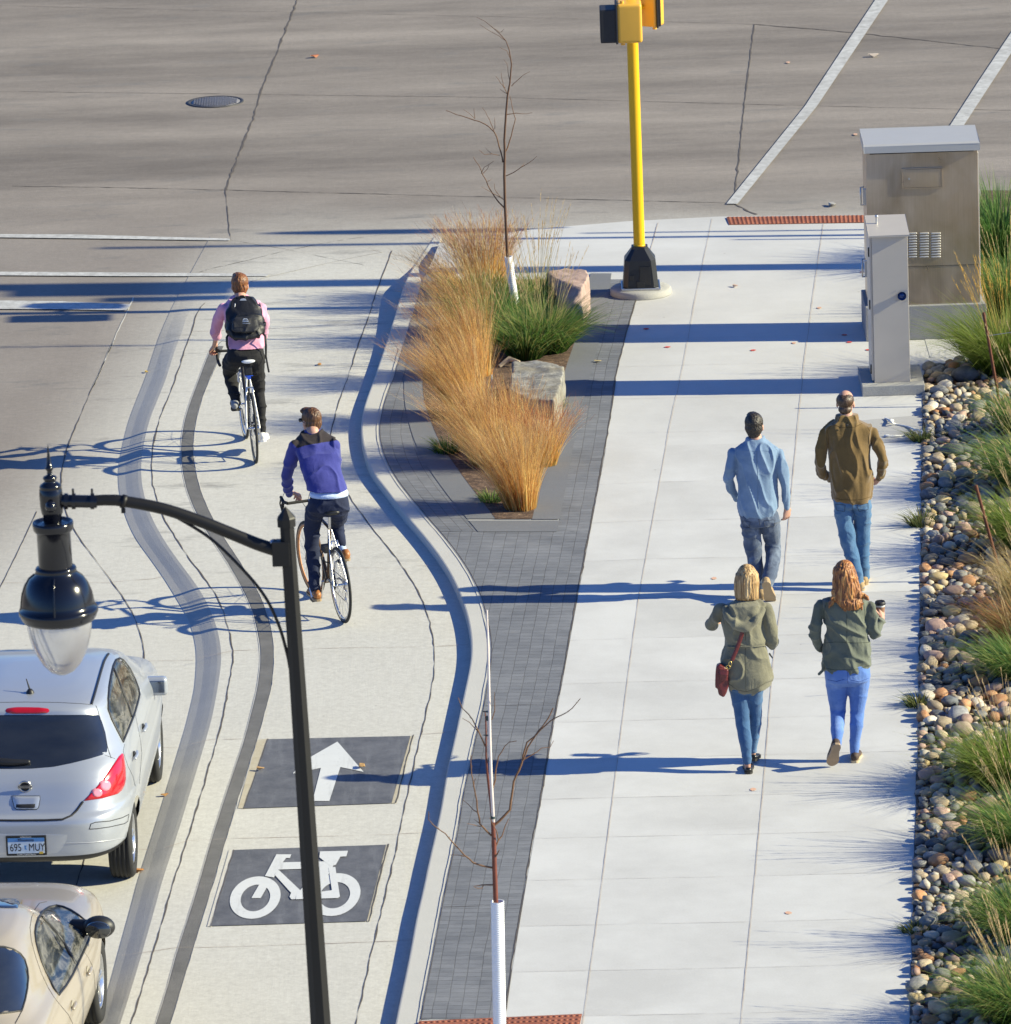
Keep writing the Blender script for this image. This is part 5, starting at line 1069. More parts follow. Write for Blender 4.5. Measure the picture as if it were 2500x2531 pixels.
class Person:
    def __init__(s, tile, k, gx, gy, gz, dy, label, H=1):
        s.t = tile; s.Y0 = G(gx, gy, gz).y+dy; s.k = k/PXM(P(gx, gy, s.Y0)); g = G(gx, gy, gz); s.root = thing('person', (g.x, g.y, gz), label, 'person'); s.body = MB(); s.extra = []
    def W(s, x, y, d=0): return P(*s.t(x, y), s.Y0+d)
    def rings(s, L, f=1.0, fd=None, up=(0, 0, 1)):
        out = [(s.W(r[0], r[1], r[4] if len(r) > 4 else 0), r[2]*s.k*f, r[3]*(fd or f)) for r in L]
        out.sort(key=lambda r: r[0].z); return out
    def chain(s, L, f=1.0): return [s.W(a, b, d) for a, b, r, d in L], [r*s.k*f for a, b, r, d in L]
    def garment(s, name, torso, limbs, mat, vox=.0075, fold=('soft', .006), seed=1, smooth=2, f=1.0, extra=None, sq=.85, cutlow=None):
        mb = MB()
        if torso: mb.slices(s.rings(torso, f), 28, sq=sq)
        for L in limbs: p, r = s.chain(L, f); mb.limb(p, r, 16)
        if extra: extra(mb)
        me = remesh(mb.mesh(), vox, smooth)
        if fold: me = displace(me, folds(fold[0], fold[1], seed))
        return link(name, me, mat, s.root)
    def seams(s, obj, name, L, mat, r=.0022):
        bm = bmesh.new(); bm.from_mesh(obj.data); bm.transform(Matrix.Translation(s.root.location)); bv = BVHTree.FromBMesh(bm); bm.free()
        for pts in L:
            out = []
            for a, b in zip(pts, pts[1:]):
                k = max(1, int(math.hypot(b[0]-a[0], b[1]-a[1])/10)); out += [(a[0]+(b[0]-a[0])*i/k, a[1]+(b[1]-a[1])*i/k) for i in range(k)]
            out.append(pts[-1]); H = []
            for x, y in out:
                d = ray(*s.t(x, y)).normalized(); h = bv.ray_cast(CAMP+d*30, d)
                if h[0] is not None: H.append(h[0])
            if len(H) > 2: mb = MB(); mb.tube(H, r, 5); link(name, mb.mesh(), mat, obj)
    def finish(s, torso, arms, legs, head, neck, hands=(), hs=1.0, fb=.80):
        mb = s.body; mb.slices(s.rings(torso, fb), 20)
        for L in list(arms)+list(legs): p, r = s.chain(L, fb); mb.limb(p, r, 12)
        hx, hy, hd, yaw, pitch = head; c = s.W(hx, hy, hd); R = Matrix.Rotation(yaw, 3, 'Z') @ Matrix.Rotation(pitch, 3, 'X')
        hp = head_parts(c, R, hs); mb.add(hp.v, hp.f); mb.limb([s.W(*neck[0]), c+R @ Vector((0, -.012, -.05))*hs], [.056*hs, .052*hs], 14)
        me = remesh(mb.mesh(), .0065, 2); me = join(me, *hands); s.b = link('body', me, M_SKIN, s.root); s.hc, s.hR, s.hs = c, R, hs
        for e in (-1, 1):
            m2 = MB(); m2.ball(c+R @ (Vector((.031*e, .080, .0))*hs), .0105*hs, 10, 8); link('eye', m2.mesh(), M_EYE, s.root)
        m2 = MB(); m2.ball(c+R @ (Vector((0, .084, -.062))*hs), (.022*hs, .008*hs, .007*hs), 10, 6, R); link('mouth', m2.mesh(), M_LIP, s.root)
        return s
    def hair(s, mat, kind='short', rings=None, amp=.004, seed=3, wav=4, fr=60, extra=None):
        c, R, h = s.hc, s.hR, s.hs; T = lambda a, b, d: c+R @ (Vector((a, b, d))*h); mb = MB()
        if kind == 'bald':
            mb.ball(T(0, -.030, .034), (.078*h, .086*h, .068*h), 20, 14, R); mb.ball(T(0, -.045, -.045), (.060*h, .052*h, .045*h), 16, 10, R)
        else:
            mb.ball(T(0, -.018, .042), (.080*h, .096*h, .084*h), 22, 16, R); mb.ball(T(0, -.040, -.005), (.076*h, .072*h, .080*h), 20, 12, R); mb.ball(T(0, -.050, -.055), (.055*h, .045*h, .045*h), 16, 10, R)
            if kind == 'short': mb.ball(T(-.015, .045, .088), (.052*h, .045*h, .030*h), 12, 8, R)
        if rings: mb.slices(s.rings(rings), 28)
        if extra: extra(mb)
        me = remesh(mb.mesh(), .0055, 2); sd = Vector((seed, seed*3, 0))
        me = displace(me, lambda p, n: amp*((1-abs(mnoise.noise(Vector((p.x*fr, p.y*fr, p.z*wav))+sd))*3)+.5*mnoise.noise(Vector((p.x*fr*2, p.y*fr*2, p.z*wav))+sd)))
        return link('hair', me, mat, s.root)
J_DEN = fabric('dark_blue_jeans', (.045, .065, .115), (.085, .115, .18), sc=4, fade=(.20, .25, .34), coarse=11); J_MID = fabric('blue_jeans', (.040, .115, .235), (.075, .17, .32), sc=3, fade=(.13, .24, .40), coarse=12)
J_LIT = fabric('bright_light_blue_jeans', (.075, .165, .47), (.12, .235, .57), sc=3, fade=(.22, .34, .66), coarse=9); J_TEAL = fabric('mid_blue_skinny_jeans', (.028, .085, .20), (.05, .13, .27), sc=3, fade=(.10, .20, .36), coarse=9)
J_BLK = fabric('black_jeans', (.006, .006, .007), (.014, .014, .017), sc=4, coarse=10, sheen=0); J_NAVY = fabric('navy_jeans', (.006, .011, .036), (.013, .021, .058), sc=4, coarse=10, sheen=0)
S_DEN = fabric('light_denim_shirt', (.125, .20, .315), (.185, .275, .41), sc=2.5, fade=(.27, .365, .50), coarse=8, fold=.003); S_PINK = fabric('pink_shirt', (.62, .27, .40), (.72, .36, .50), weave=200, coarse=8)
F_OLV = fabric('brown_olive_fleece', (.125, .072, .016), (.175, .105, .028), sc=3, weave=120, coarse=7, sheen=.4); F_BLUE = fabric('royal_blue_sweater', (.026, .032, .205), (.040, .046, .26), sc=3, weave=150, coarse=8); F_BLKY = fabric('charcoal_yoke_wool', (.018, .013, .014), (.032, .024, .025), weave=150, sheen=0)
F_WHT = fabric('pale_blue_shirt_tail', (.50, .62, .85), (.58, .68, .88)); C_KHA = fabric('khaki_green_parka', (.145, .138, .095), (.21, .20, .14), sc=3, coarse=9, fold=.004); C_SAG = fabric('sage_green_jacket', (.095, .11, .085), (.145, .16, .125), sc=3, coarse=8, fold=.004)
L_BRN = simple('tan_leather', (.36, .15, .045), .45, var=.25, scale=15); L_BLK = simple('black_leather', (.012, .012, .013), .3, var=.3); SO_TAN = simple('tan_rubber_sole', (.36, .26, .15), .7, var=.2, scale=30); SO_BLK = simple('dark_rubber_sole', (.03, .028, .026), .7); L_MAR = simple('maroon_leather', (.13, .022, .022), .42, var=.35, scale=28, bump=.004)
SH_GRY = simple('grey_sneaker', (.25, .26, .28), .7, var=.2); SH_WHT = simple('white_sneaker', (.68, .67, .66), .6, var=.08); SO_WHT = simple('white_rubber_sole', (.75, .75, .74), .6); SUE = simple('tan_suede', (.36, .25, .13), .8, var=.2); SOCK = fabric('pale_blue_sock', (.42, .55, .80))
def sleeve_end(L, n): return L[:n]
# ---- man in denim shirt
t = tz(1780, 1000, .2588); pz = Person(t, .2588, 1886, 1478, SW_Z, .02, 'man in a light denim shirt and dark jeans, walking away with his right hand swinging')
T_ = [(343,312,84,.066,.01),(343,345,94,.075,.0),(345,372,150,.09,0),(350,410,205,.105,0),(352,460,214,.118),(352,550,196,.125),(355,700,188,.125),(358,800,188,.125),(360,900,196,.128),(362,990,192,.13),(356,1050,168,.12),(350,1082,110,.09)]
AL = [(128,470,56,0),(98,600,54,-.02),(88,720,50,.02),(120,820,44,.12),(165,900,36,.2)]; AR = [(565,470,56,0),(602,620,50,-.04),(622,760,45,-.03),(640,880,40,.0),(642,985,33,.03)]
LL = [(290,1080,100,0),(300,1200,92,.03),(322,1400,78,.06),(345,1550,74,.04),(378,1700,58,.0),(392,1850,46,-.03)]; LR = [(472,1080,100,0),(490,1200,92,.06),(510,1350,74,.12),(500,1500,70,.0),(472,1650,66,-.15),(462,1690,62,-.18)]
h = hand(pz.W(642,985,.03), pz.W(640,1080,.06)-pz.W(642,985,.03), (.5, -.8, .2), .35, -1)
g1 = pz.garment('shirt', T_, [AL, AR], S_DEN, fold=('vert', .011), seed=1); g2 = pz.garment('trousers', [(352,1000,150,.11),(350,1060,160,.115),(372,1120,165,.11),(380,1150,120,.09)], [LL, LR], J_DEN, fold=('horiz', .009), seed=2)
pz.finish(T_[1:], [AL, AR], [LL, LR], (328,205,.03,-.12,0), ((343,330,0),), [h]); pz.hair(H_DRK, 'short', amp=.003, fr=90, wav=90)
M_STI = simple('stitching', (.16, .24, .36), .8); M_STD = simple('dark_stitching', (.02, .025, .04), .8)
pz.seams(g1, 'seam', [[(205,448),(280,440),(350,446),(420,440),(500,446)], [(150,560),(158,500),(150,440),(185,400)], [(545,560),(545,500),(552,440),(520,400)]], M_STI); pz.seams(g1, 'pleat', [[(352,450),(358,560),(366,720),(362,900),(372,990)]], M_STI, .004)
pz.seams(g2, 'seam', [[(372,1085),(385,1160)], [(215,1110),(290,1120),(285,1175),(225,1170),(215,1110)], [(420,1110),(520,1100),(520,1160),(430,1175),(420,1110)]], M_STD)
mb = MB(); mb.slices([(pz.W(343,362,.0), 92*pz.k, .072), (pz.W(342,335,.01), 92*pz.k, .073), (pz.W(340,312,.02), 86*pz.k, .07), (pz.W(340,309,.02), 76*pz.k, .06)], 24); link('collar', mb.mesh(), S_DEN, pz.root)
hl = pz.W(438,1700,-.30); shoe('shoe', hl+Vector((0, 0, .0)), (.05, .16, -.235), (-.02, .83, .55), (SUE, SO_TAN), pz.root, .29); shoe('shoe', Vector((pz.W(396,1840,-.03).x, pz.Y0-.10, SW_Z)), (0, 1, 0), (0, 0, 1), (SUE, SO_TAN), pz.root, .29)
# ---- man in brown fleece
t = tz(2000, 950, .2641); pz = Person(t, .2641, 2137, 1443, SW_Z, -.08, 'balding man in a brown fleece pullover and blue jeans, walking away beside the cobbles')
T_ = [(357,283,106,.068,.01),(357,330,112,.078),(358,355,165,.095),(362,395,226,.11),(368,450,220,.122),(375,560,195,.128),(390,700,190,.132),(400,850,194,.132),(403,980,190,.132),(402,1060,182,.13),(402,1095,150,.115)]
AL = [(150,455,54,0),(115,600,53,-.02),(98,730,50,.0),(122,830,43,.08),(190,875,38,.18)]; AR = [(600,450,54,0),(650,580,52,-.03),(695,705,47,-.05),(680,820,42,.05),(655,878,34,.10)]
LL = [(320,1090,94,0),(335,1280,84,0),(370,1480,72,-.03),(415,1650,62,-.08),(455,1780,55,-.12),(478,1890,46,-.12)]; LR = [(492,1090,94,0),(505,1290,78,.05),(505,1500,68,.08),(508,1650,62,.08),(518,1760,56,.08),(518,1800,52,.08)]
h = hand(pz.W(650,885,.12), pz.W(605,935,.18)-pz.W(650,885,.12), (.5, -.8, .3), .9, -1)
g1 = pz.garment('fleece', T_, [AL, AR], F_OLV, fold=('vert', .013), seed=4); g2 = pz.garment('trousers', [(402,1000,155,.115),(402,1060,162,.118),(405,1120,162,.11),(408,1150,120,.09)], [LL, LR], J_MID, fold=('horiz', .007), seed=5)
pz.finish(T_[1:], [AL, AR], [LL, LR], (345,175,.03,-.2,0), ((355,310,0),), [h]); pz.hair(H_BALD, 'bald', amp=.0015)
mb = MB(); mb.slices([(pz.W(357,345,.0), 112*pz.k, .08), (pz.W(357,310,.01), 112*pz.k, .08), (pz.W(356,282,.02), 104*pz.k, .072), (pz.W(356,279,.02), 92*pz.k, .062)], 24); link('collar', mb.mesh(), F_OLV, pz.root)
pz.seams(g1, 'seam', [[(215,370),(300,400),(360,405),(430,400),(500,365)], [(185,560),(190,500),(170,440),(205,390)], [(565,560),(560,500),(575,440),(545,395)], [(225,1060),(300,1078),(400,1082),(500,1076),(580,1052)]], simple('fleece_seam', (.07, .04, .01), .9)); pz.seams(g2, 'seam', [[(405,1100),(415,1200)], [(250,1120),(340,1130),(335,1190),(262,1180),(250,1120)], [(450,1128),(555,1112),(555,1170),(470,1190),(450,1128)]], M_STD)
q = pz.W(357,381,-.112); mb = MB(); mb.ball(q, (.014, .004, .009), 14, 8); link('neck_logo', mb.mesh(), SO_BLK, pz.root)
shoe('shoe', Vector((pz.W(518,1840,.02).x, pz.Y0+.02, SW_Z)), (.05, 1, 0), (0, 0, 1), (SUE, SO_TAN), pz.root, .29); shoe('shoe', Vector((pz.W(482,1880,-.12).x, pz.Y0-.17, SW_Z)), (0, 1, 0), (0, 0, 1), (SUE, SO_TAN), pz.root, .29)
# ---- woman in parka
t = tz(1720, 1380, .2899); pz = Person(t, .2899, 1852, 1912, SW_Z, .14, 'blonde woman in a long khaki hooded parka and skinny jeans, walking away')
T_ = [(440,345,70,.066,.01),(432,372,130,.085),(412,400,188,.1),(405,450,182,.112),(405,550,176,.12),(415,650,172,.115),(425,745,170,.106),(422,800,186,.118),(425,880,206,.132),(432,960,218,.142),(452,1020,206,.145),(452,1080,180,.14),(438,1125,120,.11),(430,1148,70,.08)]
AL = [(228,430,54,0),(172,498,54,.03),(132,565,50,.10),(150,560,40,.30)]; AR = [(598,430,52,0),(625,550,57,-.02),(648,690,55,0),(655,735,44,.10),(620,690,36,.28)]
LL = [(370,1110,86,.0),(392,1280,70,.0),(400,1400,61,-.02),(425,1550,55,-.08),(440,1730,39,-.1)]; LR = [(498,1110,82,0),(505,1280,62,.05),(510,1400,54,.08),(495,1550,44,.12),(488,1640,33,.14)]
LLb = LL+[(448,1810,30,-.1)]; LRb = LR+[(493,1675,27,.14)]
hh = [hand(pz.W(150,560,.32), (.1, 1, .2), (0, -.2, 1), .6, 1, .92), hand(pz.W(615,688,.30), (-.1, 1, .1), (0, -.2, 1), .6, -1, .92)]
g1 = pz.garment('parka', T_, [AL, AR], C_KHA, fold=('soft', .013), seed=7); pz.garment('trousers', [(430,1000,150,.11),(432,1100,150,.11),(435,1140,110,.09)], [LL, LR], J_TEAL, fold=('horiz', .004), seed=8)
pz.finish(T_[1:-3], [AL, AR], [LLb, LRb], (438,170,.02,-.05,0), ((438,340,0),), hh, .95, .78)
pz.hair(H_BLD, 'long', [(442,85,50,.05,-.0),(438,130,95,.085,-.01),(436,200,106,.085,-.02),(434,270,104,.07,-.03),(438,330,100,.05,-.045),(445,352,92,.035,-.05)], amp=.0035, seed=2, wav=3, fr=95)
mb = MB(); hd = curve3([pz.W(*q) for q in ((255,425,-.07),(268,480,-.12),(320,545,-.15),(400,582,-.16),(480,558,-.15),(545,490,-.12),(572,425,-.07))], 5); mb.tube(hd, [.030+.012*math.sin(math.pi*i/(len(hd)-1)) for i in range(len(hd))], 12)
mb.slices([(pz.W(430,350,-.03), 95*pz.k, .05), (pz.W(420,400,-.10), 130*pz.k, .05), (pz.W(412,460,-.12), 130*pz.k, .045), (pz.W(405,530,-.125), 95*pz.k, .04), (pz.W(402,575,-.13), 60*pz.k, .03)][::-1], 24)
me = displace(remesh(mb.mesh(), .008, 1), folds('diag', .010, 3)); link('hood', me, C_KHA, pz.root)
mb = MB(); mb.tube([pz.W(x, y, d) for x, y, d in ((258,752,-.06),(330,758,-.105),(425,752,-.118),(520,752,-.105),(598,745,-.05))], .006, 6); link('waist_seam', mb.mesh(), C_KHA, pz.root)
shoe('shoe', Vector((pz.W(452,1840,-.15).x, pz.Y0-.17, SW_Z)), (.03, 1, 0), (0, 0, 1), (L_BLK, SO_BLK), pz.root, .25, .046, 'flat'); shoe('shoe', Vector((pz.W(494,1700,.08).x, pz.Y0+.10, SW_Z+.03)), (.12, 1, -.12), (0, .1, 1), (L_BLK, SO_BLK), pz.root, .25, .046, 'flat')
pz.seams(g1, 'seam', [[(245,560),(232,480),(240,420)], [(575,570),(572,500),(560,420)], [(425,620),(425,700)], [(425,765),(428,1000),(430,1140)], [(215,1000),(270,1060),(350,1120),(430,1140),(520,1110),(600,1060),(660,1040)]], simple('parka_seam', (.08, .078, .055), .9)); mb = MB(); mb.limb([pz.W(632,815,-.02), pz.W(655,850,-.02)], [.008, .005], 6); link('drawcord_end', mb.mesh(), L_BLK, pz.root)
# bag with strap
bq = pz.W(224,1050,-.06); bag = thing('shoulder_bag', bq, 'maroon leather shoulder bag hanging at the blonde woman\'s left hip', 'handbag')
mb = MB(); pts = [(208,915),(280,950),(282,1090),(262,1150),(238,1182),(205,1165),(192,1110),(168,1105),(172,1000),(178,930)]; mb.prism([pz.W(x, y, -.13) for x, y in pts], (0, .11, 0)); me = displace(remesh(mb.mesh(), .008, 2), folds('soft', .007, 5)); link('bag_body', me, L_MAR, bag)
mb = MB(); mb.prism([pz.W(x, y, -.15) for x, y in ((198,935),(276,955),(272,1040),(240,1062),(205,1040))], (0, .02, 0)); me = displace(remesh(mb.mesh(), .006, 1), folds('diag', .006, 6)); link('flap', me, L_MAR, bag)
mb = MB(); st = [pz.W(x, y, d) for x, y, d in ((405,612,-.145),(385,680,-.145),(345,790,-.15),(310,870,-.16))]; side_ = (st[1]-st[0]).cross(Vector((0, 1, 0))).normalized()*.013
mb.tube(st, [(.016, .004)]*4, 8, True, side_); mb.tube([pz.W(x, y, d) for x, y, d in ((405,612,-.145),(470,520,-.13),(560,420,-.03),(560,405,.08))], [(.014, .004)]*4, 8); link('strap', mb.mesh(), L_MAR, bag)
M_BRASS = simple('brass', (.62, .46, .16), .3, 1.0); mb = MB(); ri = lambda x, y, a, b: mb.tube([pz.W(x+a*math.cos(i*math.pi/5), y+b*math.sin(i*math.pi/5), -.165) for i in range(11)], .004, 6, False)
ri(296,900,12,22); ri(278,928,18,16); link('buckle', mb.mesh(), M_BRASS, bag)
# ---- woman in sage jacket with coffee
t = tz(1980, 1370, .2847); pz = Person(t, .2847, 2115, 1886, SW_Z, .05, 'red-haired woman in a sage green jacket and bright blue jeans, holding up a coffee')
T_ = [(398,372,80,.07,.01),(385,395,185,.1),(382,445,203,.117),(385,550,180,.124),(395,650,176,.124),(402,750,190,.124),(400,850,201,.13),(397,930,208,.138),(398,985,204,.138),(398,1015,170,.12)]
AL = [(162,455,54,0),(128,600,52,-.02),(128,720,48,.02),(168,812,40,.12)]; AR = [(598,455,54,0),(622,600,54,-.02),(642,698,46,-.02),(672,640,43,.07),(696,575,37,.14)]
LL = [(312,1050,106,0),(316,1200,90,.03),(325,1350,69,.06),(320,1450,63,.0),(318,1550,54,-.1),(316,1640,41,-.16)]; LR = [(503,1050,106,0),(500,1200,84,.02),(490,1370,62,.02),(485,1480,59,0),(470,1620,47,0),(465,1738,38,0)]
ALb = AL+[(205,850,30,.22)]; ARb = AR+[(702,545,27,.17)]; LLb = LL+[(312,1680,32,-.18)]; LRb = LR+[(468,1770,30,0)]
cupc = pz.W(690,432,.20); hr = hand(pz.W(706,550,.17), pz.W(700,480,.19)-pz.W(706,550,.17), (.75, -.6, .1), .75, -1, .95)
g1 = pz.garment('jacket', T_, [AL, AR], C_SAG, fold=('diag', .015), seed=11); g2 = pz.garment('trousers', [(402,940,190,.13),(405,1020,200,.135),(408,1090,192,.125),(410,1130,130,.09)], [LL, LR], J_LIT, fold=('horiz', .0035), seed=12)
pz.finish(T_[1:], [ALb, ARb], [LLb, LRb], (382,175,.02,-.08,0), ((392,360,0),), [hr, hand(pz.W(205,850,.22), (.3, .7, -.5), (0, -.5, .8), .6, 1, .92)], .97, .78)
pz.hair(H_RED, 'long', [(372,80,45,.05,-.0),(375,120,90,.085,-.01),(385,200,108,.09,-.02),(395,290,118,.075,-.04),(405,370,128,.06,-.06),(435,430,110,.045,-.095),(440,480,62,.03,-.11)], amp=.005, seed=9, wav=12, fr=60,
    extra=lambda mb: [mb.limb([pz.W(a, b, -.07), pz.W((a+c)/2+rnd.uniform(-15, 15), (b+d)/2, -.085), pz.W(c, d, -.11)], [.022, .018, .006], 8) for a, b, c, d in ((330,300,300,400),(290,320,265,390),(300,390,245,465),(340,360,350,440),(400,400,400,500),(450,400,470,490),(500,380,530,478),(530,350,590,400),(470,300,520,380),(370,420,385,495))])
pz.seams(g1, 'seam', [[(205,600),(200,500),(225,420)], [(555,600),(558,500),(545,420)], [(215,770),(300,762),(400,765),(500,770),(595,765)], [(205,990),(300,1005),(400,1005),(500,995),(595,965)], [(400,520),(402,640),(400,760)]], simple('jacket_seam', (.045, .055, .042), .9)); pz.seams(g2, 'seam', [[(408,1010),(410,1120)], [(235,1090),(310,1105),(380,1085)], [(435,1090),(510,1108),(590,1075)]], simple('jean_seam', (.03, .07, .25), .9))
mb = MB(); mb.limb([pz.W(160,1040,-.05), pz.W(190,1010,-.05), pz.W(200,960,-.06)], [.012, .012, .010], 8); link('waist_tab', mb.mesh(), C_SAG, pz.root)
R_ = pz.W(316,1655,-.30); M_BOAT = simple('brown_canvas_shoe', (.07, .045, .035), .7, var=.3); SO_CRM = simple('cream_sole', (.52, .42, .27), .7, var=.15)
shoe('shoe', R_, (-.045, .15, -.225), (-.02, .83, .55), (M_BOAT, simple('worn_tan_sole', (.33, .24, .16), .7, var=.25, scale=20)), pz.root, .265, .05); shoe('shoe', Vector((pz.W(468,1812,-.05).x, pz.Y0-.06, SW_Z)), (.12, 1, 0), (0, 0, 1), (M_BOAT, SO_CRM), pz.root, .265, .05)
cup = thing('coffee_cup', cupc-Vector((0, 0, .06)), 'takeaway coffee cup with black lid in the red-haired woman\'s raised hand', 'cup')
mb = MB(); mb.lathe([(.001, -.115), (.028, -.115), (.038, -.01), (.041, .0)], cupc, 28); link('cup', mb.mesh(), SH_WHT, cup)
mb = MB(); mb.lathe([(.033, -.075), (.0395, -.022), (.040, -.02)], cupc, 28); link('cup_sleeve', mb.mesh(), simple('brown_sleeve', (.28, .15, .09), .8), cup)
mb = MB(); mb.lathe([(.043, -.004), (.045, .003), (.043, .010), (.041, .022), (.036, .026), (.034, .020), (.001, .019)], cupc, 32); mb.box(cupc+Vector((-.015, .01, .024)), (.02, .014, .006)); link('lid', mb.mesh(), M_BLKR, cup)
# ================================================================ BICYCLES
M_TYRE = simple('tyre_rubber', (.018, .018, .018), .75); M_ALU = simple('polished_aluminium', (.70, .70, .70), .25, 1.0, var=.05); M_CHR = simple('chrome', (.45, .45, .46), .3, 1.0, var=.03)
M_TAPE = simple('black_bar_tape', (.015, .015, .015), .8); M_SADB = simple('black_saddle', (.01, .01, .01), .35); M_WH = simple('white_enamel', (.75, .76, .78), .3, var=.03)
def bicycle(rc, yaw, lean, label, frame_mat, stay_mat, rim_mat, rim2, crank, steer, saddle_mat, road=True, extra=None):
    root = thing('bicycle', rc, label, 'bicycle'); Rz = Matrix.Rotation(yaw, 4, 'Z') @ Matrix.Rotation(lean, 4, 'Y'); Mx = Matrix.Translation(rc) @ Rz
    def L(name, mb, mat, parent=None, bev=0, M2=None):
        me = mb.mesh('b', bev) if bev else mb.mesh(); me.transform(Mx @ (M2 or Matrix.Identity(4))); o = link(name, me, mat, parent or root); return o
    r = .338; ax_r = Vector((0, 0, r)); ax_f = Vector((0, .985, r)); bb = Vector((0, .42, .275)); st = Vector((0, .255, .79)); ht = Vector((0, .80, .845)); hb = Vector((0, .845, .70)); sd = Vector((0, .215, .965))
    def wheel(c, M2, rm, rear):
        mb = MB(); prof = [(r-.024+.011*math.cos(a)*0+ (0.013*math.cos(a)), .0125*math.sin(a)) for a in [2*math.pi*i/10 for i in range(11)]]
        RX = Matrix.Rotation(math.pi/2, 3, 'Y'); mb.lathe([(r-.013+.013*math.cos(a), .0125*math.sin(a)) for a in [2*math.pi*i/10 for i in range(11)]], c, 56, RX)
        w = bpy.data.objects.new('wheel', None); COL.objects.link(w); w.parent = root; w.location = Rz.to_3x3() @ c if not M2 else Rz.to_3x3() @ (M2 @ c)
        L('tyre', mb, M_TYRE, w, 0, M2); mb = MB(); mb.lathe([(r-.026, -.010), (r-.024, -.011), (r-.048, -.007), (r-.052, 0), (r-.048, .007), (r-.024, .011), (r-.026, .010)], c, 56, RX); L('rim', mb, rm, w, 0, M2)
        mb = MB(); 
        for i in range(28):
            a = 2*math.pi*i/28; s_ = .028 if i % 2 else -.028; off = .5*(1 if i % 4 < 2 else -1)
            mb.tube([c+Vector((s_, .02*math.cos(a+off), .02*math.sin(a+off))), c+Vector((0, (r-.05)*math.cos(a), (r-.05)*math.sin(a)))], .0013, 4, False)
        L('spokes', mb, M_CHR, w, 0, M2); mb = MB(); mb.tube([c+Vector((-.05, 0, 0)), c+Vector((-.03, 0, 0)), c+Vector((-.028, 0, 0)), c+Vector((.028, 0, 0)), c+Vector((.03, 0, 0)), c+Vector((.05, 0, 0))], [.008, .02, .012, .012, .02, .008], 12)
        L('hub', mb, M_ALU, w, 0, M2)
        if rear:
            mb = MB()
            for i, rr_ in enumerate((.045, .041, .037, .033, .029, .025)): mb.tube([c+Vector((.032+.004*i, 0, 0)), c+Vector((.0345+.004*i, 0, 0))], rr_, 20)
            L('cassette', mb, M_ALU, w, 0, M2)
            mb = MB(); mb.tube([c+Vector((.055, .01, -.01)), c+Vector((.06, .03, -.08)), c+Vector((.05, .05, -.15))], .010, 8); mb.tube([c+Vector((.045, .03, -.07)), c+Vector((.055, .03, -.07))], .024, 12); mb.tube([c+Vector((.045, .05, -.15)), c+Vector((.055, .05, -.15))], .024, 12); L('derailleur', mb, M_ALU, None)
    # steering axis
    sa = (ht-hb).normalized(); S = Matrix.Translation(hb) @ Matrix.Rotation(steer, 4, sa) @ Matrix.Translation(-hb)
    wheel(ax_r, None, rim_mat, True); wheel(ax_f, S, rim2, False)
    mb = MB(); mb.tube([bb, st], .0155, 10); mb.tube([st, ht-Vector((0, 0, .02))], .0145, 10); mb.tube([bb, hb+Vector((0, -.01, .03))], .018, 10); mb.tube([hb, ht], .019, 12); mb.tube([bb-Vector((.036, 0, 0)), bb+Vector((.036, 0, 0))], .022, 12); L('frame', mb, frame_mat)
    for s_ in (-1, 1):
        mb = MB(); mb.tube([st+Vector((.012*s_, -.01, -.01)), ax_r+Vector((.04*s_, .14, .25)), ax_r+Vector((.062*s_, .0, .0))], .0075, 8); mb.tube([bb+Vector((.02*s_, -.02, 0)), ax_r+Vector((.05*s_, .22, .0)), ax_r+Vector((.062*s_, .0, .0))], .009, 8); L('stay', mb, stay_mat)
    mb = MB(); cr = hb-sa*.03; mb.tube([cr+Vector((-.03, 0, 0)), cr+Vector((.03, 0, 0))], .016, 10)
    for s_ in (-1, 1): mb.tube([cr+Vector((.032*s_, 0, 0)), cr+Vector((.045*s_, .04, -.18)), ax_f+Vector((.05*s_, 0, 0))], [.012, .010, .008], 8)
    L('fork', mb, stay_mat, None, 0, S)
    mb = MB(); mb.tube([st, sd-Vector((0, 0, .03))], .0135, 10); mb.box(sd-Vector((0, 0, .028)), (.03, .09, .02)); L('seat_post', mb, M_ALU)
    mb = MB(); mb.slices([(sd+Vector((0, y_, .0)), hw, .018, (1, 0, 0), (0, 1, 0)) for y_, hw in ((-.125, .03), (-.12, .062), (-.08, .070), (-.03, .05), (.03, .028), (.10, .02), (.14, .014))], 16); L('saddle', mb, saddle_mat)
    bt = ht+sa*.05; bc = bt+Vector((0, .10, .0)); mb = MB(); mb.tube([ht, bt, bc], .014, 10); L('stem', mb, M_ALU, None, 0, S)
    hw_ = .20
    mb = MB(); mb.tube([bc+Vector((-hw_, 0, .01)), bc, bc+Vector((hw_, 0, .01))], .013, 10); hb_o = L('handlebar', mb, M_TAPE if road else M_ALU, None, 0, S)
    for s_ in (-1, 1):
        mb = MB(); B = bc+Vector((s_*hw_, 0, .01)); mb.tube(curve3([B, B+Vector((s_*.012, .06, -.002)), B+Vector((s_*.014, .10, -.035)), B+Vector((s_*.014, .095, -.085)), B+Vector((s_*.012, .04, -.125)), B+Vector((s_*.01, -.04, -.13))], 4), .0145, 10); L('drop_bar', mb, M_TAPE, hb_o, 0, S)
        mb = MB(); mb.limb([B+Vector((s_*.012, .08, 0)), B+Vector((s_*.012, .13, .03))], [.016, .014], 10); mb.tube([B+Vector((s_*.012, .13, .025)), B+Vector((s_*.02, .15, -.03)), B+Vector((s_*.016, .13, -.10))], [.008, .007, .005], 8)
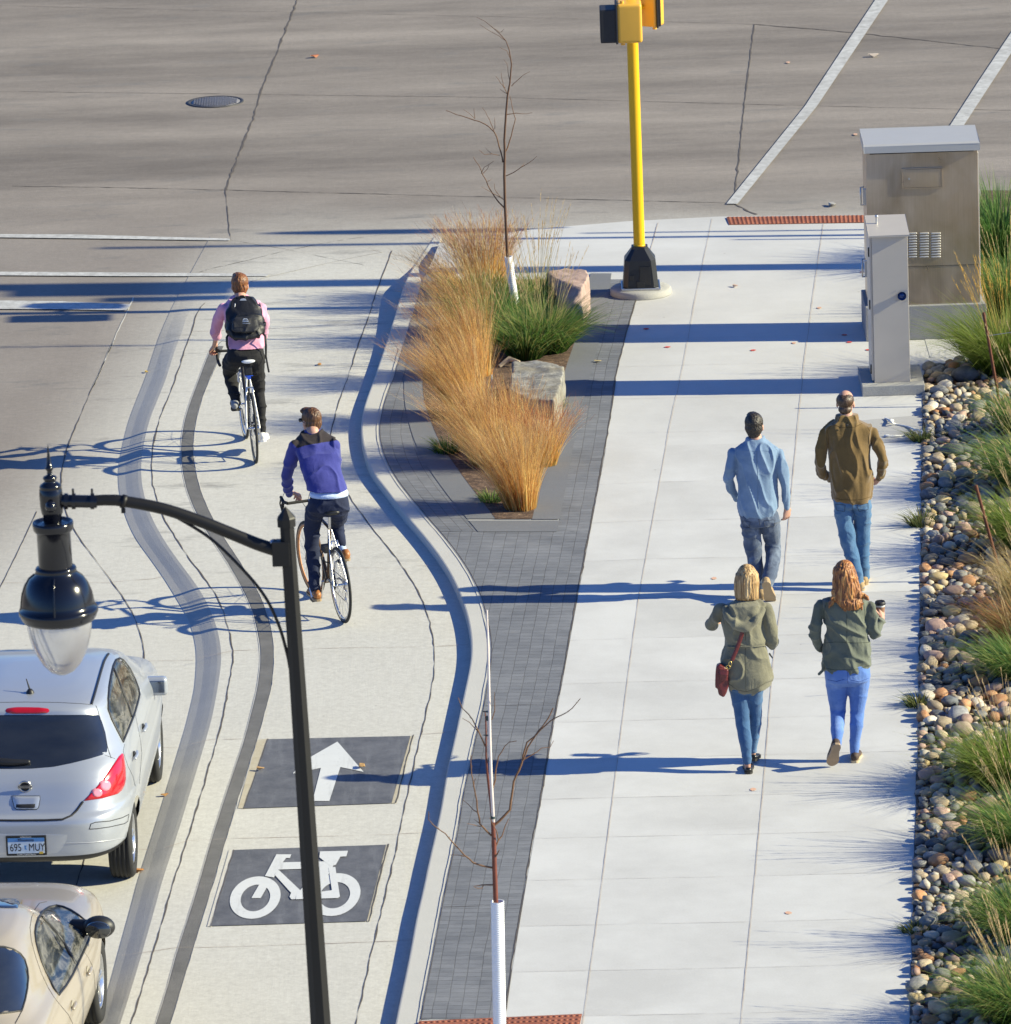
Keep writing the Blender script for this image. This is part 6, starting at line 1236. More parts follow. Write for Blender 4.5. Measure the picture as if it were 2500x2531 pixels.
        mb.tube(curve3([B+Vector((s_*.0, .12, .03)), B+Vector((-s_*.06, .19, .05)), B+Vector((-s_*.14, .14, .01)), bc+Vector((0, .06, -.10))], 4), .0025, 5); L('brake_lever', mb, M_BLKR, hb_o, 0, S)
    ca = crank; mb = MB()
    for s_, a in ((1, ca), (-1, ca+math.pi)):
        e = bb+Vector((s_*.068, .17*math.cos(a), .17*math.sin(a))); mb.tube([bb+Vector((s_*.05, 0, 0)), e], [.013, .010], 8)
    L('crank', mb, M_ALU)
    for s_, a in ((1, ca), (-1, ca+math.pi)):
        e = bb+Vector((s_*.068, .17*math.cos(a), .17*math.sin(a))); mb = MB(); mb.tube([e, e+Vector((s_*.09, 0, 0))], .007, 8); mb.box(e+Vector((s_*.055, 0, 0)), (.075, .085, .018)); L('pedal', mb, M_BLKR, None, .002)
    mb = MB(); mb.tube([bb+Vector((.044, 0, 0)), bb+Vector((.047, 0, 0))], .095, 32); mb.tube([bb+Vector((.039, 0, 0)), bb+Vector((.042, 0, 0))], .078, 32); L('chainring', mb, M_BLKR)
    mb = MB(); mb.tube([bb+Vector((.045, 0, .093)), ax_r+Vector((.042, 0, .042))], .0035, 5); mb.tube([bb+Vector((.045, 0, -.093)), ax_r+Vector((.05, .05, -.17))], .0035, 5); L('chain', mb, simple('chain_steel', (.10, .09, .08), .5, .8))
    mb = MB(); mb.tube([ax_r+Vector((-.03, .10, .33)), ax_r+Vector((-.028, .12, .37)), ax_r+Vector((.028, .12, .37)), ax_r+Vector((.03, .10, .33))], .008, 6); L('rear_brake', mb, M_ALU)
    if extra: extra(L)
    return root, Mx
tA = tz(480, 660, .2589); tB = tz(660, 1000, .2899)
rA = G(631.5, 1144, BL_Z+.004); rB = G(848, 1538, BL_Z+.004)
M_RED = simple('red_enamel', (.45, .02, .02), .3)
def exA(L):
    mb = MB(); mb.box((0, .20, .86), (.075, .10, .10)); L('saddle_bag', mb, M_BLKR, None, .015)
    mb = MB(); mb.box((0, .135, .80), (.035, .02, .03)); mb.tube([(-.04, .14, .815), (.04, .14, .815)], .004, 6); L('rear_light', mb, simple('blue_plastic', (.02, .08, .55), .3), None, .004)
bikeA, MA = bicycle(rA, math.radians(7), math.radians(-1.0), 'white and black road bicycle ridden by the man with the backpack', simple('black_frame_paint', (.02, .02, .022), .25), M_WH, simple('dark_rim', (.05, .05, .05), .3, .5), M_ALU, math.radians(-78), math.radians(2), M_WH, True, exA)
def exB(L):
    mb = MB(); mb.box((-.03, .30, .60), (.07, .13, .06)); L('pump_bracket', mb, M_BLKR, None, .01)
    mb = MB(); mb.tube(curve3([Vector(q) for q in ((0, .30, .62), (-.06, .33, .56), (-.07, .30, .50), (0, .29, .47), (.03, .3, .53), (0, .30, .58))], 5), .006, 6); L('cable_lock', mb, M_BLKR)
bikeB, MBk = bicycle(rB, math.radians(16), math.radians(-1.5), 'old silver and bronze road bicycle ridden by the man in the royal blue sweater', simple('bronze_frame_paint', (.16, .10, .06), .3, .4), M_CHR, M_ALU, simple('tan_wall_rim', (.50, .22, .08), .5), math.radians(100), math.radians(6), M_SADB, True, exB)
# ---- rider with backpack
pz = Person(tA, .2589, 631.5, 1144, BL_Z, .0, 'cyclist in a pink shirt and black jeans wearing a black backpack, riding away'); pz.root.location = rA
T_ = [(440,268,62,.06,.60),(450,292,100,.08,.57),(462,335,165,.095,.52),(478,380,200,.11,.48),(482,450,196,.12,.44),(486,560,184,.122,.38),(490,650,176,.12,.33),(495,720,174,.125,.28),(498,765,172,.13,.25)]
AL = [(285,395,56,.48),(235,500,56,.56),(212,610,50,.64),(214,650,46,.68)]; AR = [(640,395,58,.48),(668,520,50,.56),(665,620,42,.66),(650,680,38,.76)]
ALb = [(285,395,50,.48),(212,610,44,.64),(205,700,31,.78),(190,755,26,.86)]; ARb = [(640,395,50,.48),(668,520,42,.56),(665,620,36,.66),(610,720,26,.88)]
LL = [(410,850,98,.2),(352,925,88,.42),(338,1000,70,.56),(365,1120,60,.50),(392,1250,50,.42)]; LR = [(578,860,98,.2),(598,1010,80,.33),(612,1180,63,.42),(635,1330,56,.36),(650,1590,30,.32)]
hh = [hand(pz.W(198,742,.86), pz.W(155,800,.92)-pz.W(198,742,.86), (-.2, -.3, 1), .9, 1), hand(pz.W(610,720,.88), (.1, 1, -.3), (0, .2, 1), .8, -1)]
pz.garment('shirt', T_, [AL, AR], S_PINK, fold=('soft', .010), seed=21, extra=lambda mb: [mb.limb([pz.W(x0, y0, d), pz.W(x1, y1, d+.02)], [r_*pz.k]*2, 14) for x0, y0, x1, y1, d, r_ in ((206,632,212,655,.665,54),(205,618,208,640,.65,50))])
pz.garment('trousers', [(490,770,168,.125,.25),(488,820,175,.135,.22),(488,880,185,.14,.22),(490,930,150,.11,.24)], [LL, LR], J_BLK, fold=('horiz', .009), seed=22)
pz.finish(T_[1:], [ALb, ARb], [LL, LR], (437,175,.66,.05,0), ((442,300,.56),), hh); pz.hair(H_AUB, 'short', amp=.004, fr=70, wav=20)
mb = MB(); mb.slices([(pz.W(446,292,.56), 82*pz.k, .07), (pz.W(442,270,.60), 74*pz.k, .065)][::-1], 20); link('collar', mb.mesh(), S_PINK, pz.root)
shoe('shoe', pz.W(388,1375,.30), (.02, 1, .10), (0, -.1, 1), (SH_GRY, SO_BLK), pz.root, .28); shoe('shoe', pz.W(650,1670,.24), (.06, 1, -.08), (0, .08, 1), (SH_WHT, SO_WHT), pz.root, .28)
bp = thing('backpack', pz.W(480,640,.10), 'black backpack with grey logo patch on the pink-shirted cyclist\'s back', 'backpack')
def bw(x, y, d): return pz.W(x, y, d)
M_BP = fabric('black_nylon', (.004, .004, .005), (.010, .010, .012), weave=160, coarse=9, rough=.5, sheen=0); M_BP2 = fabric('charcoal_nylon', (.012, .012, .013), (.024, .024, .027), weave=120, coarse=12, rough=.6, sheen=0)
mb = MB(); Bk = [(462,283,60,.05,.44),(466,300,100,.075,.43),(470,340,135,.09,.40),(474,420,165,.105,.33),(480,500,182,.115,.27),(486,570,188,.12,.22),(490,630,176,.115,.18),(490,665,140,.10,.16),(490,682,95,.07,.16)]
mb.slices(pz.rings(Bk), 28, sq=.8); me = displace(remesh(mb.mesh(), .008, 1), folds('diag', .012, 33)); link('pack_body', me, M_BP, bp)
mb = MB(); mb.slices(pz.rings([(485,480,100,.03,.15),(486,495,120,.045,.145),(488,560,130,.05,.10),(490,605,125,.045,.07),(490,618,100,.03,.07)]), 24, sq=.7); me = displace(remesh(mb.mesh(), .007, 1), folds('diag', .006, 35)); link('front_pocket', me, M_BP2, bp)
for sx in (-1, 1):
    mb = MB(); x0 = 486+sx*168; mb.tube([bw(x0-sx*30, 340, .44), bw(x0-sx*8, 400, .42), bw(x0, 520, .30)], [(.004, .018)]*3, 8); link('compression_strap', mb.mesh(), M_BP, bp)
mb = MB(); mb.tube([bw(655,630,.22), bw(680,660,.16), bw(686,760,.14), bw(686,850,.14), bw(700,930,.14), bw(715,1005,.14)], [(.012, .003)]*3+[(.009, .003)]*3, 6); mb.tube([bw(660,520,.25), bw(684,530,.2), bw(680,560,.2)], .006, 6); link('hip_strap', mb.mesh(), M_BP, bp)
mb = MB(); mb.tube([bw(330,640,.22), bw(312,670,.16), bw(314,740,.16), bw(322,775,.2)], [(.012, .003)]*4, 6); link('hip_strap', mb.mesh(), M_BP, bp)
mb = MB(); mb.tube(curve3([bw(430,300,.40), bw(440,278,.40), bw(475,276,.40), bw(490,298,.40)], 4), .007, 8); link('top_handle', mb.mesh(), M_BP, bp)
M_LG = simple('reflective_grey', (.55, .58, .62), .4)
def bplane(x, y, y2): # point on the pack's rear face by pixel; y2 = depth
    return bw(x, y, y2)
mb = MB(); d = .043
mb.prism([bw(x, y, d) for x, y in ((462,524),(466,500),(474,490),(504,490),(512,500),(521,522))], (0, -.004, 0)); lg = link('logo_patch', fixn(mb.mesh()), M_LG, bp)
mb = MB()
for yy, w_ in ((503,17),(513,23)): mb.tube([bw(490-w_, yy+3, d-.006), bw(490, yy-5, d-.006), bw(490+w_, yy, d-.006)], .0018, 4)
link('logo_arcs', mb.mesh(), M_BP, lg)
mb = MB()
for i in range(7): mb.box(bw(468+i*10.5, 538, .045), (.006, .003, .007))
link('logo_lettering', mb.mesh(), M_LG, bp)
mb = MB(); mb.prism([bw(x, y, .245) for x, y in ((436,318),(446,304),(470,297),(494,303),(500,318))], (0, -.004, 0)); link('logo_patch', fixn(mb.mesh()), M_LG, bp)
mb = MB(); mb.limb([bw(392,350,.25), bw(388,378,.24)], [.005, .004], 6); link('zip_pull', mb.mesh(), SH_WHT, bp)
# ---- rider in blue sweater
pz = Person(tB, .2899, 848, 1538, BL_Z, .0, 'cyclist in a royal blue sweater with charcoal yoke and sunglasses, looking left while riding'); pz.root.location = rB
T_ = [(392,222,78,.065,.62),(400,240,110,.08,.60),(408,275,158,.095,.57),(412,320,184,.11,.54),(430,400,186,.118,.48),(452,500,176,.124,.41),(480,590,166,.126,.34),(505,670,170,.13,.28),(520,725,172,.132,.25)]
AL = [(250,355,60,.52),(205,480,56,.58),(168,610,52,.64),(178,700,42,.74),(190,762,36,.82)]; AR = [(575,350,58,.5),(585,470,50,.58),(560,580,44,.72),(480,680,34,.84)]
ALb = AL+[(215,755,27,.86)]; ARb = AR+[(440,715,26,.9)]
LL = [(450,850,98,.2),(400,940,84,.34),(385,1060,72,.40),(384,1200,63,.42),(400,1380,56,.36),(405,1560,48,.30)]; LR = [(605,860,96,.2),(612,950,76,.40),(600,1010,62,.54),(612,1100,50,.49),(632,1190,40,.44)]
LLb = LL+[(408,1640,34,.30)]; LRb = LR+[(655,1270,30,.40)]
hh = [hand(pz.W(212,752,.84), pz.W(275,765,.93)-pz.W(212,752,.84), (-.1, -.35, 1), .7, 1), hand(pz.W(440,715,.9), (0, 1, -.3), (0, .2, 1), .8, -1)]
sw = pz.garment('sweater', T_, [AL, AR], [F_BLUE, F_BLKY], fold=('soft', .011), seed=23)
def yoke(o, fn):
    me = o.data; pm = Matrix.Translation(pz.root.location)
    for p in me.polygons:
        if fn(pm @ p.center): p.material_index = 1
yl, yr, ym = pz.W(250,385,.5), pz.W(606,300,.48), pz.W(330,345,.45)
q1, q2 = P(*tB(300,350), pz.Y0+.4), P(*tB(590,305), pz.Y0+.4)
def below(p):   # yoke boundary drawn across the shoulders, continuing over their top
    q = CAMM.transposed() @ (p-CAMP); X = (CX+F*q.x/-q.z-660)/.2899; Y = (CY-F*q.y/-q.z-1000)/.2899
    if X < 210 or X > 612: return False
    return Y < np.interp(X, [210, 260, 340, 600, 612], [325, 372, 345, 303, 302]) and Y < 372
yoke(sw, below)
pz.garment('trousers', [(530,770,160,.125,.24),(528,820,172,.135,.22),(525,890,185,.14,.22),(525,930,150,.11,.24)], [LL, LR], J_NAVY, fold=('horiz', .009), seed=24)
mb = MB(); mb.slices(pz.rings([(526,715,140,.100,.26),(530,745,160,.120,.245),(530,775,166,.133,.23)]), 28); me = displace(mb.mesh(), folds('soft', .003, 9)); link('shirt_tail', me, F_WHT, pz.root)
pz.finish(T_[1:], [ALb, ARb], [LLb, LRb], (374,140,.70,.62,0), ((392,235,.60),), hh); pz.hair(H_BRN, 'short', amp=.004, fr=70, wav=20, extra=None)
mb = MB(); mb.slices([(pz.W(398,240,.60), 84*pz.k, .07), (pz.W(392,215,.63), 72*pz.k, .062)][::-1], 20); link('collar', mb.mesh(), F_BLUE, pz.root)
c, R = pz.hc, pz.hR; T3 = lambda a, b, d: c+R @ Vector((a, b, d)); mb = MB()
for e in (-1, 1): mb.slices([(T3(.034*e, .093, -.016), .024, .004, R @ Vector((1, 0, 0))), (T3(.034*e, .097, .0), .030, .005, R @ Vector((1, 0, 0))), (T3(.034*e, .096, .014), .026, .004, R @ Vector((1, 0, 0)))], 14); mb.tube([T3(.068*e, .088, .008), T3(.080*e, .03, .008), T3(.080*e, -.02, .0)], .0035, 6)
link('sunglasses', mb.mesh(), M_SADB, pz.root)
mb = MB(); p_, r_ = pz.chain([(400,1560,40,.30),(408,1640,32,.30)]); mb.limb(p_, r_, 14); link('sock', mb.mesh(), SOCK, pz.root); mb = MB(); p_, r_ = pz.chain([(634,1195,34,.44),(660,1275,30,.40)]); mb.limb(p_, r_, 14); link('sock', mb.mesh(), SOCK, pz.root)
M_BR2 = simple('brown_boat_shoe', (.34, .13, .035), .5, var=.3, scale=20)
shoe('shoe', pz.W(440,1680,.20), (-.28, 1, .08), (0, -.05, 1), (M_BR2, SO_TAN), pz.root, .275); shoe('shoe', pz.W(682,1335,.30), (-.18, 1, .05), (.05, 0, 1), (M_BR2, SO_TAN), pz.root, .275)
# ================================================================ CARS
from mathutils.bvhtree import BVHTree
def carpaint(name, col, met=.35, r=.32):
    m = N(name); p = m.pos(obj=True); f = m.noise(p, 700, 2, .5); c = m.mix(.25, col, m.ramp(f, [(.3, .35), (.7, .65)]), 'OVERLAY'); d = m.noise(p, 1.2, 5, .6)
    c = m.mix(m.ramp(d, [(.5, 0), (.8, .12)]), c, (.35, .32, .28)); return m.done(c, r, met, Coat_Weight=.6, Coat_Roughness=.06)
M_SILV = carpaint('silver_paint', (.40, .425, .47)); M_TAN = carpaint('tan_paint', (.375, .325, .255), .2)
mgl = N('dark_car_glass'); M_GLS = mgl.done(mgl.mix(mgl.noise(mgl.pos((1, 1, 3), obj=True), 3, 3, .6), (.006, .008, .012), (.03, .033, .036)), .04, 0, Coat_Weight=1.0, Specular_IOR_Level=.7)
mgs = N('side_glass'); M_GLS2 = mgs.done(mgs.ramp(mgs.noise(mgs.pos((6, 2.5, 7), (0, .5, 0), obj=True), 1.1, 4, .7, 1.5), [(.40, (.015, .018, .02)), (.50, (.05, .052, .048)), (.60, (.15, .145, .13)), (.68, (.035, .038, .03))]), .12, 0, Specular_IOR_Level=.35)  # blotchy light and dark tones are reflections painted into the glass colour
M_RUB = simple('black_trim', (.012, .012, .013), .5); M_SEAM = simple('panel_gap_black', (.01, .01, .012), .7); M_TL = simple('red_tail_lens', (.50, .004, .008), .2, var=.15, scale=14, Coat_Weight=1.0); M_TLC = simple('clear_pink_lens', (.72, .26, .32), .15, Coat_Weight=1.0)
M_MIR = simple('mirror_surface', (.16, .20, .28), .08, .9, var=.05); M_RIMC = simple('alloy_rim', (.62, .63, .65), .25, .9, var=.05); M_UND = simple('underbody_black', (.004, .004, .004), 1.0)
class Car:
    def __init__(s, origin, head, levels, Lc, exps, paint, label, name='parked_car'):
        s.root = thing(name, (origin.x, origin.y, 0), label, 'car'); s.M = Matrix.Translation(origin) @ Matrix.Rotation(-head, 4, 'Z'); s.Mi = s.M.inverted(); s.paint = paint
        z = np.array([l[0] for l in levels]); hw = np.array([l[1] for l in levels]); yr = np.array([l[2] for l in levels]); yf = np.array([l[3] for l in levels]); s.lv = levels
        zz = np.concatenate([np.linspace(z[i], z[i+1], 5)[:-1] for i in range(len(z)-1)]+[[z[-1]]])
        def sm(a):
            v = np.interp(zz, z, a); k = np.array([.25, .5, .25])
            for _ in range(3): v = np.convolve(np.pad(v, 1, mode='reflect', reflect_type='odd'), k, 'valid')
            return v
        H, R0, F0 = sm(hw), sm(yr), sm(yf); E = np.interp(zz, [l[0] for l in exps], [l[1] for l in exps]); n = 220; vs = []
        for i, q in enumerate(zz):
            yc, hl, e = (R0[i]+F0[i])/2, (F0[i]-R0[i])/2, E[i]
            for j in range(n):
                a = 2*math.pi*j/n; c_, s_ = math.cos(a), math.sin(a); vs.append((H[i]*math.copysign(abs(c_)**(2/e), c_), yc+hl*math.copysign(abs(s_)**(2/e), s_), q))
        m_ = len(zz); fs = [(i*n+j, i*n+(j+1) % n, (i+1)*n+(j+1) % n, (i+1)*n+j) for i in range(m_-1) for j in range(n)]+[tuple((m_-1)*n+j for j in range(n))]
        s.vs, s.fs = vs, fs
    def body(s, arches, R=.355):
        bm = bmesh.new(); V = [bm.verts.new(v) for v in s.vs]
        for f in s.fs:
            c = sum((V[i].co for i in f), Vector())/len(f)
            if any(abs(c.x) > .45 and math.hypot(c.y-ay, c.z-az) < R for ay, az in arches): continue
            bm.faces.new([V[i] for i in f])
        # snap ragged arch rims onto the circle
        for e in bm.edges:
            if len(e.link_faces) == 1:
                for v in e.verts:
                    for ay, az in arches:
                        d = math.hypot(v.co.y-ay, v.co.z-az)
                        if abs(v.co.x) > .45 and d < R*1.35 and v.co.z > .23: k = R/d; v.co.y = ay+(v.co.y-ay)*k; v.co.z = az+(v.co.z-az)*k
        me = bpy.data.meshes.new('body'); bm.to_mesh(me); bm.free(); me.polygons.foreach_set('use_smooth', [True]*len(me.polygons))
        full = bmesh.new(); VV = [full.verts.new(s.M @ Vector(v)) for v in s.vs]; [full.faces.new([VV[i] for i in f]) for f in s.fs]; full.normal_update(); s.bvh = BVHTree.FromBMesh(full); full.free()
        me.transform(s.M); o = link('body', me, s.paint, s.root); s.b = o
        for ay, az in arches:
            for sx in (-1, 1):
                mb = MB(); mb.lathe([(R+.004, -.02), (R+.004, .20), (.02, .20)], (sx*.62, ay, az), 32, Matrix.Rotation(-sx*math.pi/2, 3, 'Y')); me = mb.mesh(); bm = bmesh.new(); bm.from_mesh(me); bmesh.ops.delete(bm, geom=[v for v in bm.verts if v.co.z < .34], context='VERTS'); bm.to_mesh(me); bm.free(); s.add('wheel_arch', me, M_UND)
        mb = MB(); mb.box((0, 2.3, .31), (1.25, 3.5, .08)); s.add('underbody', mb, M_UND); return o
    def add(s, name, mb, mat, parent=None, bev=0):
        me = mb.mesh('b', bev) if isinstance(mb, MB) else mb; me.transform(s.M); return link(name, me, mat, parent or s.root)
    def hit(s, px, py, off=.004):
        d = ray(px, py).normalized(); h = s.bvh.ray_cast(CAMP, d)
        if h[0] is None: return None
        n = h[1] if h[1].dot(d) < 0 else -h[1]; return s.Mi @ (h[0]+n*off)
    def patch(s, name, poly, mat, off=.004, rings=14, mirror=False, dens=10, parent=None, both=True, thick=None):
        pts = []
        for a, b in zip(poly, poly[1:]+poly[:1]):
            k = max(1, int(math.hypot(b[0]-a[0], b[1]-a[1])/dens)); pts += [(a[0]+(b[0]-a[0])*i/k, a[1]+(b[1]-a[1])*i/k) for i in range(k)]
        cx, cy = sum(p[0] for p in pts)/len(pts), sum(p[1] for p in pts)/len(pts); n = len(pts); vs = []; ok = []
        for r in range(rings+1):
            f = 1-r/rings
            for x, y in pts:
                h = s.hit(cx+(x-cx)*f, cy+(y-cy)*f, off if r else off*.2); vs.append(h if h is not None else Vector((0, 0, 0))); ok.append(h is not None)
        fs = [(r*n+i, r*n+(i+1) % n, (r+1)*n+(i+1) % n, (r+1)*n+i) for r in range(rings) for i in range(n)]; fs = [f for f in fs if all(ok[i] for i in f)]
        out = []
        for sx in ((1, -1) if mirror else (1,)):
            mb = MB(); mb.add([Vector((v.x*sx, v.y, v.z)) for v in vs], fs, True); me = mb.mesh(); bm = bmesh.new(); bm.from_mesh(me); bmesh.ops.remove_doubles(bm, verts=bm.verts, dist=.0004); bmesh.ops.delete(bm, geom=[v for v in bm.verts if not v.link_faces], context='VERTS'); bmesh.ops.recalc_face_normals(bm, faces=bm.faces); bm.to_mesh(me); bm.free(); out.append(s.add(name, me, mat, parent))
        return out
    def seam(s, name, pts, mat, r=.004, mirror=False, parent=None, off=.0):
        out = []
        for a, b in zip(pts, pts[1:]):
            k = max(1, int(math.hypot(b[0]-a[0], b[1]-a[1])/8)); out += [(a[0]+(b[0]-a[0])*i/k, a[1]+(b[1]-a[1])*i/k) for i in range(k)]
        out.append(pts[-1]); H = [h for h in (s.hit(x, y, off) for x, y in out) if h is not None]
        for sx in ((1, -1) if mirror else (1,)):
            mb = MB(); mb.tube([Vector((h.x*sx, h.y, h.z)) for h in H], r, 6); s.add(name, mb, mat, parent or s.b)
    def wheel(s, x, y, r=.31, w=.19, sp=7):
        sx = 1 if x > 0 else -1; c = Vector((x, y, r)); RX = Matrix.Rotation(math.pi/2, 3, 'Y'); e = bpy.data.objects.new('wheel', None); COL.objects.link(e); e.parent = s.root; e.location = (s.M @ c)-s.root.location
        mb = MB(); h = w/2; prof = [(r*.66, -h*.9), (r*.80, -h*1.02), (r*.93, -h*.97), (r*.985, -h*.80)]
        for g in (-.55, -.18, .18, .55): prof += [(r, h*(g-.13)), (r-.008, h*(g-.10)), (r-.008, h*(g+.02)), (r, h*(g+.05))]
        prof += [(r*.985, h*.80), (r*.93, h*.97), (r*.80, h*1.02), (r*.66, h*.9)]; mb.lathe(prof, c, 48, RX); s.add('tyre', mb, M_TYRE, e)
        mb = MB(); mb.lathe([(r*.68, -h*.8), (r*.68, h*.8), (r*.64, h*.88), (r*.60, h*.8), (r*.60, -h*.6)], c, 40, RX) if sx > 0 else mb.lathe([(r*.68, h*.8), (r*.68, -h*.8), (r*.64, -h*.88), (r*.60, -h*.8), (r*.60, h*.6)], c, 40, RX)
        mb.lathe([(.001, sx*h*.70), (.06, sx*h*.72), (.065, sx*h*.5)], c, 20, RX)
        for i in range(sp):
            a = 2*math.pi*i/sp; u_ = Vector((0, math.cos(a), math.sin(a))); mb.tube([c+Vector((sx*h*.66, 0, 0))+u_*.04, c+Vector((sx*h*.66, 0, 0))+u_*r*.64], [(.028, .012), (.02, .012)], 8, True, u_.cross(Vector((1, 0, 0))))
        s.add('rim', mb, M_RIMC, e); mb = MB(); mb.lathe([(.001, 0), (r*.6, 0)], c, 24, RX); s.add('brake_disc', mb, M_UND, e)
def text_mesh(txt, size, ext=.001):
    cu = bpy.data.curves.new('t', 'FONT'); cu.body = txt; cu.size = size; cu.extrude = ext; cu.align_x = 'CENTER'; cu.align_y = 'CENTER'; o = bpy.data.objects.new('t', cu); COL.objects.link(o)
    dg = bpy.context.evaluated_depsgraph_get(); me = bpy.data.meshes.new_from_object(o.evaluated_get(dg)); bpy.data.objects.remove(o); return me
tq = tz(0, 1590, .3158); q_ = lambda L: [tq(*p) for p in L]
A = Car(Vector((-3.835, -12.1, 0)), math.radians(2.5), [(.335,.75,.12,4.18),(.365,.795,.04,4.25),(.42,.82,.01,4.28),(.55,.838,0,4.29),(.66,.838,0,4.27),(.705,.835,.015,4.25),(.735,.83,.07,4.22),(.80,.828,.10,4.15),(.95,.822,.16,3.85),(1.03,.80,.22,3.45),(1.10,.775,.31,3.22),(1.20,.73,.42,3.0),(1.32,.67,.53,2.75),(1.39,.635,.565,2.5),(1.425,.61,.57,2.35),(1.45,.575,.63,2.2),(1.475,.50,.78,2.05),(1.495,.38,.98,1.9),(1.505,.24,1.2,1.75),(1.507,.08,1.4,1.55)], 4.29, [(.25,5),(.9,5.5),(1.1,5),(1.4,5),(1.51,3.5)], M_SILV, 'silver hatchback parked at the left edge, beneath the hanging lamp')
A.body([(.78, .31), (3.38, .31)], .335); A.b.data.materials.append(M_RUB)
for p_ in A.b.data.polygons:
    if (A.Mi @ p_.center if False else p_.center).z < .40: p_.material_index = 1
for x in (-.705, .705):
    for y in (.78, 3.38): A.wheel(x, y)
A.patch('rear_window', q_([(-330,560),(0,562),(400,562),(700,560),(778,563),(800,620),(825,700),(842,800),(838,850),(800,875),(700,905),(560,940),(420,968),(250,982),(80,985),(-100,985),(-330,960)]), M_GLS, .005, 16)
A.patch('tail_light', q_([(655,1235),(720,1165),(800,1075),(880,960),(930,885),(955,862),(966,870),(980,960),(985,1060),(975,1110),(955,1150),(920,1180),(800,1215)]), M_TL, .014, 8, True)
tl_ = [o for o in A.root.children if o.name.startswith('tail_light')][0]
A.patch('reversing_lens', q_([(820+48*math.cos(a), 1115+50*math.sin(a)) for a in np.linspace(0, 6.0, 14)]), M_TLC, .018, 4, False, 12, tl_); A.patch('fog_lens', q_([(758+46*math.cos(a), 1172+40*math.sin(a)) for a in np.linspace(0, 6.0, 12)]), M_TLC, .018, 4, False, 12, tl_)
A.patch('brake_light', q_([(42,530),(55,512),(120,506),(330,508),(378,514),(388,530),(375,545),(300,552),(100,552),(55,546)]), simple('deep_red_lens', (.42, .006, .01), .15, Coat_Weight=1.0), .014, 5)
sw = A.patch('side_window', q_([(962,765),(930,700),(880,600),(848,520),(848,440),(855,350),(872,260),(890,180),(910,135),(935,124),(965,140),(1010,200),(1050,280),(1080,360),(1088,400),(1075,460),(1045,560),(1000,670)]), M_GLS2, .004, 14, True)[0]
A.seam('window_trim', q_([(962,770),(925,700),(875,600),(846,520),(846,440),(853,350),(870,255),(888,178),(910,130),(936,119),(968,136),(1014,198),(1055,280),(1085,360),(1092,400),(1078,462),(1048,564),(1003,674),(962,772)]), M_RUB, .011, True)
A.seam('window_pillar', q_([(888,205),(920,285),(960,390),(1000,490),(1025,575)]), M_RUB, .016)
A.seam('roof_rail', q_([(716,478),(740,400),(765,310),(790,220),(815,140),(840,95),(850,84)]), M_RUB, .011, True)
A.seam('roof_seam', q_([(-200,470),(0,464),(200,461),(450,464),(640,474),(712,482)]), M_SEAM, .0025); A.seam('hatch_seam', q_([(750,488),(770,540),(790,620),(828,760),(850,840),(870,900)]), M_SEAM, .003, True)
A.seam('hatch_seam', q_([(-220,1385),(100,1388),(350,1386),(490,1380),(560,1350),(600,1310),(650,1240)]), M_SEAM, .009); A.seam('hatch_seam', q_([(820,875),(900,905)]), M_SEAM, .002)
A.seam('bumper_seam', q_([(700,1455),(712,1415),(745,1402),(860,1392),(960,1365),(1008,1340),(1000,1395),(975,1412),(860,1438),(760,1452),(700,1456)]), M_SEAM, .0035, True); A.seam('bumper_crease', q_([(520,1565),(700,1562),(860,1545),(1000,1520),(1040,1500)]), simple('crease_shadow_silver', (.42, .43, .45), .4, .3), .004)
A.seam('door_seam', q_([(975,790),(965,850),(1000,960),(1040,1040),(1060,1120)]), M_SEAM, .002); A.seam('door_seam', q_([(1060,560),(1075,640),(1100,760),(1110,860),(1100,980),(1090,1100)]), M_SEAM, .002)
A.patch('plate_recess', q_([(-190,1490),(60,1492),(400,1494),(528,1498),(522,1540),(490,1600),(450,1640),(360,1652),(-190,1655)]), carpaint('silver_paint_recess', (.48, .50, .53)), .003, 8)
# number plate
h0 = A.hit(*tq(207, 1580), .0); pc = Vector((h0.x, h0.y-.012, h0.z)); ph = A.root
mb = MB(); mb.box(pc, (.315, .012, .16)); plate = A.add('number_plate', mb, M_RUB, None, .004)
mpl = simple('plate_blue', (.07, .22, .50), .4, var=.2, scale=20); mplw = simple('plate_pale', (.60, .68, .74), .4, var=.06)
mb = MB(); mb.box(pc+Vector((0, -.008, -.012)), (.285, .003, .098)); A.add('plate_field', mb, mplw, plate); mb = MB(); mb.box(pc+Vector((0, -.0085, .047)), (.285, .004, .030)); A.add('plate_sky', mb, mpl, plate)
def put_text(car, txt, size, p, mat, parent, sx=1, name='lettering'):
    me = text_mesh(txt, size); me.transform(Matrix.Translation(p) @ Matrix.Rotation(math.pi/2, 4, 'X') @ Matrix.Diagonal((sx, 1, 1, 1))); car.add(name, me, mat, parent)
put_text(A, '695', .086, pc+Vector((-.082, -.0105, -.016)), M_RUB, plate, .72); put_text(A, 'MUY', .086, pc+Vector((.082, -.0105, -.016)), M_RUB, plate, .72); put_text(A, 'Minnesota', .030, pc+Vector((0, -.0115, .047)), M_RUB, plate)
put_text(A, 'lutherauto.com', .014, pc+Vector((0, -.0075, .070)), M_WH, plate); put_text(A, 'Luther | North Country', .015, pc+Vector((0, -.0115, -.070)), M_WH, plate)
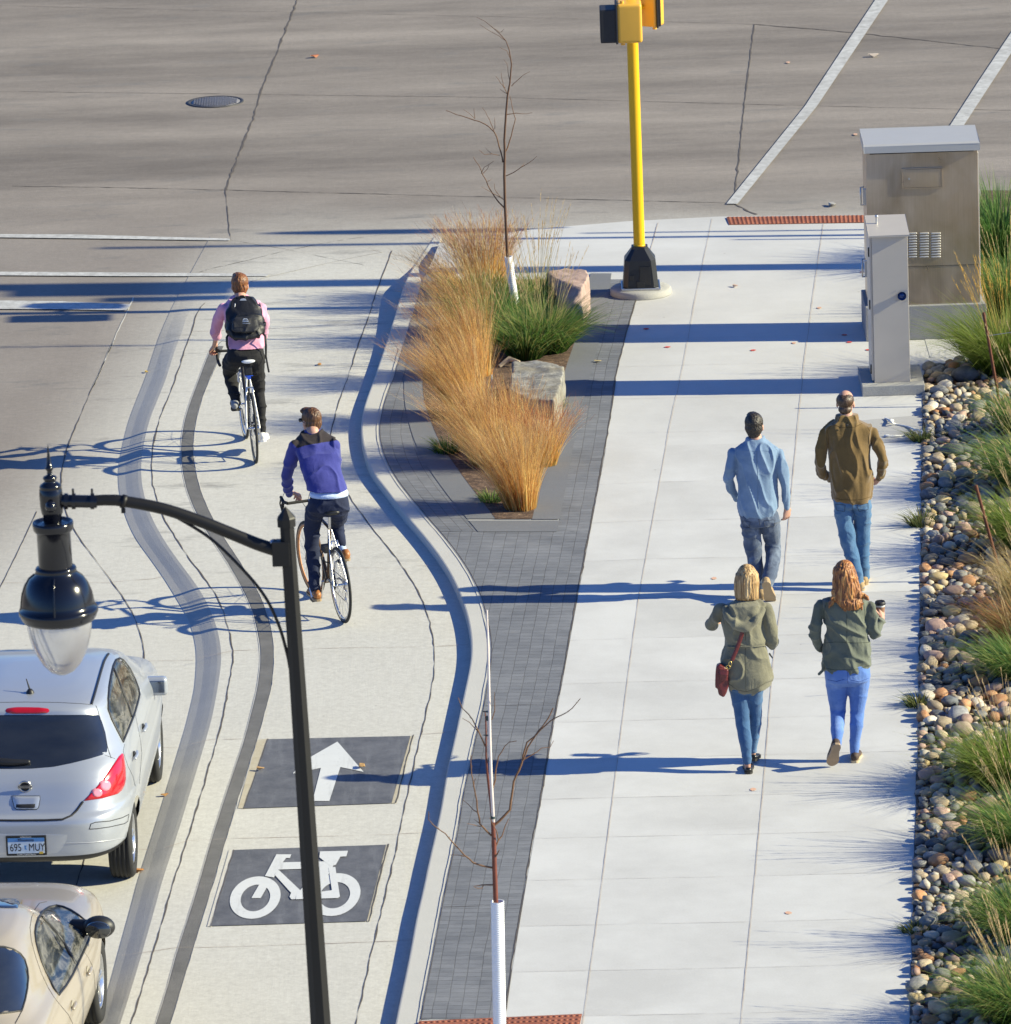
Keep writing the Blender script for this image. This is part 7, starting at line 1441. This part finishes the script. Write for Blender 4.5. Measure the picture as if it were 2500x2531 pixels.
mb = MB(); a_ = pc+Vector((-.004, -.0105, -.014)); mb.prism([a_+Vector((x, 0, z)) for x, z in ((-.012,.018),(.010,.016),(.002,.006),(.002,-.004),(.010,-.016),(-.010,-.016),(-.010,0))], (0, -.001, 0)); A.add('state_outline', mb, mpl, plate)
mb = MB(); mb.box(pc+Vector((.115, -.0115, -.058)), (.03, .002, .018)); A.add('tab_sticker', mb, simple('yellow_sticker', (.6, .40, .05), .5), plate)
mb = MB(); mb.box(pc+Vector((0, -.008, -.070)), (.29, .004, .018)); A.add('frame_bar', mb, M_RUB, plate)
# emblem, handle, wiper, aerial, mirror, door handles, exhaust
h0 = A.hit(*tq(198, 1125), .022); Rn = Matrix.Rotation(math.pi/2+.18, 3, 'X'); mb = MB(); mb.lathe([(.044+.008*math.cos(a), .006*math.sin(a)) for a in np.linspace(0, 2*math.pi, 9)], h0, 36, Rn); mb.box(h0+Vector((0, -.006, 0)), (.112, .006, .020)); mb2 = MB(); mb2.lathe([(.001, -.002), (.040, -.002)], h0, 30, Rn); A.add('emblem_field', mb2, M_SEAM); em = A.add('emblem', mb, M_CHR)
me = text_mesh('NISSAN', .017, .0008); me.transform(Matrix.Translation(h0+Vector((0, -.009, 0))) @ Matrix.Rotation(math.pi/2, 4, 'X')); A.add('emblem_lettering', me, M_SEAM, em)
A.patch('hatch_handle', q_([(95,1198),(310,1198),(312,1220),(300,1285),(285,1300),(130,1300),(115,1285),(98,1225)]), M_SILV, .012, 4); hh_ = [o for o in A.root.children if o.name.startswith('hatch_handle')][0]
A.seam('handle_outline', q_([(93,1196),(312,1196),(314,1222),(302,1288),(286,1303),(130,1303),(113,1288),(95,1225),(93,1196)]), M_SEAM, .003, False, hh_); A.patch('handle_recess', q_([(110,1258),(300,1254),(290,1288),(278,1294),(135,1294),(122,1288)]), M_SEAM, .016, 3, False, 12, hh_)
wp = [A.hit(*tq(x, y), .02) for x, y in ((-150,935),(0,940),(120,946),(222,942))]; mb = MB(); mb.limb(wp, [.020, .030, .026, .018], 10); A.add('wiper', mb, M_RUB)
ap = A.hit(*tq(236, 388), .0); mb = MB(); mb.lathe([(.035, -.01), (.03, .012), (.016, .03), (.001, .034)], ap, 16); mb.tube([ap+Vector((0, 0, .02)), ap+Vector((-.03, .05, .10))], [.008, .004], 8); A.add('aerial', mb, M_RUB)
for (x, y) in ((1115, 665), (1045, 880)):
    h0 = A.hit(*tq(x, y), .022); mb = MB(); mb.limb([h0+Vector((.0, -.09, 0)), h0+Vector((.008, 0, .0)), h0+Vector((.0, .09, 0))], [.012, .017, .014], 10); dh = A.add('door_handle', mb, M_SILV)
    h1 = A.hit(*tq(x+2, y-14), .003); mb = MB(); mb.ball(h1, (.010, .045, .022), 12, 8); A.add('handle_recess', mb, M_SEAM, dh)
mc = A.Mi @ P(*tq(1200, 333), A.root.location.y+2.75); mb = MB(); mb.box((0, 0, 0), (.235, .10, .155)); me = mb.mesh('m', .042, 6); me.polygons.foreach_set('use_smooth', [True]*len(me.polygons)); me.transform(Matrix.Translation(mc)); mr0 = A.add('wing_mirror', me, M_SILV)
mb = MB(); mb.box((0, 0, 0), (.215, .012, .13)); me = rbox(Vector((mc.x+.004, mc.y-.048, mc.z+.004)), (.18, .012, .10), .005, None, 3); A.add('mirror_glass', me, M_MIR, mr0)
mb = MB(); mb.limb([mc+Vector((-.10, .02, -.05)), mc+Vector((-.20, .05, -.11))], [.04, .045], 12); A.add('mirror_arm', mb, M_SILV, mr0)
me = rbox(Vector((-mc.x, mc.y, mc.z)), (.235, .10, .155), .045, None, 6); A.add('wing_mirror', me, M_SILV)
A.patch('windscreen', q_([(-300,60),(0,56),(300,52),(300,60),(0,64),(-300,70)]), M_GLS, .004, 2)
# tan saloon
tr_ = tz(0, 2180, .1817); r_ = lambda L: [tr_(*p) for p in L]; hd = math.radians(4.5); fa = Vector((-3.16, -14.98, 0)); cen = fa+Matrix.Rotation(-hd, 3, 'Z') @ Vector((-.83, -3.85, 0))
B = Car(cen, hd, [(.22,.80,.12,4.88),(.35,.89,.03,4.97),(.50,.915,0,5.0),(.65,.92,0,4.98),(.78,.905,.02,4.85),(.88,.88,.05,4.5),(.94,.85,.18,4.0),(.985,.79,.5,3.45),(1.05,.755,.72,3.3),(1.15,.71,.88,3.08),(1.25,.665,1.04,2.88),(1.33,.61,1.22,2.7),(1.385,.54,1.4,2.52),(1.415,.44,1.58,2.36),(1.43,.30,1.78,2.2),(1.435,.10,1.95,2.05)], 5.0, [(.2,4.5),(.8,4.5),(1.0,4.0),(1.3,3.4),(1.44,2.6)], M_TAN, 'tan saloon car in the bottom left corner with an oval rear window')
B.body([(1.1, .32), (3.85, .32)], .36)
for x in (-.785, .785):
    for y in (1.1, 3.85): B.wheel(x, y, .32, .20, 5)
B.patch('side_window', r_([(795,1530),(740,1460),(680,1340),(620,1210),(570,1090),(525,950),(492,820),(480,700),(492,600),(525,500),(590,410),(670,355),(770,332),(860,350),(960,395),(1060,460),(1150,535),(1205,600),(1225,690),(1195,800),(1130,940),(1060,1090),(980,1260),(890,1410)]), M_GLS2, .004, 16, True, 12)
B.seam('window_trim', r_([(795,1538),(736,1462),(676,1342),(614,1212),(564,1092),(519,952),(486,822),(474,700),(486,598),(520,495),(586,403),(668,347),(770,325),(862,343),(964,388),(1065,454),(1156,530),(1212,598),(1232,690),(1202,803),(1137,944),(1067,1094),(986,1264),(895,1416),(797,1538)]), M_RUB, .011, True)
B.seam('window_pillar', r_([(565,480),(650,570),(760,690),(860,830),(950,990),(1020,1120)]), M_RUB, .018)
B.patch('rear_window', r_([(-420,900),(-100,885),(60,893),(180,925),(270,980),(330,1060),(365,1180),(378,1300),(365,1450),(335,1600),(290,1745),(150,1768),(0,1785),(-420,1790)]), M_GLS, .004, 12, False, 14); B.seam('rear_trim', r_([(-400,893),(-100,878),(60,886),(184,918),(276,974),(337,1055),(372,1178),(385,1300),(372,1452),(342,1604),(296,1752),(150,1775),(0,1792)]), M_RUB, .008)
B.patch('sunroof', r_([(-300,222),(0,222),(305,240),(240,362),(0,358),(-300,350)]), M_GLS, .010, 6, False, 12)
B.seam('door_seam', r_([(640,270),(540,290),(480,370),(430,480),(408,620),(425,800),(480,1010),(560,1240),(650,1430),(740,1580),(830,1690),(930,1810),(990,1930)]), M_SEAM, .0025); B.seam('door_seam', r_([(1150,960),(1200,1030),(1250,1130),(1280,1260),(1290,1400),(1295,1560),(1300,1640)]), M_SEAM, .002); B.seam('boot_seam', r_([(300,1750),(260,1830),(205,1930)]), M_SEAM, .004)
for x, y in ((1190, 1220), (980, 1690)):
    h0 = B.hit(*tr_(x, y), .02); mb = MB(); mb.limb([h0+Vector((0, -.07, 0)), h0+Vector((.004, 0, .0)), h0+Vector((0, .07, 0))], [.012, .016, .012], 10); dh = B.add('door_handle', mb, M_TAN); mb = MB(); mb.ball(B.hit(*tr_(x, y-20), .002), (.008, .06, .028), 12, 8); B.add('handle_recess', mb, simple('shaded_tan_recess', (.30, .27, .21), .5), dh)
mc = B.Mi @ P(*tr_(1350, 615), fa.y-.72); mb = MB(); mb.ball(mc, (.118, .085, .085), 24, 14); m0 = B.add('wing_mirror', mb, M_RUB); mb = MB(); mb.slices([(mc+Vector((0, -.074, 0)), .094, .066, (1, 0, 0), (0, 1, 0)), (mc+Vector((0, -.084, 0)), .090, .062, (1, 0, 0), (0, 1, 0))], 28); B.add('mirror_glass', mb, M_GLS, m0)
mb = MB(); mb.limb([mc+Vector((-.09, .02, -.01)), mc+Vector((-.20, .07, -.03))], [(.035, .06), (.04, .07)], 12); B.add('mirror_arm', mb, M_RUB, m0)
h = [B.hit(*tr_(x, y), .012) for x, y in ((1120,400),(1190,380),(1225,350))]
